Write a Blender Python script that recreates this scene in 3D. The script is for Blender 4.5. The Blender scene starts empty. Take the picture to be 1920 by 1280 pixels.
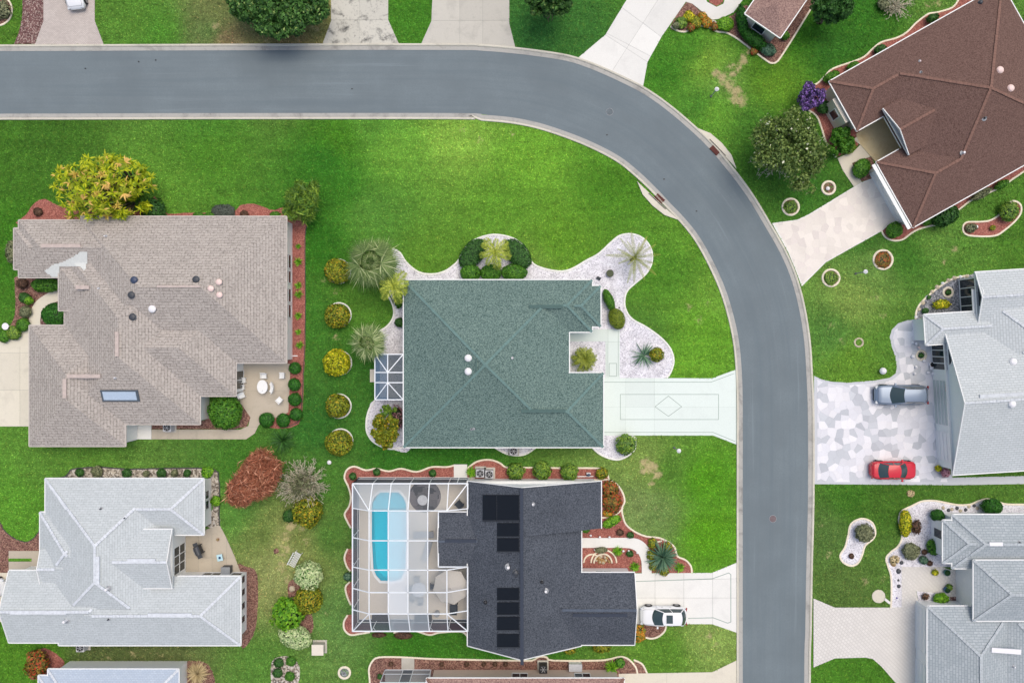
import bpy, math, random
import numpy as np
from mathutils import Vector, Matrix
from mathutils.geometry import tessellate_polygon

# ------------------------------------------------------------------ camera, sky, sun, exposure
SC = bpy.context.scene
COL = SC.collection
S = 0.053            # metres per photo pixel on the ground
H = 70.0             # height the picture was taken from
cam = bpy.data.objects.new('camera', bpy.data.cameras.new('camera'))
COL.objects.link(cam)
cam.location = (0, 0, H)
cam.rotation_euler = (0, 0, 0)
cam.data.sensor_width = 36.0
cam.data.lens = 36.0 * H / (1920 * S)
cam.data.clip_end = 4000
SC.camera = cam
SUN_EL, SUN_AZ = 70.0, 38.0     # degrees; azimuth clockwise from north (+Y)
world = bpy.data.worlds.new('World'); SC.world = world; world.use_nodes = True
wn = world.node_tree
bg = wn.nodes['Background']
sky = wn.nodes.new('ShaderNodeTexSky'); sky.sky_type = 'NISHITA'; sky.sun_disc = False
sky.sun_elevation = math.radians(SUN_EL); sky.sun_rotation = math.radians(SUN_AZ)
sky.air_density = 1.0; sky.dust_density = 4.5; sky.ozone_density = 0.3
wn.links.new(sky.outputs[0], bg.inputs[0]); bg.inputs[1].default_value = 0.14
sl = bpy.data.lights.new('sun', 'SUN'); sl.energy = 0.85; sl.angle = math.radians(45); sl.color = (1.0, 0.93, 0.80)
sun = bpy.data.objects.new('sun', sl); COL.objects.link(sun)
_a, _e = math.radians(SUN_AZ), math.radians(SUN_EL)
sun.rotation_euler = Vector((math.sin(_a) * math.cos(_e), math.cos(_a) * math.cos(_e), math.sin(_e))).to_track_quat('Z', 'Y').to_euler()
SC.view_settings.view_transform = 'Standard'; SC.view_settings.look = 'None'
SC.view_settings.gamma = 1.0; SC.view_settings.use_curve_mapping = False
SC.view_settings.exposure = 0.32
SC.cycles.max_bounces = 6; SC.cycles.transparent_max_bounces = 12
EF = 1.12            # how much brighter than its albedo a flat surface shows

# ------------------------------------------------------------------ helpers
def W(x, y, h=0.0):
    k = S * (1 - h / H)
    return Vector(((x - 960) * k, (640 - y) * k, h))

def lin(c):
    c = c / 255.0
    return c / 12.92 if c <= 0.04045 else ((c + 0.055) / 1.055) ** 2.4
def C(r, g, b, gain=1.0):
    return tuple(min(0.9, max(0.004, lin(v) / EF * gain)) for v in (r, g, b)) + (1.0,)

def tag(o, label=None, cat=None, group=None, kind=None):
    if label: o['label'] = label
    if cat: o['category'] = cat
    if group: o['group'] = group
    if kind: o['kind'] = kind
    return o
def obj(name, me, parent=None):
    o = bpy.data.objects.new(name, me); COL.objects.link(o)
    if parent is not None:
        o.parent = parent
    return o
def empty(name, loc, label, cat, group=None, rz=0.0, kind=None):
    o = bpy.data.objects.new(name, None); COL.objects.link(o)
    o.location = loc; o.rotation_euler = (0, 0, rz); o.empty_display_size = 0.5
    return tag(o, label, cat, group, kind)

class MB:
    """collects geometry in local metres, builds it as one mesh"""
    def __init__(self): self.v = []; self.f = []; self.m = []; self.uv = None; self.s = []
    def add(self, vs, fs, mi=0, smooth=False):
        n = len(self.v); self.v += [tuple(p) for p in vs]
        for f in fs: self.f.append(tuple(i + n for i in f)); self.m.append(mi); self.s.append(smooth)
        return self
    def box(self, c, sx, sy, sz, rz=0.0, mi=0, rx=0.0, ry=0.0):
        M = Matrix.Translation(c) @ Matrix.Rotation(rz, 4, 'Z') @ Matrix.Rotation(ry, 4, 'Y') @ Matrix.Rotation(rx, 4, 'X')
        vs = [M @ Vector((a * sx / 2, b * sy / 2, d * sz / 2)) for a in (-1, 1) for b in (-1, 1) for d in (-1, 1)]
        return self.add(vs, [(0, 1, 3, 2), (4, 6, 7, 5), (0, 4, 5, 1), (2, 3, 7, 6), (0, 2, 6, 4), (1, 5, 7, 3)], mi)
    def bar(self, p, q, w, t=None, mi=0):
        p = Vector(p); q = Vector(q); t = t or w; d = (q - p)
        if d.length < 1e-6: return self
        d.normalize(); a = d.cross(Vector((0, 0, 1)))
        if a.length < 1e-3: a = d.cross(Vector((0, 1, 0)))
        a.normalize(); b = a.cross(d).normalized()
        vs = [e + a * (i * w / 2) + b * (j * t / 2) for e in (p, q) for (i, j) in ((-1, -1), (1, -1), (1, 1), (-1, 1))]
        return self.add(vs, [(0, 1, 2, 3), (7, 6, 5, 4), (0, 4, 5, 1), (1, 5, 6, 2), (2, 6, 7, 3), (3, 7, 4, 0)], mi)
    def cyl(self, c, r, h, n=14, mi=0, r2=None, axis='Z', smooth=False):
        r2 = r if r2 is None else r2; vs = []
        for z, rr in ((0, r), (h, r2)):
            for i in range(n):
                a = 2 * math.pi * i / n; p = (rr * math.cos(a), rr * math.sin(a), z)
                if axis == 'Y': p = (p[0], p[2], p[1])
                if axis == 'X': p = (p[2], p[0], p[1])
                vs.append(Vector(c) + Vector(p))
        self.add(vs, [tuple(range(n - 1, -1, -1)), tuple(range(n, 2 * n))], mi)
        return self.add(vs, [(i, (i + 1) % n, n + (i + 1) % n, n + i) for i in range(n)], mi, smooth)
    def dome(self, c, r, h, n=14, k=4, mi=0):
        vs = []
        for j in range(k):
            t = j / k * math.pi / 2
            for i in range(n):
                a = 2 * math.pi * i / n
                vs.append((c[0] + r * math.cos(t) * math.cos(a), c[1] + r * math.cos(t) * math.sin(a), c[2] + h * math.sin(t)))
        vs.append((c[0], c[1], c[2] + h)); fs = []
        for j in range(k - 1):
            for i in range(n): fs.append((j * n + i, j * n + (i + 1) % n, (j + 1) * n + (i + 1) % n, (j + 1) * n + i))
        for i in range(n): fs.append(((k - 1) * n + i, (k - 1) * n + (i + 1) % n, k * n))
        return self.add(vs, fs, mi, True)
    def ring(self, c, r0, r1, h, n=28, a0=0.0, a1=2 * math.pi, mi=0):
        full = abs(a1 - a0 - 2 * math.pi) < 1e-6; m = n if full else n + 1; vs = []
        for i in range(m):
            a = a0 + (a1 - a0) * i / n; ca, sa = math.cos(a), math.sin(a); rm = (r0 + r1) / 2
            for rr, z in ((r0, 0), (r0, h * .8), (rm, h), (r1, h * .8), (r1, 0)): vs.append((c[0] + rr * ca, c[1] + rr * sa, c[2] + z))
        fs = []
        for i in range(n):
            j = (i + 1) % m
            for k in range(4): fs.append((i * 5 + k, i * 5 + k + 1, j * 5 + k + 1, j * 5 + k))
        return self.add(vs, fs, mi, True)
    def prism(self, poly, z0, z1, mi=0, holes=(), bottom=False):
        """poly: list of (X, Y) metres"""
        loops = [[Vector((p[0], p[1], 0)) for p in poly]] + [[Vector((p[0], p[1], 0)) for p in hl] for hl in holes]
        flat = [p for l in loops for p in l]
        tris = tessellate_polygon(loops)
        top = [(p.x, p.y, z1) for p in flat]
        fs = []
        for t in tris:
            a, b, c = (flat[i] for i in t)
            cr = (b - a).cross(c - a).z
            if abs(cr) < 1e-9: continue
            fs.append(tuple(t) if cr > 0 else tuple(reversed(t)))
        self.add(top, fs, mi)
        for l in loops:
            n = len(l); vs = [(p.x, p.y, z0) for p in l] + [(p.x, p.y, z1) for p in l]
            self.add(vs, [(i, (i + 1) % n, n + (i + 1) % n, n + i) for i in range(n)], mi)
        return self
    def build(self, name, mats, parent=None, local=None, smooth=False):
        me = bpy.data.meshes.new(name)
        vs = self.v
        if local is not None: vs = [(p[0] - local[0], p[1] - local[1], p[2] - local[2]) for p in vs]
        me.from_pydata(vs, [], self.f)
        if not isinstance(mats, (list, tuple)): mats = [mats]
        for m in mats: me.materials.append(m)
        me.polygons.foreach_set('material_index', self.m)
        me.polygons.foreach_set('use_smooth', [True] * len(self.f) if smooth else self.s)
        if self.uv is not None:
            ul = me.uv_layers.new(name='UVMap')
            for i, c in enumerate(self.uv): ul.data[i].uv = c
        me.update()
        o = obj(name, me, parent)
        if local is not None and parent is None: o.location = local
        return o

def smooth_line(pts, closed=False, k=5):
    n = len(pts); out = []
    rng = range(n if closed else n - 1)
    for i in rng:
        g = (lambda j: pts[j % n]) if closed else (lambda j: pts[min(max(j, 0), n - 1)])
        p0, p1, p2, p3 = g(i - 1), g(i), g(i + 1), g(i + 2)
        for s in range(k):
            t = s / k
            out.append(tuple(0.5 * ((2 * p1[a]) + (-p0[a] + p2[a]) * t + (2 * p0[a] - 5 * p1[a] + 4 * p2[a] - p3[a]) * t * t
                       + (-p0[a] + 3 * p1[a] - 3 * p2[a] + p3[a]) * t ** 3) for a in (0, 1)))
    if not closed: out.append(tuple(pts[-1]))
    return out
def GP(pts, h=0.0):      # pixel polygon -> metres
    return [tuple(W(x, y, h))[:2] for x, y in pts]
def sweep(mb, line, profile, closed=False, mi=0, caps=True):
    """line: metres (X, Y); profile: list of (offset to the left, z)"""
    n = len(line); m = len(profile); vs = []
    for i in range(n):
        a = Vector(line[i - 1] if (i > 0 or closed) else line[i]); b = Vector(line[i])
        c = Vector(line[(i + 1) % n] if (i < n - 1 or closed) else line[i])
        d1 = (b - a); d2 = (c - b)
        if d1.length < 1e-9: d1 = d2
        if d2.length < 1e-9: d2 = d1
        d1 = d1.normalized(); d2 = d2.normalized(); t = (d1 + d2)
        t = t.normalized() if t.length > 1e-6 else d1
        nrm = Vector((-t.y, t.x)); k = 1 / max(0.5, nrm.dot(Vector((-d1.y, d1.x))))
        for off, z in profile: vs.append((b.x + nrm.x * off * k, b.y + nrm.y * off * k, z))
    fs = []
    for i in range(n if closed else n - 1):
        j = (i + 1) % n
        for k in range(m - 1): fs.append((i * m + k, i * m + k + 1, j * m + k + 1, j * m + k))
    if caps and not closed:
        fs.append(tuple(range(m))); fs.append(tuple((n - 1) * m + k for k in range(m - 1, -1, -1)))
    mb.add(vs, fs, mi)
def edge_profile(w, h): return [(-w / 2, 0), (-w / 2, h * .75), (-w / 4, h), (w / 4, h), (w / 2, h * .75), (w / 2, 0)]
def chunks(line, step, gap):
    """cut a metre polyline into sections of length step with gaps"""
    P = [Vector(p) for p in line]; cum = [0.0]
    for a, b in zip(P, P[1:]): cum.append(cum[-1] + (b - a).length)
    L = cum[-1]; n = max(1, round(L / step)); st = L / n
    def at(s):
        for i in range(len(P) - 1):
            if s <= cum[i + 1] or i == len(P) - 2:
                t = (s - cum[i]) / max(1e-9, cum[i + 1] - cum[i]); return P[i].lerp(P[i + 1], t)
    for k in range(n):
        a, b = k * st + gap / 2, (k + 1) * st - gap / 2
        yield [at(a)] + [P[i] for i in range(len(P)) if a + .02 < cum[i] < b - .02] + [at(b)]
def clip(poly, p, nrm):
    """keep the side of the line through p where dot(q-p, nrm) <= 0"""
    out = []; n = len(poly)
    for i in range(n):
        a, b = poly[i], poly[(i + 1) % n]
        da = (a[0] - p[0]) * nrm[0] + (a[1] - p[1]) * nrm[1]; db = (b[0] - p[0]) * nrm[0] + (b[1] - p[1]) * nrm[1]
        if da <= 0: out.append(a)
        if (da < 0 < db) or (db < 0 < da):
            t = da / (da - db); out.append((a[0] + (b[0] - a[0]) * t, a[1] + (b[1] - a[1]) * t))
    return out
def area(poly): return abs(sum(poly[i - 1][0] * poly[i][1] - poly[i][0] * poly[i - 1][1] for i in range(len(poly)))) / 2

# ------------------------------------------------------------------ materials
def new_mat(name):
    m = bpy.data.materials.new(name); m.use_nodes = True
    nt = m.node_tree; return m, nt, nt.nodes['Principled BSDF']
def N(nt, t, **kw):
    n = nt.nodes.new(t)
    for k, v in kw.items(): setattr(n, k, v)
    return n
def mixc(nt, a, b, fac, mode='MIX'):
    n = N(nt, 'ShaderNodeMix', data_type='RGBA', blend_type=mode)
    for sock, v in ((n.inputs[0], fac), (n.inputs[6], a), (n.inputs[7], b)):
        if hasattr(v, 'is_linked') or isinstance(v, bpy.types.NodeSocket): nt.links.new(v, sock)
        else: sock.default_value = v
    return n.outputs[2]
def noise(nt, scale, detail=4, rough=.6, vec=None, dist=0.0):
    n = N(nt, 'ShaderNodeTexNoise'); n.inputs['Scale'].default_value = scale; n.inputs['Detail'].default_value = detail
    n.inputs['Roughness'].default_value = rough; n.inputs['Distortion'].default_value = dist
    if vec is not None: nt.links.new(vec, n.inputs['Vector'])
    return n.outputs['Fac']
def ramp(nt, fac, lo, hi, a=0.0, b=1.0):
    n = N(nt, 'ShaderNodeMapRange'); nt.links.new(fac, n.inputs[0])
    for i, v in zip((1, 2, 3, 4), (lo, hi, a, b)): n.inputs[i].default_value = v
    return n.outputs[0]
def pos(nt):
    return N(nt, 'ShaderNodeNewGeometry').outputs['Position']
def bump(nt, bsdf, h, strength=.4, dist=.02):
    b = N(nt, 'ShaderNodeBump'); b.inputs['Strength'].default_value = strength; b.inputs['Distance'].default_value = dist
    nt.links.new(h, b.inputs['Height']); nt.links.new(b.outputs[0], bsdf.inputs['Normal'])
def plain(name, col, rough=.6, metal=0.0, spec=.5, var=.12, scale=6.0):
    m, nt, b = new_mat(name)
    dark = tuple(c * (1 - var) for c in col[:3]) + (1,); light = tuple(min(.95, c * (1 + var)) for c in col[:3]) + (1,)
    f = ramp(nt, noise(nt, scale, 5, .65, pos(nt)), .3, .7)
    nt.links.new(mixc(nt, dark, light, f), b.inputs['Base Color'])
    b.inputs['Roughness'].default_value = rough; b.inputs['Metallic'].default_value = metal
    b.inputs['Specular IOR Level'].default_value = spec
    return m
def concrete(name, col, stain=.25, stain_col=None, obj_var=.06, scale=.5):
    m, nt, b = new_mat(name); p = pos(nt)
    sc = stain_col or tuple(c * .45 for c in col[:3]) + (1,)
    fine = ramp(nt, noise(nt, 14, 6, .7, p), .3, .75)
    base = mixc(nt, tuple(c * .9 for c in col[:3]) + (1,), tuple(min(.92, c * 1.06) for c in col[:3]) + (1,), fine)
    st = ramp(nt, noise(nt, scale, 8, .65, p, .6), .52, .78, 0, stain * 1.6)
    st2 = ramp(nt, noise(nt, scale * 6, 6, .7, p), .55, .8, 0, stain)
    base = mixc(nt, base, sc, st); base = mixc(nt, base, sc, st2)
    r = ramp(nt, N(nt, 'ShaderNodeObjectInfo').outputs['Random'], 0, 1, 1 - obj_var, 1 + obj_var)
    vm = N(nt, 'ShaderNodeVectorMath', operation='SCALE'); nt.links.new(base, vm.inputs[0]); nt.links.new(r, vm.inputs['Scale'])
    nt.links.new(vm.outputs[0], b.inputs['Base Color']); b.inputs['Roughness'].default_value = .85
    bump(nt, b, noise(nt, 30, 5, .7, p), .25, .01)
    return m
def speckle(name, cols, scale, rough=.95, bd=.03, big=.15):
    """mulch, gravel: grains of mixed colour"""
    m, nt, b = new_mat(name); p = pos(nt)
    v = N(nt, 'ShaderNodeTexVoronoi'); v.inputs['Scale'].default_value = scale; nt.links.new(p, v.inputs['Vector'])
    r = N(nt, 'ShaderNodeValToRGB'); sp = N(nt, 'ShaderNodeSeparateColor'); nt.links.new(v.outputs['Color'], sp.inputs[0])
    nt.links.new(sp.outputs[0], r.inputs[0]); cr = r.color_ramp; cr.interpolation = 'CONSTANT'
    while len(cr.elements) < len(cols): cr.elements.new(.5)
    for i, c in enumerate(cols): cr.elements[i].position = i / len(cols); cr.elements[i].color = c
    v2 = N(nt, 'ShaderNodeTexNoise'); 
    f = ramp(nt, noise(nt, 1.1, 5, .6, p), .35, .7, 1 - big, 1 + big)
    vm = N(nt, 'ShaderNodeVectorMath', operation='SCALE'); nt.links.new(r.outputs[0], vm.inputs[0]); nt.links.new(f, vm.inputs['Scale'])
    nt.links.new(vm.outputs[0], b.inputs['Base Color']); b.inputs['Roughness'].default_value = rough
    bump(nt, b, v.outputs['Distance'], .7, bd)
    nt.nodes.remove(v2)
    return m
def shingle(name, c1, c2, c3, contrast=1.0, streak=.2, sp_scale=5.0, row=.15, mort=.012, deep=.45):
    m, nt, b = new_mat(name); p = pos(nt)
    uv = N(nt, 'ShaderNodeUVMap').outputs[0]
    br = N(nt, 'ShaderNodeTexBrick'); nt.links.new(uv, br.inputs['Vector'])
    br.inputs['Scale'].default_value = 1.0; br.inputs['Brick Width'].default_value = row * 2.2; br.inputs['Row Height'].default_value = row
    br.inputs['Mortar Size'].default_value = mort; br.inputs['Mortar Smooth'].default_value = .3
    br.inputs['Color1'].default_value = c1; br.inputs['Color2'].default_value = c2
    br.inputs['Mortar'].default_value = tuple(c * deep for c in c1[:3]) + (1,)
    f = ramp(nt, noise(nt, sp_scale, 2, .6, p), .5 - .16 / contrast, .5 + .16 / contrast)
    f2 = ramp(nt, noise(nt, .35, 5, .6, p), .35, .75, 0, streak)
    col = mixc(nt, br.outputs['Color'], c3, ramp(nt, f, 0, 1, 0, .62 if row > .16 else 1))
    col = mixc(nt, col, tuple(c * .7 for c in c1[:3]) + (1,), f2)
    nt.links.new(col, b.inputs['Base Color']); b.inputs['Roughness'].default_value = .9
    b.inputs['Specular IOR Level'].default_value = .25
    bump(nt, b, br.outputs['Fac'], -.5, .012)
    return m
def leafmat(name, dark, light, spots=None, spot_amt=0.0, trans=.25):
    m, nt, b = new_mat(name)
    at = N(nt, 'ShaderNodeAttribute', attribute_name='tint')
    col = mixc(nt, dark, light, at.outputs['Fac'])
    if spots:
        at2 = N(nt, 'ShaderNodeAttribute', attribute_name='pick')
        col = mixc(nt, col, spots, ramp(nt, at2.outputs['Fac'], 1 - spot_amt - .001, 1 - spot_amt + .001))
    nt.links.new(col, b.inputs['Base Color']); b.inputs['Roughness'].default_value = .55; b.inputs['Specular IOR Level'].default_value = .3
    tr = N(nt, 'ShaderNodeBsdfTranslucent'); nt.links.new(col, tr.inputs[0])
    mx = N(nt, 'ShaderNodeMixShader'); mx.inputs[0].default_value = trans
    nt.links.new(b.outputs[0], mx.inputs[1]); nt.links.new(tr.outputs[0], mx.inputs[2])
    nt.links.new(mx.outputs[0], nt.nodes['Material Output'].inputs[0])
    return m
def screenmat(name, col, opac, weave=True):
    m, nt, b = new_mat(name)
    b.inputs['Base Color'].default_value = col; b.inputs['Roughness'].default_value = .6
    t = N(nt, 'ShaderNodeBsdfTransparent'); mx = N(nt, 'ShaderNodeMixShader'); mx.inputs[0].default_value = opac
    nt.links.new(t.outputs[0], mx.inputs[1]); nt.links.new(b.outputs[0], mx.inputs[2])
    nt.links.new(mx.outputs[0], nt.nodes['Material Output'].inputs[0])
    return m

M = {}
def make_asphalt():
    m, nt, b = new_mat('asphalt'); p = pos(nt)
    c = C(120, 132, 137)
    g = ramp(nt, noise(nt, 9, 7, .85, p), .32, .68)
    col = mixc(nt, tuple(v * .86 for v in c[:3]) + (1,), tuple(v * 1.12 for v in c[:3]) + (1,), g)
    big = ramp(nt, noise(nt, .22, 5, .6, p), .35, .7)
    col = mixc(nt, col, C(111, 122, 127), big)
    # worn wheel streaks along the lane, carried in the 'lane' attribute (metres across the road)
    at = N(nt, 'ShaderNodeAttribute', attribute_name='lane')
    st = noise(nt, 1.6, 4, .6, at.outputs['Vector'])
    col = mixc(nt, col, C(104, 117, 124), ramp(nt, st, .46, .66, 0, .38))
    col = mixc(nt, col, C(134, 147, 153), ramp(nt, st, .38, .30, 0, .4))
    spots = ramp(nt, noise(nt, 1.3, 9, .82, p), .60, .74, 0, .35); col = mixc(nt, col, C(92, 100, 104), spots)
    nt.links.new(col, b.inputs['Base Color']); b.inputs['Roughness'].default_value = .9; b.inputs['Specular IOR Level'].default_value = .3
    bump(nt, b, noise(nt, 60, 4, .8, p), .3, .008)
    return m
M['asphalt'] = make_asphalt()
def dry_mix(nt, c):
    """bare sandy and straw-coloured patches; the 'dry' attribute says where"""
    p = pos(nt); at = N(nt, 'ShaderNodeAttribute', attribute_name='dry'); ad = N(nt, 'ShaderNodeMath', operation='ADD')
    nz = ramp(nt, noise(nt, 1.9, 8, .75, p, .4), .25, .75, -.55, .55); nt.links.new(nz, ad.inputs[0]); nt.links.new(at.outputs['Fac'], ad.inputs[1])
    return mixc(nt, c, C(196, 182, 136), ramp(nt, ad.outputs[0], .42, .85, 0, .9))
def make_grass():
    m, nt, b = new_mat('lawn_grass'); p = pos(nt)
    at = N(nt, 'ShaderNodeAttribute', attribute_name='grass')
    base = at.outputs['Color']
    def scl(col, f):
        vm = N(nt, 'ShaderNodeVectorMath', operation='SCALE'); nt.links.new(col, vm.inputs[0])
        nt.links.new(f, vm.inputs['Scale']); return vm.outputs[0]
    c = scl(base, ramp(nt, noise(nt, 7.5, 6, .8, p), .3, .72, .55, 1.35))
    c = scl(c, ramp(nt, noise(nt, .7, 7, .75, p, .5), .32, .7, .80, 1.18))
    c = scl(c, ramp(nt, noise(nt, 3.0, 5, .75, p, .2), .32, .7, .76, 1.22))
    mp = N(nt, 'ShaderNodeMapping'); mp.inputs['Scale'].default_value = (.08, 1.1, 1); nt.links.new(p, mp.inputs[0])   # mowing lines
    c = scl(c, ramp(nt, noise(nt, 1.0, 3, .6, mp.outputs[0]), .3, .7, .88, 1.10))
    dry = ramp(nt, noise(nt, 2.3, 8, .8, p, .3), .53, .70, 0, .42)
    c = mixc(nt, c, C(150, 175, 70), dry)
    dk = ramp(nt, noise(nt, 1.7, 7, .75, p, .2), .55, .78, 0, .5)
    c = mixc(nt, c, C(38, 88, 28), dk)
    c = dry_mix(nt, c)
    nt.links.new(c, b.inputs['Base Color']); b.inputs['Roughness'].default_value = .9; b.inputs['Specular IOR Level'].default_value = .15
    bump(nt, b, noise(nt, 11, 6, .8, p), .8, .07)
    return m
M['grass'] = make_grass()
def brickmat(name, c1, c2, mortar, bw, rh, rot=0.0, ms=.012, extra=None):
    m, nt, b = new_mat(name); p = pos(nt)
    mp = N(nt, 'ShaderNodeMapping'); mp.inputs['Rotation'].default_value = (0, 0, rot); nt.links.new(p, mp.inputs[0])
    br = N(nt, 'ShaderNodeTexBrick'); nt.links.new(mp.outputs[0], br.inputs['Vector'])
    for k, v in (('Scale', 1.0), ('Brick Width', bw), ('Row Height', rh), ('Mortar Size', ms), ('Color1', c1), ('Color2', c2), ('Mortar', mortar)):
        br.inputs[k].default_value = v
    f = ramp(nt, noise(nt, .5, 6, .65, p), .4, .75, 0, .35)
    col = mixc(nt, br.outputs['Color'], mortar, f)
    nt.links.new(col, b.inputs['Base Color']); b.inputs['Roughness'].default_value = .85
    bump(nt, b, br.outputs['Fac'], -.6, .01)
    return m

M['kerb'] = concrete('kerb_concrete', C(212, 208, 192), .35)
M['gutter_pan'] = concrete('gutter_concrete', C(176, 175, 169), .7)
M['conc'] = concrete('pale_concrete', C(232, 232, 226), .12)
M['conc_cream'] = concrete('cream_concrete', C(222, 216, 198), .22)
M['conc_old'] = concrete('stained_concrete', C(204, 202, 190), 1.0, C(66, 68, 66), .07, .75)
M['conc_mid'] = concrete('weathered_concrete', C(198, 195, 184), .28, C(130, 128, 120))
M['conc_mint'] = concrete('pale_mint_concrete', C(224, 235, 228), .06)
M['patio'] = concrete('patio_concrete', C(194, 184, 166), .3)
M['entry'] = concrete('entry_concrete', C(214, 198, 158), .5, C(176, 150, 100))
M['joint'] = plain('joint_filler', C(150, 152, 146), .95)
M['joint_green'] = plain('scored_line', C(150, 168, 158), .95)
M['joint_grey'] = plain('stone_joint', C(172, 176, 184), .95)
M['edging'] = plain('cream_edging', C(238, 228, 205), .8)
M['edging_white'] = plain('white_edging', C(240, 240, 232), .8)
M['edging_dark'] = plain('dark_edging', C(80, 80, 78), .9)
M['brick_pink'] = brickmat('pink_paver', C(212, 204, 196), C(196, 188, 180), C(160, 148, 142), .22, .11)
M['brick_grey'] = brickmat('blush_paver', C(226, 223, 217), C(217, 214, 208), C(196, 193, 187), .3, .3, math.radians(45), .025)
M['mulch_red'] = speckle('red_mulch', [C(164, 100, 88), C(184, 122, 108), C(140, 82, 72), C(156, 94, 84)], 14)
M['mulch_brown'] = speckle('brown_mulch', [C(120, 84, 74), C(146, 108, 96), C(96, 66, 58), C(160, 126, 108)], 12)
M['mulch_dark'] = speckle('dark_mulch', [C(110, 78, 76), C(92, 62, 60), C(130, 96, 92), C(170, 150, 140)], 12)
M['gravel_white'] = speckle('white_gravel', [C(232, 230, 236), C(216, 214, 220), C(236, 236, 240), C(192, 190, 198), C(228, 226, 232)], 11)
M['gravel_grey'] = speckle('grey_gravel', [C(140, 142, 148), C(118, 122, 128), C(168, 170, 176), C(96, 100, 106)], 9)
M['pebble'] = speckle('mixed_pebbles', [C(150, 140, 128), C(190, 180, 165), C(110, 102, 92), C(206, 200, 190)], 7)
M['white'] = plain('white_paint', C(240, 242, 240), .5, var=.03)
M['cream'] = plain('cream_stucco', C(226, 218, 202), .85, var=.05)
M['pinkwall'] = plain('pale_pink_stucco', C(216, 198, 182), .85, var=.05)
M['mintwall'] = plain('pale_mint_stucco', C(214, 226, 216), .85, var=.04)
M['greywall'] = plain('pale_grey_stucco', C(222, 226, 226), .85, var=.04)
M['taupe_wall'] = plain('taupe_stucco', C(190, 184, 172), .85, var=.04)
M['frame'] = plain('white_aluminium', C(236, 242, 246), .4, var=.02)
M['garage'] = plain('garage_panel', C(196, 208, 204), .6, var=.03)
M['teal'] = plain('teal_paint', C(40, 110, 110), .5)
M['glass'] = plain('window_glass', C(40, 52, 58), .08, spec=.6, var=.1)
M['glass_pale'] = plain('skylight_glass', C(186, 204, 222), .1, spec=.6, var=.08)
M['solar'] = plain('solar_panel', C(14, 14, 18), .3, var=.25, scale=3)
M['black'] = plain('black_plastic', C(34, 36, 40), .5)
M['dark'] = plain('dark_grey_metal', C(66, 70, 76), .5)
M['grey'] = plain('grey_metal', C(150, 154, 158), .45)
M['navy'] = plain('dark_blue_metal', C(60, 72, 98), .45)
M['pipe'] = plain('white_pipe', C(238, 238, 240), .5, var=.02)
M['pink'] = plain('pinkish_plastic', C(240, 214, 206), .5, var=.03)
M['rust'] = plain('rusty_iron', C(96, 52, 46), .85, var=.25, scale=30)
M['manhole'] = plain('manhole_iron', C(102, 112, 117), .8, var=.2)
M['bark'] = plain('bark', C(104, 92, 76), .9, var=.3, scale=12)
M['taupe'] = plain('taupe_canvas', C(186, 182, 174), .9, var=.04)
M['slate'] = plain('slate_fabric', C(72, 80, 90), .9)
M['cushion'] = plain('grey_cushion', C(196, 198, 202), .9)
M['rubber'] = plain('tyre_rubber', C(28, 28, 30), .8)
M['alloy'] = plain('wheel_alloy', C(150, 152, 156), .3, .6)
M['stone_rock'] = plain('pale_rock', C(196, 184, 160), .9, var=.25)
M['rock_tan'] = plain('tan_rock', C(170, 138, 92), .9, var=.35, scale=10)
M['blue'] = plain('blue_fabric', C(44, 84, 124), .7)
M['purple'] = plain('violet_paint', C(90, 80, 150), .5)
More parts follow.
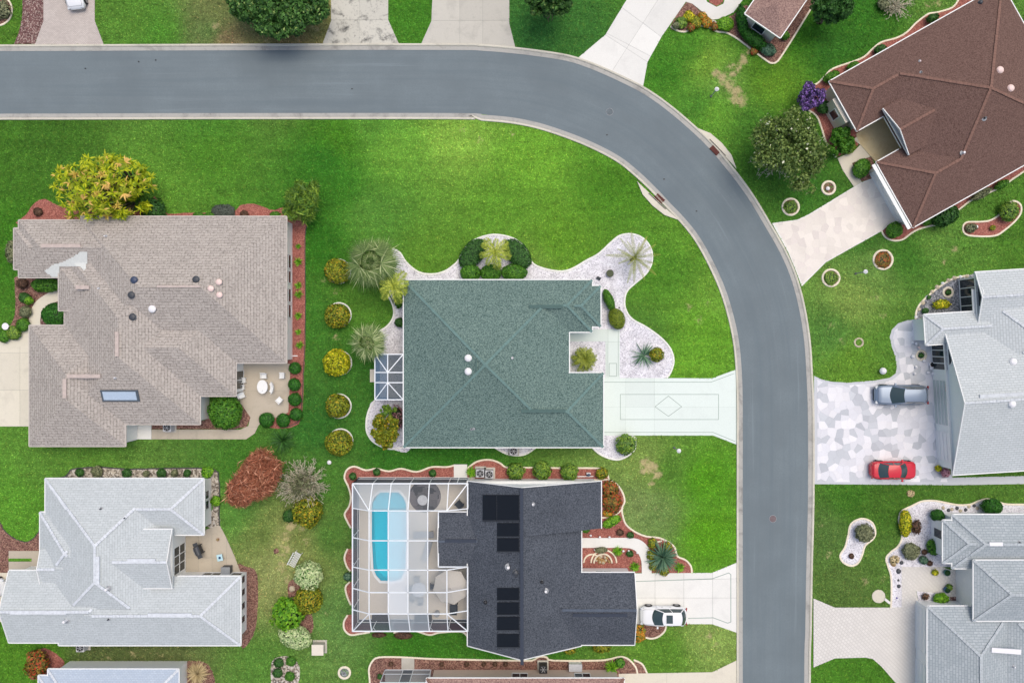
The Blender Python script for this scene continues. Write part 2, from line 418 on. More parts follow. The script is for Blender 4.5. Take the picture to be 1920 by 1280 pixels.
# ------------------------------------------------------------------ lawn sheet (one sheet, fine in view, coarse to the horizon)
GRASS = [(100,260,58,108,30),(400,280,70,128,34),(300,350,84,140,44),(640,260,62,122,26),(740,280,95,155,50),(860,255,116,168,60),(1000,300,98,158,45),
 (950,380,85,142,40),(700,400,75,132,45),(1050,450,85,140,36),(1150,350,68,126,30),(1250,500,72,130,35),(1330,620,88,148,38),(680,560,72,124,38),
 (600,450,44,106,24),(590,600,56,114,34),(590,800,44,100,32),(100,870,80,132,45),(450,870,60,116,35),(500,1000,92,122,56),(530,1010,128,146,82),(520,1080,124,144,82),
 (545,1040,120,142,78),(620,1000,70,116,44),(640,1150,84,130,60),(500,1250,76,126,46),(780,1215,52,114,28),(1250,880,75,126,40),
 (1205,950,108,140,74),(1217,872,110,144,66),(1360,150,92,140,56),(1320,900,74,140,25),(1330,1000,80,146,25),(1225,960,96,134,66),(1250,1220,80,130,40),(1330,1190,118,154,72),(1290,90,68,130,35),
 (1250,130,58,122,30),(1330,120,104,154,50),
 (1340,210,90,150,45),(1310,200,70,132,40),(1440,130,70,122,30),(1450,150,90,142,36),(1500,60,54,116,25),(1560,90,48,108,30),(1410,230,64,120,36),(1640,500,94,138,60),
 (1600,560,112,150,66),(1560,620,76,128,50),(1700,480,60,116,35),(1760,450,86,136,52),(1600,680,86,136,40),(1600,930,58,112,30),(1650,940,62,108,32),(1550,1000,76,116,50),
 (1600,1090,78,114,48),(1650,1060,76,118,46),(1600,1260,64,120,30),(250,40,76,128,42),(400,60,80,118,56),(405,20,96,116,62),(590,45,112,124,70),(420,72,120,116,78),
 (560,76,120,118,72),(770,30,60,122,30),(1080,60,52,108,40),(1010,70,48,106,42),(50,1220,70,126,30),(200,1225,78,100,52),(300,1235,84,104,56),(40,960,80,142,40),
 (20,450,56,116,26),(700,230,80,140,45),(400,235,66,124,36),(1170,250,84,146,40),(1290,440,84,140,40),(1350,560,96,150,48),(640,350,52,116,28),(615,300,46,110,26),
 (690,700,52,108,34),(745,860,50,112,32),(850,855,46,106,28),(1000,500,96,142,50),(820,480,82,134,40),(1200,630,70,120,40),(1300,690,92,152,40),(960,1200,50,112,28),
 (100,40,70,120,34),(300,60,72,132,40),(0,300,60,112,30),(560,1010,100,124,60),(600,900,64,118,40),(440,960,80,134,52),(1890,440,70,122,36),(1830,470,80,132,46),
 (1620,440,58,112,36),(1500,350,50,104,30),(1450,380,66,120,38),(1680,640,80,132,44),(1420,60,60,120,32),(1610,20,50,112,28),(1780,0,84,132,50)]
LAWN = {}; FOOT = []
DRY = [(1343,137,9),(1355,147,10),(1368,160,11),(1380,174,12),(1388,190,11),(1378,186,10),(1385,128,7),(1394,112,9),(1402,98,6),(1370,125,6),(1374,140,6),
 (1210,868,10),(1222,876,12),(1234,888,8),(1205,882,7),(1222,905,6),(545,985,10),(538,1005,14),(534,1030,16),(528,1060,14),(540,1085,12),(565,990,9),(575,1012,9),(600,1170,5),(612,1150,6),
 (405,48,10),(415,70,8),(592,52,10),(604,30,8),(560,78,9),(500,80,7),(450,80,8),(607,525,6),(630,548,7),(632,632,7),(1290,575,8),(1310,600,9),(1325,570,6),(1640,560,9),(1655,590,8),(1560,610,9),(1580,640,8),
 (960,250,7),(1000,235,6),(870,245,9),(900,262,8),(1790,470,9),(1770,490,7),(1620,1090,9),(1655,1085,7),(1555,1040,8),(1540,985,7),(1330,1190,10),(1345,1210,8),(1230,950,6),(250,1225,9),(300,1230,9),(200,1235,8),(1760,5,12),(1740,10,8)]
def dryness(x, y):
    px = x / S + 960; py = 640 - y / S; d = np.zeros(len(x))
    for i, (a, b, r) in enumerate(DRY):
        k = 1.0 if i < 17 else .62
        d = np.maximum(d, k * np.exp(-((px - a) ** 2 + (py - b) ** 2) / (r * r * 1.6)))
    return d
def build_lawn():
    fine = 0.42
    xs = [-1500, -700, -300, -150, -90, -70] + list(np.arange(-60, 60.01, fine)) + [70, 90, 150, 300, 700, 1500]
    ys = [-1500, -700, -300, -150, -80, -55] + list(np.arange(-44, 44.01, fine)) + [55, 80, 150, 300, 700, 1500]
    X, Y = np.meshgrid(np.array(xs), np.array(ys)); nx, ny = len(xs), len(ys)
    P = np.stack([X.ravel(), Y.ravel()], 1)
    px = P[:, 0] / S + 960; py = 640 - P[:, 1] / S
    G = np.array(GRASS, float)
    dx = px[:, None] - G[None, :, 0]; dy = py[:, None] - G[None, :, 1]
    w = 1.0 / (dx * dx + dy * dy + 180.0) ** 1.7
    colt = np.array([[lin(v) / EF for v in g[2:]] for g in GRASS])
    col = (w @ colt) / w.sum(1, keepdims=True); col = col * np.array([[1.50, 1.27, 1.46]])
    rs = np.random.RandomState(3); z = rs.uniform(-.012, .012, len(P))
    verts = np.stack([P[:, 0], P[:, 1], z], 1)
    idx = np.arange(nx * ny).reshape(ny, nx)
    q = np.stack([idx[:-1, :-1], idx[:-1, 1:], idx[1:, 1:], idx[1:, :-1]], -1).reshape(-1, 4)
    cx = (verts[q[:, 0], 0] + verts[q[:, 2], 0]) / 2 / S + 960; cy = 640 - (verts[q[:, 0], 1] + verts[q[:, 2], 1]) / 2 / S
    keep = ~((cx > 684) & (cx < 775) & (cy > 908) & (cy < 1102))      # the pool basin is dug here
    q = q[keep]
    me = fastmesh('lawn', verts, q)
    ca = me.attributes.new('grass', 'FLOAT_COLOR', 'POINT')
    ca.data.foreach_set('color', np.concatenate([col, np.ones((len(col), 1))], 1).astype(np.float32).ravel())
    dd_ = me.attributes.new('dry', 'FLOAT', 'POINT'); dd_.data.foreach_set('value', dryness(P[:, 0], P[:, 1]).astype(np.float32))
    me.materials.append(M['grass']); LAWN.update(xs=np.array(xs), ys=np.array(ys), col=col.reshape(ny, nx, 3))
    tag(obj('lawn', me), 'mown green lawns with paler and drier patches between road and houses', None, None, 'structure')
def fastmesh(name, verts, quads, smooth=False):
    me = bpy.data.meshes.new(name); nf = len(quads); k = quads.shape[1]
    me.vertices.add(len(verts)); me.vertices.foreach_set('co', np.asarray(verts, np.float32).ravel())
    me.loops.add(nf * k); me.loops.foreach_set('vertex_index', quads.astype(np.int32).ravel())
    me.polygons.add(nf); me.polygons.foreach_set('loop_start', np.arange(0, nf * k, k, dtype=np.int32))
    me.polygons.foreach_set('loop_total', np.full(nf, k, np.int32))
    if smooth: me.polygons.foreach_set('use_smooth', np.ones(nf, bool))
    me.update(calc_edges=True); me.validate(); return me
build_lawn()

# ------------------------------------------------------------------ road with gutter pans and kerbs
OUT = [(-700,96),(0,96),(300,95),(600,94),(850,94),(905,95.5),(960,100),(1010,106),(1065,115),(1110,130),(1160,152),(1210,178),(1262,216),(1320,268),(1360,314),(1400,367),(1437,428),(1465,478),(1485,527),(1499,582),(1508,640),(1512,700),(1515,780),(1515,940),(1512,1060),(1510,1180),(1508,1290),(1508,1900)]
INN = [(-700,214),(0,214),(400,213),(850,213),(905,216),(960,221),(1010,231),(1060,247),(1110,267),(1160,293),(1195,320),(1228,351),(1255,380),(1282,408),(1310,443),(1336,489),(1359,540),(1375,592),(1385,640),(1390,692),(1392,760),(1392,960),(1392,1280),(1392,1900)]
out_l = GP(smooth_line(OUT, k=4)); inn_l = GP(smooth_line(INN, k=4))
def resample(l, n):
    P = [Vector(p) for p in l]; cum = [0.0]
    for a, b in zip(P, P[1:]): cum.append(cum[-1] + (b - a).length)
    out = []; i = 0
    for k in range(n):
        s = cum[-1] * k / (n - 1)
        while i < len(P) - 2 and cum[i + 1] < s: i += 1
        t = (s - cum[i]) / max(1e-9, cum[i + 1] - cum[i]); out.append(P[i].lerp(P[i + 1], min(1, max(0, t))))
    return out, cum[-1]
def build_road():
    n = 260
    # match by the curve parameter, so that the cross lines stay square to the road
    a, La = resample(out_l, n); bb, Lb = resample(inn_l, 2000)
    rows = []; j = 0; vs = []; lane = []; run = 0
    for i, p in enumerate(a):
        best = min(range(max(0, j - 5), min(2000, j + 60)), key=lambda k: (bb[k] - p).length); j = max(j, best)
        q = bb[j]
        if i: run += (a[i] - a[i - 1]).length
        for k in range(9):
            t = k / 8; c = p.lerp(q, t); crown = .05 * (1 - (2 * t - 1) ** 2)
            vs.append((c.x, c.y, .02 + crown)); lane.append((t * 6.3 * 1.0, run * .03, 0.0))
    fs = [(i * 9 + k, i * 9 + k + 1, (i + 1) * 9 + k + 1, (i + 1) * 9 + k) for i in range(n - 1) for k in range(8)]
    me = bpy.data.meshes.new('road'); me.from_pydata(vs, [], fs); me.materials.append(M['asphalt'])
    at = me.attributes.new('lane', 'FLOAT_VECTOR', 'POINT'); at.data.foreach_set('vector', [c for l in lane for c in l])
    me.polygons.foreach_set('use_smooth', [True] * len(fs)); me.update()
    tag(obj('road', me), 'blue-grey asphalt street curving from the left edge round to the bottom', None, None, 'structure')
build_road()
def build_kerb(line, side, label):
    root = empty('kerb', (0, 0, 0), label, None, None, kind='structure')
    mb = MB(); s = side
    prof = [(-.02 * s, .0), (-.02 * s, .035), (s * .36, .030), (s * .36, .0)]
    sweep(mb, line, prof if s > 0 else prof); mb.build('gutter_pan', M['gutter_pan'], root)
    for ch in chunks(line, 4.2, .018):
        c = MB(); sweep(c, ch, [(s * .36, 0), (s * .37, .035), (s * .42, .11), (s * .47, .13), (s * .57, .13), (s * .60, .11), (s * .60, 0)])
        c.build('kerb_section', M['kerb'], root)
build_kerb(out_l, 1, 'pale concrete kerb along the outer side of the street bend')
build_kerb(inn_l, -1, 'pale concrete kerb along the inner side of the street bend')

def storm_inlet(px, ang, label, side):
    c = W(*px); root = empty('storm_inlet', c, label, 'storm drain', 'storm inlets in the kerb', math.radians(ang))
    a = MB(); a.prism([(-2.8, side * .40), (-1.6, side * .42), (1.6, side * .42), (2.8, side * .40), (1.5, side * .98), (0, side * 1.12), (-1.5, side * .98)][::(1 if side > 0 else -1)], 0, .139)
    a.build('apron', M['conc_cream'], root)
    g = MB(); g.box((0, side * .12, .07), 1.0, .50, .10)
    g.build('grate_frame', M['rust'], root)
    for k in range(9): b = MB(); b.box((-.42 + k * .105, side * .12, .135), .05, .44, .03); b.build('grate_bar', M['rust'], root)
    b = MB(); b.box((0, side * .50, .10), 2.3, .07, .16); b.build('throat', M['black'], root)
storm_inlet((1238, 371), -43, 'rust-red storm drain grate in the inner kerb of the bend', -1)
storm_inlet((1338, 284), -46, 'rust-red storm drain grate in the outer kerb of the bend', 1)
M['manhole_red'] = plain('rusty_manhole', C(116, 102, 104), .8, var=.2)
def manhole(px, mat, label):
    r = empty('manhole_cover', W(*px, .05), label, 'manhole', 'manhole covers in the road')
    a = MB(); a.cyl((0, 0, 0), .33, .03, 24); a.build('cover', M[mat], r)
    b = MB(); b.ring((0, 0, .0), .33, .37, .033, 24); b.build('rim', M['grey'], r)
manhole((1143, 210), 'manhole', 'round grey manhole cover in the bend of the street')
manhole((1449, 972), 'manhole_red', 'round reddish manhole cover in the straight street at the right')
for i, (x, y) in enumerate([(160,129),(260,116),(292,113),(660,167),(1138,253),(1306,396),(1245,336)]):
    b = MB(); a = i * 1.3; b.prism([(.09 * math.cos(t + a) * (1 + .4 * math.sin(3 * t)), .07 * math.sin(t + a)) for t in [k * .9 for k in range(7)]], 0, .012)
    o = b.build('tar_spot', M['black']); o.location = W(x, y, .065); tag(o, '%s small dark tar spot on the street, counted from the left edge of the picture' % ['first', 'second', 'third', 'fourth', 'fifth', 'seventh', 'sixth'][i], None, 'tar spots on the street', 'structure')

# ------------------------------------------------------------------ drives, paths, beds
def slab_area(name, poly, mat, jmat, label, cuts=(), z=.03, th=.02, piece='slab', gap=.02, kind='structure', smooth=False):
    """poly in photo pixels; cuts are lines ((x0, y0), (x1, y1)) in pixels that part the surface into slabs"""
    P = GP(poly); FOOT.append(P); root = MB(); root.prism(P if sarea(P) > 0 else P[::-1], -.05, z)
    ro = root.build(name, M[jmat]); tag(ro, label, None, None, kind)
    pcs = [P]
    for a, b in cuts:
        A = W(*a); B = W(*b); d = (B - A).normalized(); n = Vector((-d.y, d.x)); nxt = []
        for q in pcs:
            q1 = clip(q, (A.x - n.x * gap / 2, A.y - n.y * gap / 2), (n.x, n.y)); q2 = clip(q, (A.x + n.x * gap / 2, A.y + n.y * gap / 2), (-n.x, -n.y))
            nxt += [r for r in (q1, q2) if len(r) > 2 and area(r) > .02]
        pcs = nxt
    for q in pcs:
        if sarea(q) < 0: q = q[::-1]
        b = MB(); b.prism(q, z - .01, z + th); b.build(piece, M[mat], ro)
    return ro
def sarea(p): return sum(p[i - 1][0] * p[i][1] - p[i][0] * p[i - 1][1] for i in range(len(p))) / 2
def vl(x): return ((x, -500), (x, 2000))
def hl(y): return ((-500, y), (2500, y))
slab_area('driveway', [(82,-120),(82,40),(66,84),(195,84),(178,40),(178,-120)], 'brick_pink', 'joint', 'pinkish paver driveway under the white car at the top left', ())
slab_area('driveway', [(621,-120),(621,40),(605,82.5),(748,82.5),(728,38),(728,-120)], 'conc_old', 'joint', 'concrete driveway with black stains right of the big dark tree', (hl(38), ((674,-200),(674,200))))
slab_area('driveway', [(815,-120),(809,40),(790,82.5),(966,89),(955,45),(955,-120)], 'conc_mid', 'joint', 'weathered beige concrete driveway, third from the left at the top', (hl(39), ((862,-200),(862,200)), ((905,-200),(905,200))))
slab_area('driveway', [(1247,-120),(1175,0),(1135,66),(1085,108),(1120,122),(1165,142),(1205,166),(1214,117),(1240,70),(1285,5),(1360,-120)], 'conc', 'joint', 'bright concrete driveway slanting down to the street at the top centre',
  (((1170,80),(1300,148)), ((1204,46),(1150,130)), ((1135,66),(1214,117)), ((1189,32),(1240,70))))
slab_area('garden_path', [(1285,4),(1298,8),(1335,38),(1350,36),(1375,24),(1393,0),(1420,-60),(1400,-60),(1360,-5),(1356,8),(1343,14),(1325,4),(1318,-20),(1300,-30)], 'conc', 'joint', 'white garden path from the top driveway to the small brown roof', (), z=.045)
slab_area('driveway', [(0,640),(56,612),(56,640),(60,640),(60,799),(0,799),(-300,799),(-300,640)], 'conc_cream', 'joint', 'cream concrete driveway left of the tan roofed house', (vl(38), hl(661), hl(731)))
slab_area('garden_path', smooth_line([(0,640),(30,634),(52,616),(56,590),(66,568),(86,552),(118,538),(118,560),(100,568),(82,580),(76,600),(76,622),(60,640),(20,655)], True, 3), 'conc_cream', 'joint', 'curved cream path at the front door of the tan roofed house', (), z=.045)
slab_area('patio', [(438,670),(545,682),(544,705),(541,772),(528,782),(506,784),(500,786),(485,797),(478,812),(462,823),(285,823),(285,805),(450,805),(466,798),(470,782),(455,760),(438,745)], 'patio', 'joint', 'beige concrete patio and path behind the tan roofed house', (vl(390), vl(335), hl(732), ((440,800),(500,800))), z=.04)
slab_area('landing', [(225,797),(284.5,797),(284.5,823),(260,823),(250,826),(237,829),(225,829)], 'conc', 'joint', 'white concrete landing south of the tan roofed house', (vl(259),), z=.05)
# green house: mint drive with scored border, rectangle and diamond
gd = slab_area('driveway', [(1120,708),(1335,709),(1381,692),(1381,833),(1337,816),(1120,816)], 'conc_mint', 'joint_green', 'pale mint driveway scored with a long rectangle and a diamond', (vl(1173), vl(1227), hl(763)), gap=.012)
def score(pts, closed=True, w=.05, parent=gd, z=.051):
    P = GP(pts); n = len(P)
    for i in range(n if closed else n - 1):
        b = MB(); a, c = P[i], P[(i + 1) % n]; b.bar((a[0], a[1], z), (c[0], c[1], z), w, .006); b.build('scored_line', M['joint_green'], parent)
score([(1163,739),(1347,739),(1347,786),(1163,786)])
score([(1228,762),(1253,742),(1278,762),(1253,780)])
score([(1133,716),(1333,716),(1376,700)], False); score([(1133,810),(1337,810),(1378,827)], False); score([(1380,692),(1380,833)], False)
gw = slab_area('garden_path', [(1068,617),(1162,617),(1162,708),(1135,708),(1135,640),(1056,640),(1056,617)], 'conc_mint', 'joint_green', 'pale mint entry path of the green roofed house', (hl(640.5), vl(1140)), z=.045)
score([(1142,681),(1156,681),(1156,705),(1142,705)], True, .05, gw, .067); score([(1138,643),(1138,705)], False, .04, gw, .067); score([(1159,620),(1159,705)], False, .04, gw, .067)
dd = slab_area('driveway', [(1178,1074),(1335,1073),(1381,1054),(1381,1185),(1335,1169),(1178,1169)], 'conc', 'joint', 'white concrete driveway under the white car beside the dark roofed house', (vl(1228), vl(1282), vl(1336), hl(1120), ((1190,1089),(1500,1080.5))), gap=.025)
score([(1192,1089),(1335,1084),(1366,1073),(1370,1076),(1370,1165),(1364,1167),(1337,1157),(1290,1158)], False, .07, dd)
slab_area('garden_path', smooth_line([(1080,1007.5),(1130,1007.5),(1183,1007.5),(1203,1013),(1216,1027),(1221,1048),(1221.5,1062),(1221.5,1074)], False, 4) + smooth_line([(1203,1074),(1203,1062),(1201.5,1048),(1195,1035),(1184,1028),(1170,1026),(1130,1026),(1080,1026)], False, 4), 'conc', 'joint', 'white path curving from the driveway to the dark roofed house', (), z=.07)
slab_area('driveway', [(1160,1262),(1335,1259),(1381,1237),(1381,1420),(1160,1420)], 'conc_cream', 'joint', 'weathered cream driveway at the bottom beside the brown roof', (vl(1250), hl(1300)))
slab_area('driveway', [(1447,418.5),(1495,412),(1516,402),(1600,351),(1615,342),(1637,334),(1700,420),(1665,422),(1655,432),(1548,492),(1503,537),(1493,510),(1478,474)], 'conc', 'joint_grey', 'cream flagged driveway of the brown roofed house at the right', (), th=.012)
slab_area('garden_path', [(1570,297),(1603,282),(1612,272),(1600,262),(1660,208),(1715,270),(1655,310),(1640,303),(1632,294),(1597,306),(1615,342),(1601,351),(1580,320)], 'conc_cream', 'joint', 'cream entry path of the large brown roofed house', (((1612,272),(1640,303)),), z=.045)
slab_area('patio', [(1612,271),(1604,252),(1657,216),(1700,196),(1750,262),(1690,288),(1647,301),(1640,303)], 'entry', 'joint', 'stained tan porch floor under the brown roofed house', (), z=.07)
slab_area('driveway', [(1525,1121),(1565,1138),(1668,1138),(1690,1137),(1690,1062),(1767,1062),(1780,1067),(1835,1067),(1835,1122),(1777,1122),(1770,1112),(1717,1107),(1722,1130),(1740,1140),(1740,1420),(1700,1300),(1680,1280),(1652,1248),(1636,1234),(1622,1231.5),(1565,1233),(1525,1250)], 'brick_grey', 'joint', 'pale herringbone paver driveway and path at the bottom right', (), z=.035)
# flagstone drive of the pale grey house
random.seed(5)
def voronoi_area(root, P, step, gap, mats, z0, z1, name='flagstone', seed=1, minarea=.03):
    R = random.Random(seed); xs = [p[0] for p in P]; ys = [p[1] for p in P]
    seeds = [(x + R.uniform(-.36, .36) * step, y + R.uniform(-.36, .36) * step) for x in np.arange(min(xs) - step, max(xs) + 2 * step, step) for y in np.arange(min(ys) - step, max(ys) + 2 * step, step)]
    k = 0
    for s in seeds:
        q = list(P); near = sorted(seeds, key=lambda t: (t[0] - s[0]) ** 2 + (t[1] - s[1]) ** 2)[1:16]
        for t in near:
            d = Vector((t[0] - s[0], t[1] - s[1])); L = d.length; d.normalize()
            q = clip(q, (s[0] + d.x * (L / 2 - gap / 2), s[1] + d.y * (L / 2 - gap / 2)), (d.x, d.y))
            if len(q) < 3: break
        if len(q) < 3 or area(q) < minarea: continue
        if sarea(q) < 0: q = q[::-1]
        b = MB(); b.prism(q, z0, z1 + R.uniform(-.003, .003)); b.build(name, M[R.choice(mats)], root); k += 1
    return k
M['fl_white'] = concrete('flag_white', C(236, 236, 239), .06); M['fl_lav'] = concrete('flag_lavender', C(226, 227, 232), .06)
M['fl_grey'] = concrete('flag_grey', C(204, 208, 213), .08); M['fl_mid'] = concrete('flag_midgrey', C(194, 198, 204), .12)
FL = ['fl_white', 'fl_white', 'fl_lav', 'fl_lav', 'fl_grey', 'fl_grey', 'fl_mid', 'fl_white', 'fl_lav']
fd_outer = [(1526,704),(1540,711),(1560,715.5),(1590,717),(1640,713),(1668,708),(1679,700),(1681,690),(1679,670),(1672,650),(1668,632),(1672,618),(1684,606),(1702,600),(1733,597),(1760,597),(1760,650),(1757,790),(1764,812),(1768,864),(1786,895),(2200,885),(2200,902),(1786,909),(1527,907)]
b = MB(); Pf = GP(fd_outer); FOOT.append(Pf); b.prism(Pf if sarea(Pf) > 0 else Pf[::-1], -.05, .03)
fd = tag(b.build('driveway', M['fl_grey']), 'driveway of white, lavender and grey flagstones under the silver and red cars', None, None, 'structure')
fd_in = [(1532,711),(1545,717),(1565,721),(1590,722),(1640,718),(1672,712),(1684,703),(1686,690),(1684,670),(1677,650),(1673,634),(1677,620),(1688,610),(1704,605),(1733,603),(1756,603),(1756,650),(1754,790),(1760,812),(1765,864),(1776,903),(1532,903)]
voronoi_area(fd, GP(fd_in), 13.2 * S, .006, FL, .02, .05, seed=4)
M['fb1'] = concrete('flag_cream_a', C(236, 229, 219), .08); M['fb2'] = concrete('flag_cream_b', C(231, 223, 215), .08); M['fb3'] = concrete('flag_cream_c', C(238, 231, 221), .07)
bd = [o for o in bpy.data.objects if o.name.startswith('driveway') and 'flagged' in o.get('label', '')][0]
voronoi_area(bd, GP([(1452,419),(1497,413),(1518,403),(1601,352),(1616,343),(1636,337),(1697,420),(1664,421),(1654,431),(1547,491),(1504,533),(1494,508),(1480,474)]), 13 * S, .006, ['fb1', 'fb2', 'fb3'], .04, .052, seed=9)

NB = [0]
def bed(name, poly, mat, label, edges=(), emat='edging', smooth=True, z=.03, closed_edge=False, ew=.17, k=4):
    pl = smooth_line(poly, True, k) if smooth else poly
    P = GP(pl); FOOT.append(P); NB[0] += 1
    b = MB(); b.prism(P if sarea(P) > 0 else P[::-1], -.05, z + .0013 * (NB[0] % 9))
    o = tag(b.build(name, M[mat]), label, None, None, 'structure')
    for e in edges:
        e = smooth_line(e, closed_edge, k); c = MB(); sweep(c, GP(e), edge_profile(ew, .09), closed_edge); c.build('edging', M[emat], o)
    return o
# green roofed house
e1 = [(735,466),(750,474),(762,492),(785,510),(812,514),(835,508),(852,496),(861,486),(870,468),(890,450),(925,440),(962,447),(985,465),(996,490),(1012,501),(1045,508.5),(1070,505),(1100,488),(1122,476),(1145,455),(1162,442),(1185,439),(1207,448),(1221,468),(1222,492),(1212,512),(1192,530),(1176,545),(1171,562),(1173,580),(1185,598),(1213,614),(1240,634),(1257,654),(1263,676),(1258,696),(1250,708)]
bed('gravel_bed', e1 + [(1200,709),(1163,709),(1135,709),(1100,709),(1060,690),(1040,640),(1060,560),(1000,545),(800,545),(757,548),(745,530),(738,500)], 'gravel_white', 'white gravel bed wrapping the north and east of the green roofed house', [e1], 'edging_white')
bed('gravel_bed', [(730,545),(737,565),(739,582),(735,600),(724,613),(712,622),(711,650),(712,664),(770,664),(770,560),(750,548)], 'gravel_white', 'white gravel bed on the west wall of the green house above its screen room', [[(727,553),(735,568),(739,585),(735,600),(724,613),(708,622)]], 'edging_white')
bed('gravel_bed', [(703,750),(692,770),(687,795),(690,815),(704,830),(733,841),(770,841),(770,750)], 'gravel_white', 'white gravel bed at the southwest corner of the green roofed house', [[(703,750),(692,768),(687,790),(689,812),(703,830),(730,841),(757,838)]], 'edging_white')
bed('gravel_bed', [(1110,835),(1130,816),(1188,817),(1191,836),(1181,851),(1160,861),(1140,858),(1122,849)], 'gravel_white', 'white gravel bed at the southeast corner of the green roofed house', [[(1110,838),(1122,849),(1140,858),(1160,861),(1180,852),(1191,838),(1189,818)]], 'edging_white')
bed('gravel_bed', [(925,835),(945,847),(963,853),(985,851),(1003,840),(1010,832),(960,828)], 'gravel_white', 'small white gravel bed in front of the green roofed house south wall', [[(925,837),(945,848),(963,853),(985,851),(1005,838)]], 'edging_white')
# dark roofed house
e2 = [(658,989),(648,970),(647,961),(655,948),(658,930),(653,911),(646,895),(651,880),(665,874),(686,881),(706,878),(729,883),(752,878),(781,884),(809,875),(837,875),(851,872)]
bed('mulch_bed', e2 + [(860,880),(860,905),(700,905),(680,930),(676,989)], 'mulch_red', 'red mulch bed with a wavy cream edge north and west of the pool cage', [e2], smooth=False and True)
e3 = [(876,878),(890,867),(905,862),(922,862),(938,868),(951,876),(985,876),(1060,877),(1110,877),(1126,879),(1138,888),(1142,900)]
bed('mulch_bed', e3 + [(1120,912),(1000,912),(876,905)], 'mulch_red', 'red mulch bed with air conditioner and round shrubs north of the dark roof', [e3])
e4 = [(1100,900),(1138,899),(1157,908),(1168,925),(1171,940),(1166,952),(1168,968),(1174,983),(1190,996),(1212,1005),(1235,1007.5),(1254,1016),(1265,1026),(1270,1042),(1285,1049),(1295,1060),(1297,1073)]
o4 = bed('mulch_bed', e4 + [(1250,1073),(1190,1073),(1180,1078),(1070,1078),(1070,990),(1100,960)], 'mulch_red', 'red mulch bed at the entry of the dark roofed house', [e4], k=3)
for e in ([(1125,970),(1147,968),(1160,960),(1168,951)], [(1215,1025),(1228,1017),(1241,1013)]):
    c = MB(); sweep(c, GP(smooth_line(e)), edge_profile(.15, .1)); c.build('edging', M['edging'], o4)
for nm, e in (('north', [(652,1028),(646,1044),(650,1060),(657,1070)]), ('middle', [(656,1090),(648,1100),(651,1117),(658,1133)]), ('south', [(652,1152),(645,1165),(646,1179),(657,1189),(675,1187),(694,1184)]), ('foot', [(738,1185),(760,1182),(780,1182),(805,1189),(823,1185),(850,1183),(868,1184),(878,1194)])):
    side = [(676, e[-1][1]), (676, e[0][1])] if nm != 'foot' else [(868,1160),(738,1160)]
    if nm == 'south': side = [(694,1165),(676,1165),(674,1150)]
    bed('mulch_bed', smooth_line(e, k=3) + side, 'mulch_red', {'north': 'small red mulch scallop at the middle of the pool cage west side', 'middle': 'small red mulch scallop south of the middle on the pool cage west side', 'south': 'red mulch corner bed at the southwest corner of the pool cage', 'foot': 'narrow red mulch strip along the south side of the pool cage'}[nm], [e], smooth=False)
bed('mulch_bed', [(1188,1169),(1210,1170),(1232,1170),(1249,1172),(1246,1182),(1235,1192),(1222,1196),(1210,1194),(1188,1196)], 'mulch_brown', 'small mulch bed with orange shrub below the white parked car', [[(1249,1170),(1246,1182),(1235,1192),(1222,1196),(1210,1194)]])
slab_area('step_slab', [(851,870),(876,870),(876,905),(851,905)], 'conc', 'joint', 'white concrete step slab at the pool cage door', (), z=.05)
# tan roofed house
bed('mulch_bed', [(44,430),(50,402),(66,380),(85,373),(106,384),(150,396),(220,400),(272,388),(290,368),(300,386),(316,401),(345,399),(400,399),(440,396),(450,385),(475,382),(497,389),(515,394),(545,385),(568,400),(576,425),(573,440),(573,640),(570,700),(568,760),(560,795),(530,803),(510,802),(500,796),(520,780),(538,762),(538,740),(538,700),(538,600),(538,500),(538,450),(520,432),(480,430),(300,430)], 'mulch_red', 'red mulch bed along the north and east walls of the tan roofed house', [[(575,425),(572,450),(573,560),(572,640),(569,700),(566,760),(558,792),(530,801)]], 'edging_dark', ew=.07, k=2)
bed('mulch_bed', [(36,515),(28,530),(29,560),(28,590),(18,612),(0,620),(-40,630),(-40,648),(0,640),(30,632),(52,616),(60,590),(70,570),(90,552),(122,540),(135,520),(120,500)], 'mulch_brown', 'brown mulch bed with shrubs at the front of the tan roofed house', [], k=2)
bed('mulch_bed', [(76,615),(76,598),(84,580),(100,567),(130,562),(130,615)], 'mulch_dark', 'dark mulch corner inside the curved cream path', [], smooth=False)
bed('mulch_bed', [(285,788),(385,788),(385,760),(462,760),(470,785),(462,800),(440,804),(285,804.5)], 'mulch_brown', 'mulch strip with round bush south of the tan roofed house', [], smooth=False)
# pale bottom-left house
e5 = [(102,898),(125,892),(132,881),(150,877),(190,875),(240,879),(330,877),(400,879),(410,895),(412,920),(411,960),(412,985)]
bed('pebble_bed', e5 + [(385,985),(385,915),(120,915)], 'pebble', 'mixed pebble bed with small round shrubs north of the pale grey roof', [e5], 'edging_dark', k=2, ew=.12)
bed('mulch_bed', [(-40,965),(0,978),(6,990),(20,1004),(38,1013),(52,1015),(66,1006),(80,988),(90,990),(90,1034),(17,1034),(17,1074),(-40,1074)], 'mulch_brown', 'brown mulch bed left of the pale grey roof', [[(0,976),(6,990),(20,1004),(38,1013),(52,1015),(66,1006),(78,988)]], 'edging_dark', ew=.06, k=2)
bed('mulch_bed', [(440,1068),(463,1062),(480,1070),(484,1100),(482,1160),(472,1196),(450,1206)], 'mulch_brown', 'brown mulch strip on the east wall of the pale grey roofed house', [])
bed('mulch_bed', [(76,1216),(95,1218),(114,1232),(121,1243),(110,1256),(80,1268),(58,1272),(52,1245)], 'mulch_red', 'pinkish mulch corner bed above the bluish roof at the bottom left', [])
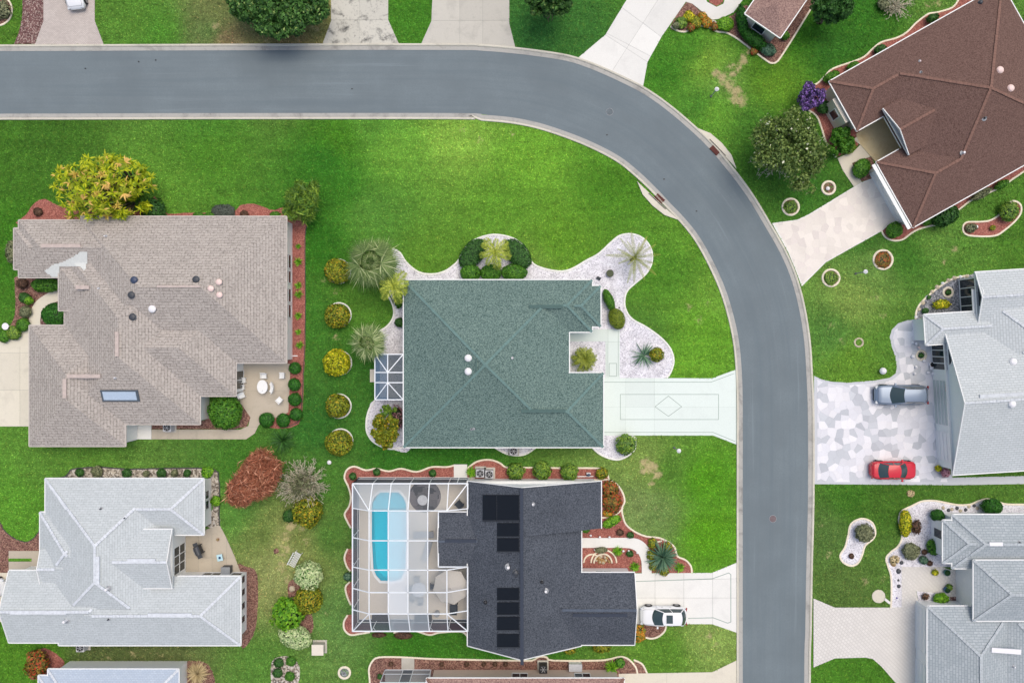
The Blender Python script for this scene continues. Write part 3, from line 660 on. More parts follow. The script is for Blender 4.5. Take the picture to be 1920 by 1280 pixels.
slab_area('patio', [(330,995),(384,1000),(384,993),(412,983),(425,1008),(440,1042),(452,1073),(452,1090),(330,1090)], 'patio', 'joint', 'beige tiled corner patio of the pale grey roofed house', (((373,900),(373,1200)), ((398,900),(398,1200)), hl(1045), ((425,900),(425,1200))), z=.04)
slab_area('garden_path', [(17,1032),(90,1032),(90,1100),(17,1100),(17,1052),(60,1052),(60,1046),(17,1046)], 'patio', 'joint', 'beige entry path left of the pale grey roof', (), z=.04)
slab_area('driveway', [(-200,1073),(22,1073),(22,1165),(-200,1165)], 'conc_cream', 'joint', 'beige driveway at the left edge of the pale grey house', (), z=.03)
# top left
bed('mulch_bed', [(45,-120),(82,-120),(82,40),(66,83),(27,83),(36,60),(42,30)], 'mulch_dark', 'dark mulch strip beside the pink paver driveway', [], smooth=False)
bed('planting_bed', [(-6 + 29 * math.cos(t), 20 + 29 * math.sin(t)) for t in [i * .45 for i in range(14)]], 'mulch_brown', 'round mulch bed with cream ring at the top left corner', [[(-6 + 29 * math.cos(t), 20 + 29 * math.sin(t)) for t in [i * .45 for i in range(14)]]], closed_edge=True)
# top right houses
e6 = [(1257,50),(1270,58),(1285,60),(1300,52),(1315,49),(1330,52),(1345,60),(1362,62),(1385,75),(1410,94),(1438,115),(1447,119),(1458,115),(1475,90),(1500,50),(1530,0),(1545,-30)]
bed('mulch_bed', e6 + [(1500,-30),(1440,40),(1400,10),(1375,28),(1350,38),(1335,40),(1300,10),(1286,6)], 'mulch_brown', 'mulch bed with mixed bushes round the small brown roof at the top', [e6], k=3)
bed('mulch_bed', [(1325,-20),(1330,5),(1343,12),(1355,6),(1358,-20)], 'mulch_red', 'small red mulch pocket beside the white path at the top', [], smooth=False)
e7 = [(1797,0),(1785,15),(1757,24),(1740,27),(1718,43),(1700,61),(1680,72),(1652,80),(1635,93),(1620,107),(1600,116),(1575,124),(1557,132),(1545,145),(1532,157),(1512,168),(1502,187),(1508,202),(1530,217),(1540,240),(1550,270),(1567,295)]
bed('mulch_bed', [(1840,-40),(1815,-30)] + e7 + [(1603,281),(1620,255),(1640,200),(1600,150),(1850,10)], 'mulch_red', 'red mulch bed with cream edge along the north side of the large brown roof', [e7], smooth=False, k=4)
bed('planting_bed', [(1598,306),(1633,294),(1645,318),(1640,334),(1616,341)], 'mulch_brown', 'square planting bed beside the porch of the brown roofed house', [], smooth=False)
e8 = [(1652,432),(1660,445),(1675,451),(1692,449),(1710,436),(1724,429),(1742,424),(1762,418),(1800,391),(1820,376),(1850,363),(1877,350),(1907,330),(1930,315),(2000,275)]
bed('mulch_bed', e8 + [(1990,260),(1900,300),(1720,410),(1690,405),(1665,422)], 'mulch_red', 'mulch bed with cream edge along the south side of the large brown roof', [e8], smooth=False)
e9 = [(1812,417),(1805,427),(1810,439),(1830,443),(1865,442),(1885,430),(1905,412),(1914,397),(1912,383),(1899,377),(1886,385),(1875,401),(1857,413),(1837,416)]
bed('planting_bed', e9, 'mulch_red', 'bean-shaped red mulch bed with cream edge on the right lawn', [e9], closed_edge=True)
# pale house, right
e10 = [(1716,598),(1718,582),(1727,567),(1745,550),(1765,535),(1785,523),(1800,519),(1816,516)]
bed('gravel_bed', e10 + [(1830,520),(1830,595),(1740,596)], 'gravel_grey', 'grey gravel quarter-circle bed at the gabled bay of the pale grey house', [e10], k=3)
bed('gravel_bed', [(1702,640),(1700,660),(1702,680),(1710,697),(1725,706),(1750,708),(1770,706),(1770,630),(1720,628)], 'gravel_grey', 'dark grey gravel bed with ornaments under the bay window of the pale grey house', [], k=3)
# bottom right house
e11 = [(1670,1138),(1671,1110),(1670,1080),(1665,1062),(1661,1046),(1670,1034),(1683,1024),(1690,1010),(1690,995),(1685,975),(1690,958),(1711,947),(1729,939),(1751,938),(1774,942),(1796,946),(1818,945),(1833,939),(1848,935),(1863,936),(1883,944),(1920,945),(2000,945)]
bed('gravel_bed', e11 + [(2000,1000),(1800,1062),(1767,1062),(1691,1062),(1691,1138)], 'gravel_white', 'white gravel garden wrapping the grey roofed house at the right', [e11], 'edging', smooth=False)
bed('gravel_bed', [(1718,1107),(1770,1112),(1778,1122),(1835,1122),(1835,1142),(1725,1142)], 'gravel_white', 'white gravel strip between the path and the garage at the bottom right', [], smooth=False)
e12 = [(1612,972),(1595,982),(1590,1002),(1584,1025),(1575,1040),(1580,1053),(1595,1060),(1608,1055),(1616,1040),(1622,1022),(1636,1010),(1641,998),(1637,982),(1627,974)]
bed('gravel_bed', e12, 'gravel_white', 'kidney-shaped white gravel bed in the lawn by the street', [e12], 'edging', closed_edge=True)
b = MB(); b.cyl((0, 0, 0), .66, .06, 32); b.cyl((0, 0, .06), .6, .02, 32)
o = b.build('round_pad', M['conc_cream']); o.location = W(1647, 1117); tag(o, 'round cream concrete pad in the lawn beside the white gravel', 'concrete pad')
slab_area('stepping_strip', [(1655,1122),(1658,1119),(1670,1128),(1667,1132)], 'conc', 'joint', 'short cream strip from the round pad to the driveway', (), z=.04)
# bottom house
e13 = [(695,1300),(693,1270),(692,1253),(698,1239),(711,1231),(755,1231),(812,1234),(900,1236),(960,1237),(997,1237),(1010,1230),(1025,1231),(1037,1237),(1122,1237),(1145,1234),(1165,1230),(1180,1236),(1192,1250),(1195,1262)]
bed('mulch_bed', [(695,1400)] + e13 + [(1165,1262),(1160,1400)], 'mulch_brown', 'long brown mulch bed north of the bottom brown roof', [e13], smooth=False, k=3)
bed('mulch_bed', [(1190,1236),(1205,1245),(1213,1260),(1196,1262),(1190,1248)], 'mulch_brown', 'small mulch corner beside the bottom driveway', [[(1188,1236),(1204,1244),(1213,1261)]])
slab_area('step_slab', [(753,1232),(777,1232),(777,1262),(753,1262)], 'conc_mid', 'joint', 'speckled concrete step slab at the bottom pool cage', (), z=.05)
bed('mulch_bed', [(510,1240),(525,1230),(545,1231),(560,1245),(562,1268),(550,1300),(515,1300),(508,1270)], 'pebble', 'stony circle of groundcover on the lawn at the bottom', [])
bed('mulch_bed', [(345,1245),(370,1238),(395,1250),(400,1290),(345,1300)], 'mulch_brown', 'bare patch with pale grass clump right of the bluish roof', [])
bed('mulch_bed', [(540,1095),(560,1090),(585,1150),(585,1185),(560,1180),(545,1140)], 'mulch_brown', 'brown mulch showing between the row of round bushes', [])
# ------------------------------------------------------------------ houses
class House:
    def __init__(s, label, wall, roof, cap, origin=(0, 0), ang=0.0, he=2.7, pitch=22, trim='white', ov=.42, gw=.09):
        s.gw = gw
        s.wall, s.roofm, s.capm, s.o, s.a, s.he, s.pitch, s.trim, s.ov = wall, roof, cap, origin, math.radians(ang), he, pitch, trim, ov
        s.label = label; s.blocks = []; s.root = None; s.n = 0
    def px(s, u, v): return (s.o[0] + u * math.cos(s.a) - v * math.sin(s.a), s.o[1] + u * math.sin(s.a) + v * math.cos(s.a))
    def block(s, u0, v0, u1, v1, ridge='u', ends='hh', he=None, pitch=None, ro=.5, walls=True, low=None, gut='1111', rk='11', wi=0.0):
        """eave rectangle in photo pixels as displayed at eave height; ends: west/east (ridge u) or north/south (ridge v)"""
        s.n += 1; he = (he if he is not None else s.he) + .004 * s.n; pt = math.tan(math.radians(pitch or s.pitch)); k = S * (1 - he / H)
        c = W(*s.px((u0 + u1) / 2, (v0 + v1) / 2), he); a, b = (u1 - u0) * k, (v1 - v0) * k     # u extent, v extent
        U = Vector((math.cos(s.a), -math.sin(s.a), 0)); V = Vector((-math.sin(s.a), -math.cos(s.a), 0))
        if ridge == 'u': L, Wd, D, Q = a, b, U, V
        else: L, Wd, D, Q = b, a, V, U
        B = dict(c=c, D=D, Q=Q, L=L, W=Wd, he=he, t=pt, ends=ends, ro=ro, walls=walls, gut=gut, rk=rk, wi=wi)
        w0, w1 = Wd * ro, Wd * (1 - ro); B['rise'] = (Wd / 2) * pt; B['t0'] = B['rise'] / w0; B['t1'] = B['rise'] / w1
        sb = Wd / 2; s0 = sb if ends[0] == 'h' else 0; s1 = sb if ends[1] == 'h' else 0
        if s0 + s1 > L:
            f = L / (s0 + s1); s0 *= f; s1 *= f
            if ends == 'hh' or True: pass
        B['s0'], B['s1'] = s0, s1
        s.blocks.append(B); return B
    def z_at(s, X, Y):
        best = None
        for B in s.blocks:
            d = Vector((X, Y, 0)) - Vector((B['c'].x, B['c'].y, 0)); l = d.dot(B['D']) + B['L'] / 2; q = d.dot(B['Q']) + B['W'] / 2
            if l < 0 or q < 0 or l > B['L'] or q > B['W']: continue
            z = min(q * B['t0'], (B['W'] - q) * B['t1'])
            if B['s0'] > 0: z = min(z, l * B['rise'] / B['s0'])
            if B['s1'] > 0: z = min(z, (B['L'] - l) * B['rise'] / B['s1'])
            z += B['he']
            if best is None or z > best: best = z
        return best
    def wp(s, u, v, he=None):
        p = W(*s.px(u, v), he or s.he); return (p.x / S + 960, 640 - p.y / S)
    def on_roof(s, x, y):
        h = s.he + .5
        for _ in range(12):
            p = W(x, y, h); z = s.z_at(p.x, p.y)
            if z is None: z = s.he
            h = .5 * h + .5 * z
        p = W(x, y, h); e = .15
        z = [s.z_at(p.x + dx, p.y + dy) or h for dx, dy in ((e, 0), (-e, 0), (0, e), (0, -e))]
        n = Vector((-(z[0] - z[1]) / (2 * e), -(z[2] - z[3]) / (2 * e), 1)).normalized()
        return p, n
    def finish(s):
        c0 = sum((b['c'] for b in s.blocks), Vector()) / len(s.blocks); c0.z = 0
        s.root = empty('house', (0, 0, 0), s.label, 'house', None); root = s.root
        rf = MB(); rf.uv = []; wl = MB(); gt = MB(); cap = MB(); sof = MB(); R = random.Random(7)
        def P(B, l, q, z): return B['c'] + B['D'] * (l - B['L'] / 2) + B['Q'] * (q - B['W'] / 2) + Vector((0, 0, z - B['he']))
        for bi, B in enumerate(s.blocks):
            L, Wd, he, rise, s0, s1 = B['L'], B['W'], B['he'], B['rise'], B['s0'], B['s1']; m = Wd * B['ro']; zr = he + rise
            A0, A1, A2, A3 = P(B, 0, 0, he), P(B, L, 0, he), P(B, L, Wd, he), P(B, 0, Wd, he)
            R0, R1 = P(B, s0, m, zr), P(B, L - s1, m, zr)
            faces = [[A0, A1, R1, R0], [A2, A3, R0, R1]]
            if s0 > 0: faces.append([A3, A0, R0])
            if s1 > 0: faces.append([A1, A2, R1])
            for f in faces:
                if (R1 - R0).length < .01 and len(f) == 4: f = f[:3]
                nrm = (f[1] - f[0]).cross(f[2] - f[0])
                if nrm.z < 0: f = f[::-1]; nrm = -nrm
                nrm.normalize(); t = Vector((0, 0, 1)).cross(nrm)
                t = t.normalized() if t.length > 1e-4 else Vector((1, 0, 0)); v = nrm.cross(t)
                rf.add(f, [tuple(range(len(f)))])
                rf.uv += [(p.dot(t), p.dot(v)) for p in f]
            # soffit box under the eaves, fascia
            th = .16; lo = [p - Vector((0, 0, th)) for p in (A0, A1, A2, A3)]
            sof.add([A0, A1, A2, A3] + lo, [(4, 5, 6, 7) if s.flip() else (7, 6, 5, 4), (0, 1, 5, 4), (1, 2, 6, 5), (2, 3, 7, 6), (3, 0, 4, 7)])
            ls = [(A0, A1, True), (A1, A2, s1 > 0), (A2, A3, True), (A3, A0, s0 > 0)]
            ctr = (A0 + A2) / 2
            for gi, (p, q, eave) in enumerate(ls):
                if not eave or B['gut'][gi] == '0': continue
                d = (q - p).normalized(); o = Vector((d.y, -d.x, 0))
                if (p + q).dot(o) / 2 < ctr.dot(o): o = -o
                a, b = p + o * .045 - d * .02 * 1, q + o * .045 + d * .02; vis = []; n = max(1, int((b - a).length / .35))
                for i in range(n):
                    c = a.lerp(b, (i + .5) / n); z = s.z_at(c.x, c.y); vis.append(z is None or z < c.z + .12)
                i = 0
                while i < n:
                    if not vis[i]: i += 1; continue
                    j = i
                    while j < n and vis[j]: j += 1
                    gt.bar(a.lerp(b, i / n) - Vector((0, 0, .05)), a.lerp(b, j / n) - Vector((0, 0, .05)), s.gw, .10); i = j
            for end, l, x in ((0, 0, s0), (1, L, s1)):
                if x > 0 or B['rk'][end] == '0': continue
                for pa in (P(B, l, 0, he), P(B, l, Wd, he)):
                    gt.bar(pa + Vector((0, 0, .03)), P(B, l, m, zr + .03), .07, .12)
            # ridge and hip caps, piece after piece
            lines = [(R0, R1)] if (R1 - R0).length > .3 else []
            if s0 > 0: lines += [(A0, R0), (A3, R0)]
            if s1 > 0: lines += [(A1, R1), (A2, R1)]
            for p, q in lines:
                d = q - p; n = max(1, int(d.length / .32)); 
                for i in range(n):
                    a, b = p + d * (i / n), p + d * ((i + .93) / n); up = Vector((0, 0, .035 + R.uniform(0, .012)))
                    zz = s.z_at((a.x + b.x) / 2, (a.y + b.y) / 2)
                    mz = (a.z + b.z) / 2
                    if zz is None or zz > mz + .03: continue
                    sd = Vector((0, 0, 1)).cross(d).normalized() * .45; mc = (a + b) / 2; zl, zr2 = s.z_at(mc.x + sd.x, mc.y + sd.y), s.z_at(mc.x - sd.x, mc.y - sd.y)
                    if (zl is not None and zl > mz - .04) or (zr2 is not None and zr2 > mz - .04): continue
                    cap.bar(a + up, b + up, .24 + R.uniform(-.03, .03), .045)
            # walls
            if B['walls']:
                ov = s.ov + .003 * bi; g0 = .3 if s0 == 0 else ov; g1 = .3 if s1 == 0 else ov; zt = he - .06; gw_ = g0 + B['wi']
                ws = [P(B, gw_, ov, 0), P(B, L - g1, ov, 0), P(B, L - g1, Wd - ov, 0), P(B, gw_, Wd - ov, 0)]
                wt = [Vector((p.x, p.y, zt)) for p in ws]
                if B['walls'] != 'gable': wl.add(ws + wt, [(0, 1, 5, 4), (1, 2, 6, 5), (2, 3, 7, 6), (3, 0, 4, 7), (4, 5, 6, 7)])
                for l, x in ((g0, s0), (L - g1, s1)):
                    if x > 0: continue
                    za = he + ov * B['t0'] - .06; zb = he + ov * B['t1'] - .06
                    wl.add([P(B, l, ov, zt), P(B, l, Wd - ov, zt), P(B, l, Wd - ov, zb), P(B, l, m, zr - .07), P(B, l, ov, za)], [(0, 1, 2, 3, 4)])
        s.walls = wl.build('wall', M[s.wall], root)
        s.roof = rf.build('roof', M[s.roofm], root)
        sof.build('soffit', M[s.trim], root); gt.build('gutter', M[s.trim], root)
        if s.capm and cap.f: tag(cap.build('ridge_cap', M[s.capm], s.roof), None, None, None, 'stuff')
        return s
    def flip(s): return False
    # roof fittings ------------------------------------------------
    def fit(s, name, x, y, builder, mat, label=None, tilt=False):
        p, n = s.on_roof(x, y); b = MB(); builder(b); o = b.build(name, M[mat], s.roof); o.location = p
        if tilt: o.rotation_euler = n.to_track_quat('Z', 'Y').to_euler()
        if label: o['label'] = label
        return o
    def vent(s, x, y, r=.33, mat='black', label=None):
        o = s.fit('roof_vent', x, y, lambda b: (b.cyl((0, 0, -.1), r * .7, .2, 14), b.dome((0, 0, .08), r, .16, 16)), mat, label)
        f = MB(); f.cyl((0, 0, .0), r * 1.05, .02, 16); f.build('flashing', M['grey'], o)
    def tube_light(s, x, y, mat='pipe'):
        o = s.fit('tube_skylight', x, y, lambda b: (b.cyl((0, 0, -.1), .33, .22, 18), b.dome((0, 0, .12), .31, .14, 18)), mat)
    def pipe(s, x, y, h=.35, mat='pipe', r=.06):
        o = s.fit('vent_pipe', x, y, lambda b: b.cyl((0, 0, -.1), r, h + .1, 10), mat)
        f = MB(); f.cyl((0, 0, 0), r * 2.6, .04, 12, r2=r * 1.1); f.build('flashing', M['grey'], o)
    def ridge_vent(s, p, q, mat=None, w=.34, h=.09):
        a, _ = s.on_roof(*p); b, _ = s.on_roof(*q); z = max(a.z, b.z)
        mb = MB(); a.z = b.z = z + .07; mb.bar(a, b, w, h); d = (b - a).normalized()
        mb.build('ridge_vent', M[mat or s.capm], s.roof)
    # wall openings: a, b = ground pixels of the wall line (from on_roof-free wall foot), z0, z1
    def opening(s, a, b, z0, z1, panes=1, name='window', pane='glass', frame='white', arch=False, rows=1, off=.03, outward=None):
        A, B_ = W(*a), W(*b); d = (B_ - A).normalized(); n = Vector((d.y, -d.x, 0))
        if outward is not None and n.dot(Vector((outward[0], -outward[1], 0))) < 0: n = -n
        A, B_ = A + n * off, B_ + n * off; L = (B_ - A).length; root = MB()
        fw = .07
        for z in (z0, z1): root.bar(A + Vector((0, 0, z)), B_ + Vector((0, 0, z)), .07, fw)
        for i in range(panes + 1):
            p = A.lerp(B_, i / panes); root.bar(p + Vector((0, 0, z0 + fw / 2)), p + Vector((0, 0, z1 - fw / 2)), .06, fw)
        for j in range(1, rows): root.bar(A + Vector((0, 0, z0 + (z1 - z0) * j / rows)), B_ + Vector((0, 0, z0 + (z1 - z0) * j / rows)), .055, .05)
        fr = root.build(name, M[frame], s.root)
        for i in range(panes):
            p, q = A.lerp(B_, i / panes) + d * .04, A.lerp(B_, (i + 1) / panes) - d * .04
            for j in range(rows):
                za, zb = z0 + .04 + (z1 - z0) * j / rows, z0 - .03 + (z1 - z0) * (j + 1) / rows
                g = MB(); o_ = n * -.012
                g.add([p + o_ + Vector((0, 0, za)), q + o_ + Vector((0, 0, za)), q + o_ + Vector((0, 0, zb)), p + o_ + Vector((0, 0, zb))], [(0, 1, 2, 3)])
                g.build('pane' if name != 'garage_door' else 'panel', M[pane], fr)
        if arch:
            c = (A + B_) / 2; r = L / 2 * .62; g = MB(); t = MB(); nseg = 12
            pts = [c + d * (r * math.cos(math.pi * i / nseg)) + Vector((0, 0, z1 + .14 + r * .8 * math.sin(math.pi * i / nseg))) for i in range(nseg + 1)]
            g.add([c + Vector((0, 0, z1 + .14)) - n * .01] + [p - n * .01 for p in pts], [(0, i, i + 1) for i in range(1, nseg + 1)])
            for p, q in zip(pts, pts[1:]): t.bar(p, q, .07, .07)
            t.bar(pts[0], pts[-1], .07, .07)
            f2 = t.build('arched_window', M[frame], s.root); g.build('pane', M[pane], f2)
        return fr

def sh(name, a, b, c, **k): M[name] = shingle(name, C(*a), C(*b), C(*c), **k)
sh('roof_tan', (158, 151, 144), (180, 172, 164), (202, 195, 187), contrast=1.0, streak=.15, sp_scale=6, row=.27, mort=.035, deep=.55)
sh('roof_green', (70, 95, 92), (92, 116, 112), (126, 149, 141), contrast=1.3, streak=.12, sp_scale=8.5)
sh('roof_dark', (58, 64, 73), (74, 80, 89), (98, 104, 113), contrast=1.2, streak=.3, sp_scale=8.5)
sh('roof_pale', (182, 190, 192), (196, 204, 206), (208, 214, 216), contrast=.8, streak=.12, sp_scale=7, row=.22, mort=.022, deep=.72)
sh('roof_brown', (92, 68, 62), (106, 82, 75), (124, 99, 90), contrast=1.0, streak=.12, sp_scale=8.5)
sh('roof_pinkbrown', (124, 96, 92), (144, 116, 108), (184, 154, 142), contrast=1.0, sp_scale=8)
sh('roof_blue', (186, 200, 216), (202, 214, 226), (172, 186, 202), contrast=.5, sp_scale=4)
sh('roof_whitegrey', (200, 207, 208), (212, 218, 219), (186, 194, 197), contrast=.8, streak=.2, sp_scale=7, row=.24, mort=.028, deep=.66)
sh('roof_grey', (170, 180, 184), (190, 198, 202), (150, 160, 166), contrast=.9, streak=.2, sp_scale=7, row=.24, mort=.028, deep=.66)
for n_, c_ in (('cap_tan', (196, 182, 174)), ('cap_green', (108, 138, 134)), ('cap_dark', (88, 98, 112)), ('cap_pale', (214, 220, 226)), ('cap_brown', (132, 100, 88)),
               ('cap_white', (206, 212, 216)), ('cap_grey', (182, 190, 194))):
    M[n_] = plain(n_, C(*c_), .9, var=.14, scale=3)

M['tan_trim'] = plain('tan_trim', C(206, 198, 188), .6, var=.04)
# 1 tan roofed house
h = House('large tan roofed house behind the golden palm clump at the left', 'white', 'roof_tan', None, pitch=21, trim='tan_trim', gw=.07, ov=.26)
h.block(150, 406, 537, 680, 'u', 'hh'); h.block(35, 413, 430, 520, 'u', 'hh'); h.block(26, 428, 120, 505, 'u', 'hh', he=2.68)
h.block(110, 498, 380, 582, 'u', 'hh', he=2.9); h.block(121, 470, 375, 795, 'v', 'hh'); h.block(200, 560, 442, 742, 'u', 'hh')
h.block(55, 610, 235, 836, 'v', 'hh'); h.finish()
for x, y in ((252, 525), (247, 553), (249, 594), (368, 524)): h.vent(x, y, .34, 'navy' if x == 252 else 'dark')
h.vent(286, 579, .36, 'pipe')
for x, y in ((411, 529), (396, 541), (412, 553)): h.vent(x, y, .30, 'pink')
h.pipe(199, 443); h.pipe(216, 708, .2); h.pipe(185, 541, .15)
h.ridge_vent((295, 537), (376, 537), 'roof_taupe' if 'roof_taupe' in M else 'cap_tan', .2); h.ridge_vent((78, 461), (152, 461), 'cap_tan')
h.ridge_vent((220, 622), (220, 668), 'cap_tan'); h.ridge_vent((127, 705), (189, 705), 'cap_tan'); h.ridge_vent((122, 710), (122, 746), 'cap_tan'); h.ridge_vent((145, 539), (168, 539), 'cap_tan')
def drape(h, poly, mat, name, step=2.5, lift=.03):
    xs = [p[0] for p in poly]; ys = [p[1] for p in poly]; b = MB(); x = min(xs)
    def ins(px_, py_):
        r = False
        for k in range(len(poly)):
            a, c = poly[k - 1], poly[k]
            if (a[1] > py_) != (c[1] > py_) and px_ < (c[0] - a[0]) * (py_ - a[1]) / (c[1] - a[1]) + a[0]: r = not r
        return r
    while x < max(xs):
        y = min(ys)
        while y < max(ys):
            if ins(x + step / 2, y + step / 2): b.add([h.on_roof(u, v)[0] + Vector((0, 0, lift)) for u, v in ((x, y + step), (x + step, y + step), (x + step, y), (x, y))], [(0, 1, 2, 3)])
            y += step
        x += step
    return b.build(name, M[mat], h.roof)
M['patch'] = plain('pale_roof_sealant', C(214, 218, 214), .8, var=.08)
drape(h, [(140,480),(150,472),(165,472),(165,486),(159,508),(150,500),(144,500),(112,500),(109,520),(98,520),(84,508),(92,503),(100,496),(116,492)], 'patch', 'sealant_patch')
p, n = h.on_roof(226, 741)
M['roof_flash'] = plain('skylight_flashing', C(84, 94, 104), .5)
sk = MB(); sk.box((0, 0, .05), 3.5, 1.15, .14); o = sk.build('skylight', M['roof_flash'], h.roof); o.location = p; o.rotation_euler = n.to_track_quat('Z', 'Y').to_euler()
q = n.to_track_quat('Z', 'Y'); o.rotation_euler = Matrix.Rotation(0, 3, 'Z').to_euler(); o.rotation_euler = (math.asin(max(-.5, min(.5, -n.y))), math.asin(max(-.5, min(.5, n.x))), 0)
g = MB(); g.box((0, .02, .14), 3.1, .84, .07); g.build('pane', M['glass_pale'], o)
xe = h.wp(537 - 5.2, 0)[0]
for ya, yb in ((480, 505), (510, 532), (543, 567), (572, 596)): h.opening((xe, ya), (xe, yb), .5, 2.2, 1, outward=(1, 0), rows=2)
xe = h.wp(442 - 5.2, 0)[0]; h.opening((xe, 694), (xe, 728), .1, 2.1, 2, 'sliding_door', outward=(1, 0))
TAN = h
# white curled sheet on the garage roof edge (a downspout elbow)
def east(h, u, v0, v1, *a, **k):
    x = h.wp(u - 8.2, 0)[0]; return h.opening((x, h.wp(0, v0)[1]), (x, h.wp(0, v1)[1]), *a, outward=(1, 0), **k)
def north(h, v, u0, u1, *a, **k):
    y = h.wp(0, v + 8.2)[1]; return h.opening((h.wp(u0, 0)[0], y), (h.wp(u1, 0)[0], y), *a, outward=(0, -1), **k)
def south(h, v, u0, u1, *a, **k):
    y = h.wp(0, v - 8.2)[1]; return h.opening((h.wp(u0, 0)[0], y), (h.wp(u1, 0)[0], y), *a, outward=(0, 1), **k)
def west(h, u, v0, v1, *a, **k):
    x = h.wp(u + 8.2, 0)[0]; return h.opening((x, h.wp(0, v0)[1]), (x, h.wp(0, v1)[1]), *a, outward=(-1, 0), **k)
def GREEN_WINDOWS(h):
    east(h, 1126, 550, 590, .4, 2.1, 3, frame='teal'); east(h, 1131, 722, 812, .05, 2.2, 4, 'garage_door', 'white', 'white', rows=4)
    east(h, 1067, 650, 668, .05, 2.1, 1, 'front_door', 'teal', 'white'); north(h, 525, 800, 840, .8, 2.1, 2); north(h, 525, 990, 1030, .8, 2.1, 2)
    south(h, 838, 800, 840, .8, 2.1, 2); south(h, 838, 900, 930, .8, 2.1, 2, frame='teal'); south(h, 838, 1020, 1070, .8, 2.1, 2, frame='teal')
    west(h, 757, 560, 600, .8, 2.1, 2)
# 2 green roofed house
h = House('green roofed house in the middle of the picture with white gravel beds', 'mintwall', 'roof_green', 'cap_green', pitch=20)
h.block(757, 525, 1067, 838, 'u', 'hh'); h.block(860, 525, 1110, 622, 'u', 'hh'); h.block(880, 536, 1126, 612, 'u', 'hh', he=2.69); h.block(890, 699, 1131, 838, 'u', 'hh')
h.finish()
h.tube_light(878, 671); h.tube_light(878, 696); h.pipe(960, 671, .15); h.pipe(884, 804, .1, 'dark'); h.pipe(888, 803, .1, 'grey')
M['rv_green'] = plain('ridge_vent_green', C(80, 106, 102), .9); M['rv_dark'] = plain('ridge_vent_dark', C(56, 64, 78), .9)
h.ridge_vent((992, 575), (1055, 575), 'rv_green'); h.ridge_vent((977, 770), (1060, 770), 'rv_green'); h.ridge_vent((893, 672), (893, 697), 'rv_green', .12)
GREEN_WINDOWS(h)
GREEN = h
# 3 dark roofed house
h = House('dark slate roofed house with solar panels next to the pool cage', 'white', 'roof_dark', 'cap_dark', pitch=27)
h.block(877, 901, 1127, 990, 'v', 'gg', ro=.40, pitch=25.3, rk='10')
h.block(877, 986, 1090, 1210, 'v', 'gg', ro=.4695, pitch=28.9, he=2.7, rk='01')
h.block(822, 960, 960, 1062, 'u', 'gh', he=2.62, pitch=13); h.block(985, 1073, 1190, 1208, 'u', 'hg', pitch=20, ro=.45)
h.finish()
h.ridge_vent((834, 1013), (893, 1013), 'rv_dark', .3); h.ridge_vent((1074, 1152), (1176, 1152), 'rv_dark', .3)
h.ridge_vent((978, 914), (978, 1218), 'rv_dark', .3); h.pipe(953, 1062, .3, 'pipe', .13); h.pipe(1023, 1107, .25, 'pipe', .11); h.vent(967, 1073, .28, 'dark'); h.vent(910, 1128, .2, 'black'); h.pipe(999, 945, .12, 'pipe', .08); h.vent(1016, 1090, .16, 'black')
def solar(x0, y0, x1, y1, lab=None):
    P0, n = h.on_roof((x0 + x1) / 2, (y0 + y1) / 2); cs = [h.on_roof(x, y)[0] + Vector((0, 0, .10)) for x, y in ((x0, y0), (x1, y0), (x1, y1), (x0, y1))]
    b = MB(); lo = [c - Vector((0, 0, .06)) for c in cs]; b.add(cs + lo, [(3, 2, 1, 0), (4, 5, 6, 7), (0, 1, 5, 4), (1, 2, 6, 5), (2, 3, 7, 6), (3, 0, 4, 7)])
    o = b.build('solar_panel', M['solar'], h.roof)
    t = MB(); t.bar(cs[0].lerp(cs[3], .96) + Vector((0, 0, .03)), cs[1].lerp(cs[2], .96) + Vector((0, 0, .03)), .07); t.build('header_pipe', M['dark'], o)
for a in ((905, 927, 931, 977), (932, 927, 973, 977), (932, 979.5, 973, 1006), (932, 1008, 973, 1034),
          (932, 1101, 973, 1125), (932, 1128, 973, 1152), (932, 1155, 973, 1181), (932, 1187, 973, 1213)): solar(*a)
east(h, 1190, 1085, 1175, .05, 2.2, 4, 'garage_door', 'white', 'white', rows=4); east(h, 1127, 925, 960, .7, 2.1, 2); south(h, 1209, 1040, 1080, .8, 2.1, 2); south(h, 1209, 1120, 1150, .8, 2.1, 2)
north(h, 1073, 1120, 1150, .9, 2.1, 2); north(h, 901, 1020, 1050, .9, 2.1, 2); north(h, 901, 1085, 1110, .9, 2.1, 2); east(h, 1090, 1005, 1022, .05, 2.1, 1, 'front_door', 'white', 'white')
DARK = h
# 4 pale roofed house, bottom left
h = House('pale grey roofed house with arched dormer window at the bottom left', 'white', 'roof_pale', 'cap_pale', pitch=21)
h.block(85, 897, 382, 1002, 'u', 'hh', pitch=20); h.block(85, 897, 312, 1190, 'v', 'hh', pitch=20.5, ro=.52); h.block(75, 960, 200, 1100, 'u', 'hh', he=2.68, pitch=20); h.block(110, 1080, 451, 1209, 'u', 'hh', pitch=21)
h.block(17, 1069, 250, 1204, 'u', 'gh', pitch=21); h.block(76, 1030, 150, 1097, 'u', 'gg', he=3.0, pitch=16, rk='10', gut='0000'); h.block(215, 992, 323, 1102, 'u', 'gg', he=3.4, pitch=20, rk='01', gut='1010')
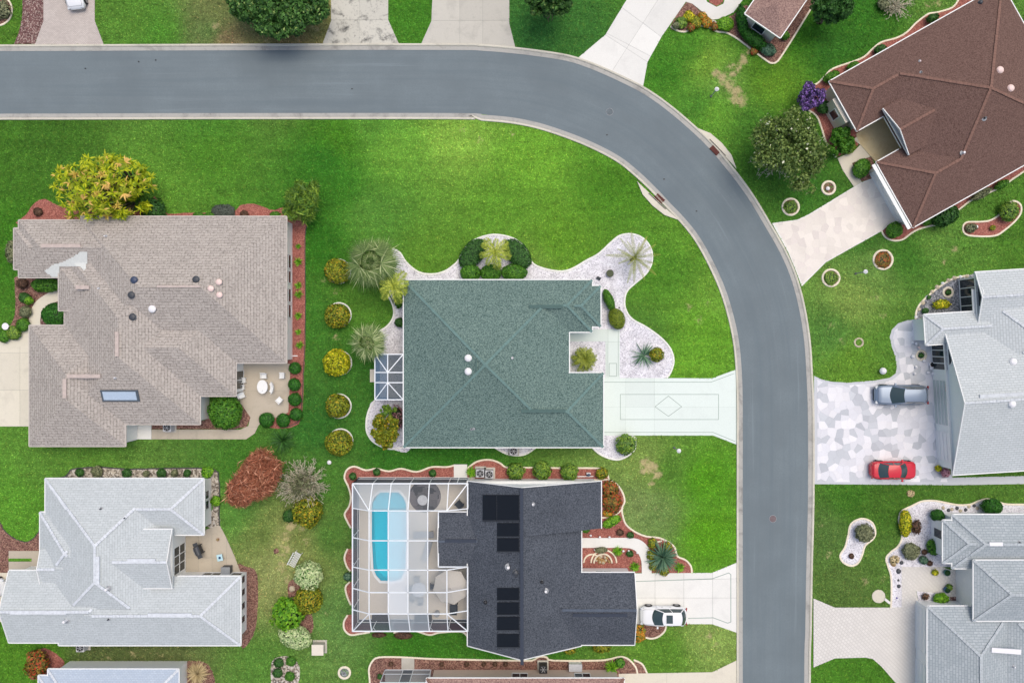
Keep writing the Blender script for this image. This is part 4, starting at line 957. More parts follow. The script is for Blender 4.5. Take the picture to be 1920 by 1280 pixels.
# the corner of the main block is open over the patio: cut by using a smaller southeast extent
h.finish()
h.ridge_vent((184, 1042), (184, 1094), 'cap_pale'); h.ridge_vent((20, 1147), (125, 1147), 'cap_pale'); h.ridge_vent((278, 1152), (360, 1152), 'cap_pale'); h.ridge_vent((240, 1050), (292, 1050), 'cap_pale')
for x, y in ((235, 970), (204, 1160), (190, 953)): h.pipe(x, y, .25, 'dark', .06)
h.pipe(125, 1162, .5, 'pipe', .12); h.pipe(202, 1103, .35, 'pipe', .12)
for ya, yb in ((1089, 1104), (1114, 1128), (1140, 1154), (1166, 1180)): east(h, 451, ya, yb, .5, 2.3, 1, rows=2)
for ya, yb in ((926, 942), (945, 962)): east(h, 382, ya, yb, .6, 2.2, 1, rows=2)
x = h.wp(323 - 6, 0, 3.4)[0]; h.opening((x, 1014), (x, 1064), .2, 2.5, 3, rows=2, arch=True, outward=(1, 0))
north(h, 1080, 365, 400, .4, 2.2, 2); north(h, 1080, 420, 440, .4, 2.2, 1)
PALE = h
# 5 bluish roof, bottom left edge
h = House('bluish grey roofed house cut by the bottom edge at the left', 'white', 'roof_blue', 'cap_pale', pitch=20)
h.block(90, 1254, 335, 1500, 'u', 'hh'); h.block(72, 1266, 200, 1480, 'v', 'hh', he=2.68); h.finish()
# 6 brown roof, bottom
h = House('house with long brown roof cut by the bottom edge', 'pinkwall', 'roof_pinkbrown', 'cap_brown', pitch=20)
h.block(800, 1271, 1170, 1500, 'u', 'hh'); h.finish()
north(h, 1271, 960, 990, .8, 2.1, 2); north(h, 1271, 1080, 1110, .8, 2.1, 2)
# 7 large brown roof, rotated, top right
h = House('large brown roofed house turned at an angle at the top right', 'cream', 'roof_brown', 'cap_brown', (1555, 153), -29.3, pitch=20)
h.block(57, 0, 371, 315, 'u', 'hh', wi=2.7); h.block(0, 0, 112, 106, 'u', 'hg', rk='00'); h.block(3, 175, 128, 315, 'u', 'hg', rk='00'); h.block(62, 93, 150, 193, 'u', 'gg', he=3.35, pitch=16, gut='0000', rk='10', walls='gable')
h.finish()
for x, y in ((1874, 132), (1894, 166)): h.tube_light(x, y, 'pink')
h.pipe(1845, 222, .3, 'dark', .1); h.pipe(1805, 287, .3, 'pipe', .1); h.pipe(1727, 136, .1, 'black'); h.pipe(1725, 115, .1, 'pink'); h.vent(1838, 5, .2, 'dark')
def rot_open(h, u, v0, v1, *a, he=None, **k):
    return h.opening(h.wp(u, v0, he), h.wp(u, v1, he), *a, outward=(-math.cos(h.a), -math.sin(h.a)), **k)
rot_open(h, 8.2, 40, 75, .6, 2.2, 3); rot_open(h, 11.2, 190, 300, .05, 2.2, 6, 'garage_door', 'white', 'white', rows=4)
bb = MB()     # projecting bay on the west wall
c_ = W(*h.wp(2, 57)); bb.box((c_.x, c_.y, 1.15), .9, 2.6, 2.3, rz=-h.a); bb.build('bay', M['cream'], h.root)
rot_open(h, -6.6, 48, 66, .6, 1.9, 1)
rot_open(h, 116, 125, 148, .05, 2.2, 2, 'front_door', 'teal', 'white')
gt_ = MB(); p0, p1 = W(*h.px(-4.5, 176), 2.72), W(*h.px(-4.5, 314), 2.72); gt_.bar(p0, p1, .32, .1); gt_.build('fascia_ledge', M['white'], h.root)
BROWN = h
# 8 small brown roof at the top
h = House('small pinkish brown roof corner at the top with cream wall and window', 'cream', 'roof_pinkbrown', None, (1463, 71), 34.5, pitch=22)
h.block(-80, -300, 0, 0, 'v', 'hh'); h.finish()
h.opening(h.wp(-55, -6), h.wp(-30, -6), .8, 2.0, 1, outward=(-math.sin(h.a), math.cos(h.a)))
M['mintwhite'] = plain('mint_white_stucco', C(236, 242, 238), .85, var=.03)
# 9 pale grey house, right
h = House('pale whitish roofed house with tall gabled bays beside the flagstone driveway', 'mintwhite', 'roof_whitegrey', 'cap_white', (1785.5, 890), -3.6, pitch=19.5)
h.block(0, -278, 420, 0, 'u', 'gh'); h.block(66, -376, 400, -281, 'u', 'gg', pitch=18.5, he=3.0, rk='10'); h.block(-34, -303, 200, -246, 'u', 'hg', pitch=19, rk='00')
h.block(60, -345, 420, -150, 'u', 'hh', pitch=17, he=2.75); h.finish()
h.ridge_vent((1836, 743), (1990, 734), 'cap_white'); 
for x, y in ((1899, 678), (1897, 757)): h.tube_light(x, y)
def wopen(u, v0, v1, *a, **k): return rot_open(h, u, v0, v1, *a, **k)
wopen(5.7, -176, -90, .05, 2.25, 1, 'garage_door', 'garage', 'white', rows=4); wopen(5.7, -76, -22, .05, 2.25, 1, 'garage_door', 'white', 'white', rows=4)
wopen(5.7, -246, -196, .2, 2.7, 4, 'window', arch=True); wopen(71.7, -366, -298, .2, 2.7, 4, 'window', arch=True, he=3.0)
# 10 grey house bottom right
h = House('grey roofed house with white eaves round a dark entry at the bottom right', 'white', 'roof_grey', 'cap_grey', pitch=20)
h.block(1785.5, 964.5, 2080, 1065, 'u', 'hh'); h.block(1768, 975, 1880, 1055, 'u', 'hh', he=2.68); h.block(1825.5, 1050, 2060, 1163, 'u', 'hh', he=3.4, pitch=21)
h.block(1739, 1136, 1900, 1500, 'v', 'hh'); h.block(1865, 1120, 2100, 1400, 'u', 'hh', he=2.66, pitch=14); h.finish()
h.ridge_vent((1854, 1019), (1879, 1019), 'pipe', .35); h.ridge_vent((1858, 1217), (1905, 1216), 'pipe', .45)
h.pipe(1911, 1016, .15, 'dark'); h.pipe(1901, 1249, .2, 'pipe')
west(h, 1768, 998, 1016, .6, 2.1, 1); west(h, 1739, 1150, 1235, .05, 2.2, 1, 'garage_door', 'white', 'white', rows=4); west(h, 1739, 1256, 1400, .05, 2.2, 1, 'garage_door', 'white', 'white', rows=4)
bay = MB(); Pb = [W(*p) for p in ((1752,986),(1766,976),(1778,976),(1778,1040),(1764,1030),(1752,1010))]
bay.prism([(p.x, p.y) for p in Pb][::-1] if sarea([(p.x, p.y) for p in Pb]) < 0 else [(p.x, p.y) for p in Pb], 0, .9); bay.build('bay_base', M['white'], h.root)
GREY = h

# ------------------------------------------------------------------ pool deck, basin, water
def cage_bar(parent, p, q, w=.085, mat='frame', name='beam'):
    b = MB(); b.bar(p, q, w); return b.build(name, M[mat], parent)
def sheet(parent, pts, mat, name='screen_panel'):
    b = MB(); b.add(pts, [tuple(range(len(pts)))]); return b.build(name, M[mat], parent)
M['scr_wall'] = screenmat('wall_screen', C(62, 76, 92), .84)
M['scr_roof'] = screenmat('roof_screen', C(190, 200, 206), .10)
M['scr_mid'] = screenmat('roof_screen_half_pale', C(200, 214, 222), .38)  # somewhat whiter and more opaque than the clear roof screens
M['scr_pale'] = screenmat('roof_screen_pale', C(226, 236, 244), .56)  # whitest and most opaque roof panels, they veil what lies beneath
pool = [(713,922),(748,922),(757,932),(762,943),(763,1000),(761,1068),(751,1086),(738,1089),(714,1088),(705,1078),(700,1066),(697,1010),(697,942),(702,932)]
deckp = [(671,894),(880,894),(890,894),(890,960),(835,960),(835,1062),(890,1062),(890,1168),(671,1168)]
dk = MB(); dp = GP(deckp); pp = GP(pool)
if sarea(dp) < 0: dp = dp[::-1]
dk.prism(dp, -.05, .06, holes=[pp if sarea(pp) < 0 else pp[::-1]])
M['deck'] = concrete('deck_coating', C(206, 200, 190), .12)
tag(dk.build('pool_deck', M['deck']), 'light beige pool deck under the white framed cage', None, None, 'structure')
pr = empty('swimming_pool', W(730, 1005, 0), 'long turquoise swimming pool with clipped corners under the white cage', 'swimming pool')
ppc = pp if sarea(pp) > 0 else pp[::-1]; l0 = W(730, 1005, 0)
ws = MB(); n_ = len(ppc); ws.add([(x, y, -1.4) for x, y in ppc] + [(x, y, .05) for x, y in ppc], [((i + 1) % n_, i, n_ + i, n_ + (i + 1) % n_) for i in range(n_)])
M['pooltile'] = plain('pool_plaster', C(232, 246, 248), .6, var=.04)
o = ws.build('basin_wall', M['pooltile'], pr); o.matrix_parent_inverse = Matrix.Translation(-l0)
fl = MB(); fl.prism(ppc, -1.45, -1.4); o = fl.build('basin_floor', M['pooltile'], pr); o.matrix_parent_inverse = Matrix.Translation(-l0)
st = MB(); st.prism([(x, y) for x, y in GP([(706,930),(714,923),(748,923),(756,931),(761,943),(761,954),(698,954),(698,943)])][::-1], -1.3, -.42); o = st.build('shelf', M['pooltile'], pr); o.matrix_parent_inverse = Matrix.Translation(-l0)
m, nt, b_ = new_mat('pool_water'); t_ = N(nt, 'ShaderNodeBsdfTransparent'); t_.inputs[0].default_value = (.03, .80, .94, 1)
gl = N(nt, 'ShaderNodeBsdfGlossy'); gl.inputs['Roughness'].default_value = .05; fz = N(nt, 'ShaderNodeFresnel'); fz.inputs[0].default_value = 1.33
bp = N(nt, 'ShaderNodeBump'); bp.inputs['Strength'].default_value = .2; nt.links.new(noise(nt, 5, 3, .6, pos(nt)), bp.inputs['Height']); nt.links.new(bp.outputs[0], gl.inputs['Normal'])
mx = N(nt, 'ShaderNodeMixShader'); nt.links.new(fz.outputs[0], mx.inputs[0]); nt.links.new(t_.outputs[0], mx.inputs[1]); nt.links.new(gl.outputs[0], mx.inputs[2]); nt.links.new(mx.outputs[0], nt.nodes['Material Output'].inputs[0])
M['water'] = m
wt = MB(); wt.prism(ppc, -.12, -.10); o = wt.build('water', M['water'], pr); o.matrix_parent_inverse = Matrix.Translation(-l0)
cp = MB(); sweep(cp, [(x, y) for x, y in ppc], [(-.22, .06), (-.22, .085), (.02, .095), (.02, .0)][::-1], True); o = cp.build('coping', M['white'], pr); o.matrix_parent_inverse = Matrix.Translation(-l0)

cg = empty('pool_cage', (0, 0, 0), 'large white framed screen cage over the pool beside the dark roof', 'screen cage')
HE, HF = 2.9, 3.9
def E(x, y): return W(x, y, HE)
def F(x, y): return W(x, y, HF)
def Gd(p): return Vector((p.x, p.y, .05))
wx = [(661, 906), (661, 952), (661, 1007), (661, 1062), (661, 1102), (661, 1142), (661, 1183)]
Wn = [E(*p) for p in wx]
nx = [661, 699, 733.5, 769, 805, 841, 877]; Nn = [E(x, 906) for x in nx]
sx_ = [661, 697, 732, 769, 805, 840, 877]; Sn = [E(x, 1182.5) for x in sx_]
Fx = [692, 728, 765, 802, 838]; Fy = [957, 1013, 1068, 1110, 1150]
Fg = [[F(x, y) for x in Fx] for y in Fy]; Fg[1][4] = W(820, 1013, 3.5)
En = [E(877, y) for y in (1062, 1103, 1144, 1182.5)]
for a, b in zip(Wn, Wn[1:]): cage_bar(cg, a, b, .11)
for a, b in zip(Nn, Nn[1:]): cage_bar(cg, a, b, .11)
for a, b in zip(Sn, Sn[1:]): cage_bar(cg, a, b, .11)
for a, b in zip(En, En[1:]): cage_bar(cg, a, b, .11)
cage_bar(cg, E(877, 906), E(877, 953), .11); cage_bar(cg, E(822, 1062), E(877, 1062), .11); cage_bar(cg, E(822, 960), E(822, 1062), .11); cage_bar(cg, E(877, 953), F(838, 957))
for r in range(5):
    for c in range(4): cage_bar(cg, Fg[r][c], Fg[r][c + 1], .09)
for c in range(5):
    for r in range(4):
        if c == 4 and r in (0, 1): continue
        cage_bar(cg, Fg[r][c], Fg[r + 1][c], .09)
for i in range(1, 6): cage_bar(cg, Wn[i], Fg[i - 1][0])
cage_bar(cg, Wn[0], Fg[0][0]); cage_bar(cg, Wn[6], Fg[4][0]); cage_bar(cg, Sn[6], Fg[4][4]); cage_bar(cg, Nn[6], Fg[0][4])
for i in range(5): cage_bar(cg, Nn[i + 1], Fg[0][i]); cage_bar(cg, Sn[i + 1], Fg[4][i])
cage_bar(cg, En[0], Fg[2][4]); cage_bar(cg, En[1], Fg[3][4]); cage_bar(cg, En[2], Fg[4][4])
for L in (Wn, Nn, Sn, [En[0]]):
    for p in L: cage_bar(cg, p, Gd(p), .07, name='post')
for L in (Wn, Nn, Sn):
    for a, b in zip(L, L[1:]):
        ra, rb = Gd(a) + Vector((0, 0, .75)), Gd(b) + Vector((0, 0, .75)); cage_bar(cg, ra, rb, .05, name='rail')
        cage_bar(cg, Gd(a), Gd(b), .07, name='sill')
        sheet(cg, [Gd(a), Gd(b), b, a], 'scr_wall')
for i in (2, 3, 4, 5):      # knee braces on the west wall
    a = Wn[i] - Vector((0, 0, .1)); cage_bar(cg, a + Vector((0, .35, 0)), a - Vector((-.02, 0, .7)), .04, name='brace')
for i in range(1, 6):
    a = Sn[i] - Vector((0, 0, .1)); cage_bar(cg, a + Vector((.35, 0, 0)), a - Vector((0, -.02, .7)), .04, name='brace')
for r in range(4):
    for c in range(4):
        if c == 3 and r in (0, 1): continue
        sheet(cg, [Fg[r][c], Fg[r][c + 1], Fg[r + 1][c + 1], Fg[r + 1][c]], 'scr_pale' if c == 1 else ('scr_mid' if c == 2 else 'scr_roof'))
for i in range(1, 5): sheet(cg, [Wn[i], Wn[i + 1], Fg[i][0], Fg[i - 1][0]], 'scr_roof')
for i in range(1, 5):
    sheet(cg, [Nn[i], Nn[i + 1], Fg[0][i], Fg[0][i - 1]], 'scr_mid' if i in (1, 2) else 'scr_roof'); sheet(cg, [Sn[i], Sn[i + 1], Fg[4][i], Fg[4][i - 1]], 'scr_roof' if i not in (2, 3) else 'scr_mid')
sheet(cg, [Wn[0], Wn[1], Fg[0][0]], 'scr_mid'); sheet(cg, [Wn[0], Fg[0][0], Nn[1]], 'scr_mid'); sheet(cg, [Wn[5], Wn[6], Fg[4][0]], 'scr_roof'); sheet(cg, [Wn[6], Sn[1], Fg[4][0]], 'scr_roof')
cage_bar(cg, Nn[5] + Vector((.8, 0, -.1)), Gd(Nn[5]) + Vector((.8, 0, 0)), .07, name='door_post'); cage_bar(cg, Nn[5] + Vector((1.75, 0, -.1)), Gd(Nn[5]) + Vector((1.75, 0, 0)), .07, name='door_post')

# small screen room of the green roofed house
sr = empty('screen_room', (0, 0, 0), 'small white framed screen room on the west wall of the green roofed house', 'screen room')
q = lambda x, y, hh=2.6: W(x, y, hh)
xs_, ys_ = (703, 727, 756), (664, 698, 717, 749)
T = {(i, j): q(xs_[i], ys_[j], 2.6 if i != 1 else 2.9) for i in range(3) for j in range(4)}
for j in range(4):
    for i in range(2): cage_bar(sr, T[i, j], T[i + 1, j], .09)
for i in range(3):
    for j in range(3): cage_bar(sr, T[i, j], T[i, j + 1], .09)
for a, b in (((0, 0), (1, 1)), ((2, 0), (1, 1)), ((0, 3), (1, 2)), ((2, 3), (1, 2))): cage_bar(sr, T[a], T[b], .08)
for j in range(4): cage_bar(sr, T[0, j], Gd(T[0, j]), .07, name='post')
for j in range(3): sheet(sr, [Gd(T[0, j]), Gd(T[0, j + 1]), T[0, j + 1], T[0, j]], 'scr_wall')
M['scr_blue'] = screenmat('blue_tinted_screen', C(104, 132, 160), .55); M['scr_dim'] = screenmat('dim_screen', C(84, 100, 116), .55)
for i in range(2):
    for j in range(3): sheet(sr, [T[i, j], T[i + 1, j], T[i + 1, j + 1], T[i, j + 1]], 'scr_blue' if i == 0 else 'scr_dim')
for j in (0, 3): sheet(sr, [Gd(T[0, j]), Gd(T[2, j]), T[2, j], T[0, j]], 'scr_wall')
fb = MB(); fb.prism(GP([(712, 665), (775, 665), (775, 747), (712, 747)])[::-1], -.05, .06); tag(fb.build('patio', M['conc_mid']), 'concrete floor of the small screen room', None, None, 'structure')
slab_area('step_slab', [(694,692),(706,692),(706,716),(694,716)], 'conc_cream', 'joint', 'cream step outside the small screen room', (), z=.08)
# cage of the bottom house
bc = empty('pool_cage', (0, 0, 0), 'white framed screen cage cut by the bottom edge of the picture', 'screen cage')
bx = [(722,1256),(757,1256),(775,1256),(810,1256)]; by = [(712,1280),(747,1280),(773,1280),(800,1280)]
A_ = [W(x, y + 0, .06) for x, y in ((722,1255),(756,1255),(775,1255),(808,1255))]; 
B_ = [Vector((a.x, a.y, 2.7)) for a in A_]
for a, b in zip(A_, B_): cage_bar(bc, a, b, .07, name='post')
for i in range(3):
    cage_bar(bc, B_[i], B_[i + 1], .1); cage_bar(bc, A_[i], A_[i + 1], .07, name='sill'); sheet(bc, [A_[i], A_[i + 1], B_[i + 1], B_[i]], 'scr_wall' if i == 1 else 'scr_dim')
    m1, m2 = A_[i] + Vector((0, 0, .9)), A_[i + 1] + Vector((0, 0, .9)); cage_bar(bc, m1, m2, .05, name='rail')
for b in B_: cage_bar(bc, b, b + Vector((0, -6, 1)), .09)
pb = MB(); pb.prism([(A_[0].x, A_[0].y), (A_[0].x, A_[0].y - 7), (A_[3].x, A_[3].y - 7), (A_[3].x, A_[3].y)], -.05, .06); tag(pb.build('patio', M['deck']), 'deck under the bottom cage', None, None, 'structure')
# ------------------------------------------------------------------ plants
def LM(name, d, l, sp=None, amt=0, tr=.25, gain=1.5):
    M[name] = leafmat(name, C(*d, gain=gain), C(*l, gain=gain), C(*sp, gain=gain) if sp else None, amt, tr)
LM('lf_dark', (28, 62, 26), (70, 116, 50)); LM('lf_green', (38, 88, 24), (96, 146, 44)); LM('lf_bright', (48, 106, 20), (132, 180, 46))
LM('lf_olive', (46, 66, 14), (150, 160, 44), (176, 150, 40), .12); LM('lf_yellow', (74, 92, 10), (190, 192, 30), (214, 196, 50), .15)
LM('lf_oak', (26, 56, 26), (84, 128, 58), (128, 152, 84), .06); LM('lf_loose', (52, 78, 34), (134, 154, 82), (220, 214, 190), .02)
LM('lf_purple', (40, 50, 44), (96, 74, 128), (158, 120, 196), .35); LM('lf_rust', (98, 58, 42), (180, 116, 88), (200, 150, 122), .15, tr=.1)
LM('lf_palm', (58, 84, 42), (130, 150, 90), (176, 184, 136), .12); LM('lf_palmy', (104, 126, 40), (190, 196, 84)); LM('lf_gold', (84, 112, 16), (190, 188, 44), (206, 170, 96), .22)
LM('lf_palmg', (44, 92, 30), (140, 168, 62), (90, 120, 60), .2); LM('lf_pale', (140, 164, 112), (206, 218, 168), (76, 120, 50), .14); LM('lf_grey', (74, 82, 58), (140, 144, 108))
LM('lf_agave', (40, 80, 60), (110, 140, 112)); LM('lf_date', (96, 112, 44), (158, 160, 80)); LM('lf_brown', (60, 44, 36), (112, 84, 66)); LM('lf_red', (66, 74, 34), (150, 120, 50), (170, 70, 44), .25)
LM('lf_orange', (150, 110, 30), (206, 140, 48), (110, 130, 50), .3); LM('lf_cover', (58, 66, 60), (88, 96, 86)); LM('lf_hedge', (22, 66, 18), (62, 122, 36)); LM('lf_hedgey', (70, 96, 24), (130, 142, 44))
LM('lf_bare', (120, 116, 98), (196, 190, 168), tr=.05); LM('lf_straw', (150, 134, 96), (206, 190, 150)); LM('lf_pink', (120, 70, 80), (200, 150, 160))

RS = np.random.RandomState
LM('lf_goldg', (84, 116, 12), (190, 194, 34)); LM('lf_goldt', (150, 122, 50), (222, 196, 92))
def leafmesh(name, Pn, Nn_, size, aspect, rs, mat, wide=.5):
    n = len(Pn); size = size * rs.uniform(.65, 1.35, n)
    t = rs.normal(size=(n, 3)); t -= (t * Nn_).sum(1, keepdims=True) * Nn_; t /= np.linalg.norm(t, axis=1, keepdims=True) + 1e-9
    s = np.cross(Nn_, t); a = t * (size[:, None] * aspect / 2); b = s * (size[:, None] * wide)
    v = np.stack([Pn - a, Pn - b, Pn + a, Pn + b], 1).reshape(-1, 3); q = np.arange(n * 4).reshape(-1, 4)
    me = fastmesh(name, v, q)
    tint = np.repeat(np.clip(rs.beta(1.1, 1.3, n), 0, 1), 4); pick = np.repeat(rs.uniform(0, 1, n), 4)
    for nm, d in (('tint', tint), ('pick', pick)):
        at = me.attributes.new(nm, 'FLOAT', 'POINT'); at.data.foreach_set('value', d.astype(np.float32))
    me.materials.append(M[mat]); return me
def unit(v): return v / (np.linalg.norm(v, axis=1, keepdims=True) + 1e-9)
def crown_pts(rx, ry, h, z0, n, rs, lobes=0, lump=.12, fill=.35, bottom=-.35, irr=1.0, jit=0.0):
    """leaf positions on a lumpy ellipsoid shell; lobes > 0 makes a crown of separate masses"""
    if lobes == 0:
        d = unit(rs.normal(size=(n * 2, 3))); d = d[d[:, 2] > bottom][:n]; m = len(d)
        k = rs.normal(size=(5, 3)) * 2.2; ph = rs.uniform(0, 6.3, 5); f = 1 + lump * np.mean([np.sin(d @ k[i] * 2 + ph[i]) for i in range(5)], 0) * 1.6
        r = f * (1 - fill * rs.uniform(0, 1, m) ** 2.2)
        P = d * r[:, None] * np.array([rx, ry, h / 2]); P[:, 2] += z0 + h / 2
        return P, unit(d * np.array([1 / rx, 1 / ry, 2 / h]) + rs.normal(size=(m, 3)) * .42)
    Ps, Ns = [], []; per = n // lobes
    oph = rs.uniform(0, 6.3, 3)
    for i in range(lobes):
        a = rs.uniform(0, 6.283); rr = math.sqrt(rs.uniform(0, 1)) * .84 * (1 + irr * (.10 * math.sin(2 * a + oph[0]) + .09 * math.sin(3 * a + oph[1]) + .08 * math.sin(5 * a + oph[2]))); zz = rs.uniform(-.2, .75) * (1 - rr ** 2 * .7)
        c = np.array([rx * rr * math.cos(a), ry * rr * math.sin(a), z0 + h / 2 + zz * h / 2]); lr = min(rx, ry) * rs.uniform(.09, .22)
        d = unit(rs.normal(size=(per * 2, 3))); d = d[d[:, 2] > -.4][:per]; m = len(d)
        P = c + d * (lr * (1 - .35 * rs.uniform(0, 1, m) ** 2))[:, None] * np.array([1, 1, .75]) * (1 + .12 * rs.normal(size=(m, 1))) + rs.normal(size=(m, 3)) * jit
        Ps.append(P); Ns.append(unit(d + rs.normal(size=(m, 3)) * .5))
    return np.concatenate(Ps), np.concatenate(Ns)
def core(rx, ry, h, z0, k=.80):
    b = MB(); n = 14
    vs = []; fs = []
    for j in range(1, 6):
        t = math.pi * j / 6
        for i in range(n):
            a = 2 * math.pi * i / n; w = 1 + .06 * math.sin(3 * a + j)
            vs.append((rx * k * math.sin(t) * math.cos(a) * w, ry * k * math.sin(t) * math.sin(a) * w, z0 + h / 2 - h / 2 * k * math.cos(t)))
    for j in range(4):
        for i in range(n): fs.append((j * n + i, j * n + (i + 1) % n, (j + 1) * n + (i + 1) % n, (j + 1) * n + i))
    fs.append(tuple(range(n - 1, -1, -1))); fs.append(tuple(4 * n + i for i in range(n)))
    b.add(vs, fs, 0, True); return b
CACHE = {}
def shrub(x, y, r, h, mat, label, group=None, ry=None, rz=0.0, leaf=.13, dens=1.0, kind='shrub', cat='shrub', lump=.12, fill=.38, seed=None, z0=.0, aspect=1.5):
    """(x, y) is where the middle of the shrub shows in the photograph, r its radius in photo pixels"""
    R = r * S; Ry = (ry or r) * S; key = (mat, round(R, 1), round(Ry, 1), round(h, 1), leaf, lump, dens, seed)
    if key not in CACHE:
        rs = RS(abs(hash(str(key))) % 9999 if False else (sum(ord(c) * (i + 3) for i, c in enumerate(str(key))) % 9999))
        a = math.pi * (R * Ry) + 3.14 * (R + Ry) * h * .6; n = int(min(9000, max(60, dens * 2.6 * a / (leaf * leaf * .75))))
        Pn, Nn_ = crown_pts(R, Ry, h, z0, n, rs, 0, lump, fill)
        me = leafmesh('foliage', Pn, Nn_, leaf, aspect, rs, mat)
        c = core(R, Ry, h, z0, .8); co = c.build('branches', M['dark_core']); cm = co.data; bpy.data.objects.remove(co)
        CACHE[key] = (me, cm)
    me, cm = CACHE[key]
    p = W(x, y, h * .7); root = empty(kind, (p.x, p.y, .02), label, cat, group, rz)
    obj('foliage', me, root); obj('branches', cm, root); return root  # branches here is one solid dark core added to close the gaps
M['dark_core'] = leafmat('shrub_shade_core', C(22, 40, 16), C(40, 62, 26), trans=0.0)  # dark green core colour, shade between the leaves put into it
def twigs(name, R, Ry, h, n, rs, mat, w=.035):
    """bare thin branches: many forking stems"""
    b = MB()
    for k in range(n):
        a = rs.uniform(0, 6.283); e = rs.uniform(.5, 1.4); p = Vector((rs.normal() * .12, rs.normal() * .12, .1)); L = 1.0; d = Vector((math.cos(a) * math.cos(e), math.sin(a) * math.cos(e), math.sin(e)))
        st = 5; tot = math.hypot(R * math.cos(a), Ry * math.sin(a)) * rs.uniform(.75, 1.1)
        for i in range(st):
            d = (d + Vector((math.cos(a) * .35 + rs.normal() * .28, math.sin(a) * .35 + rs.normal() * .28, rs.normal() * .18))).normalized()
            q = p + d * tot / st * 1.15; q.z = min(q.z, h); b.bar(p, q, w * (1 - i * .15))
            for j in range(2):
                dd = (d + Vector((rs.normal() * .7, rs.normal() * .7, rs.normal() * .35))).normalized(); q2 = q + dd * tot * .16; q2.z = max(.1, min(q2.z, h)); b.bar(q, q2, w * .6)
            p = q
    vs = np.array(b.v, np.float32); me = fastmesh(name, vs, np.array(b.f)); t = np.repeat(rs.uniform(0, 1, len(vs) // 8), 8)
    for nm in ('tint', 'pick'): at = me.attributes.new(nm, 'FLOAT', 'POINT'); at.data.foreach_set('value', t.astype(np.float32))
    me.materials.append(M[mat]); return me
def trunkmesh(h, r, nb, spread, rs, top=.35):
    b = MB(); segs = 5; prev = Vector((0, 0, 0)); pr = r
    for i in range(segs):
        q = Vector((rs.normal() * .04 * h, rs.normal() * .04 * h, h * (i + 1) / segs)) if i < segs else prev
        tr = r * (1 - .55 * (i + 1) / segs); seg(b, prev, q, pr, tr, 8); prev, pr = q, tr
    for k in range(nb):
        a = 2 * math.pi * k / nb + rs.uniform(-.3, .3); z = h * rs.uniform(.35, .8); p = Vector((0, 0, z)); rr = r * .5
        for s in range(3):
            q = p + Vector((math.cos(a), math.sin(a), .55)) * spread / 3; seg(b, p, q, rr, rr * .65, 6); p = q; rr *= .65; a += rs.uniform(-.5, .5)
    return b
def seg(b, p, q, r0, r1, n=7):
    d = (q - p).normalized(); a = d.cross(Vector((0, 0, 1)))
    if a.length < 1e-3: a = Vector((1, 0, 0))
    a.normalize(); c = d.cross(a); vs = []
    for e, r in ((p, r0), (q, r1)):
        for i in range(n): t = 2 * math.pi * i / n; vs.append(e + a * (r * math.cos(t)) + c * (r * math.sin(t)))
    b.add(vs, [(i, (i + 1) % n, n + (i + 1) % n, n + i) for i in range(n)], 0, True)
def tree(x, y, r, h, mat, label, kind='tree', ry=None, leaf=.24, n=14000, lobes=46, rz=0.0, z0=1.2, group=None, cat='tree', seed=1, trunk_r=.2, aspect=1.5, bark='bark', wide=.5, irr=1.0, jit=0.0, tw=0):
    R = r * S; Ry = (ry or r) * S; rs = RS(seed); p = W(x, y, h * .75); root = empty(kind, (p.x, p.y, 0), label, cat, group, rz)
    Pn, Nn_ = crown_pts(R, Ry, h - z0, z0, n, rs, lobes, irr=irr, jit=jit)
    if tw: obj('branches', twigs('branches', R * .66, Ry * .66, h, tw, rs, 'lf_bare', .05), root)
    obj('crown', leafmesh('crown', Pn, Nn_, leaf, aspect, rs, mat, wide), root)
    trunkmesh(h * .6, trunk_r, 7, min(R, Ry) * .8, rs).build('trunk', M[bark], root); return root
# blades, fronds
def blades(name, n, L, w, rs, mat, e0=10, e1=75, droop=.5, z0=.1, segs=3, jit=.1):
    vs, tint = [], []; fs = []
    for i in range(n):
        a = rs.uniform(0, 6.283); e = math.radians(rs.uniform(e0, e1)); l = L * rs.uniform(.75, 1.15); side = np.array([-math.sin(a), math.cos(a), 0]); tt = rs.uniform(0, 1)
        p = np.array([rs.normal() * jit * .5, rs.normal() * jit * .5, z0]); base = len(vs)
        for s in range(segs + 1):
            f = s / segs; ww = w * (1 - f ** 1.5) * (.6 + .8 * min(f * 2, 1)) / 2 + .004; vs += [p - side * ww, p + side * ww]; tint += [tt, tt]
            p = p + np.array([math.cos(a) * math.cos(e), math.sin(a) * math.cos(e), math.sin(e)]) * l / segs; e -= droop * rs.uniform(.7, 1.3) / segs * 1.6
        for s in range(segs): fs.append((base + 2 * s, base + 2 * s + 1, base + 2 * s + 3, base + 2 * s + 2))
    me = fastmesh(name, np.array(vs), np.array(fs))
    for nm in ('tint', 'pick'):
        at = me.attributes.new(nm, 'FLOAT', 'POINT'); at.data.foreach_set('value', np.array(tint, np.float32))
    me.materials.append(M[mat]); return me
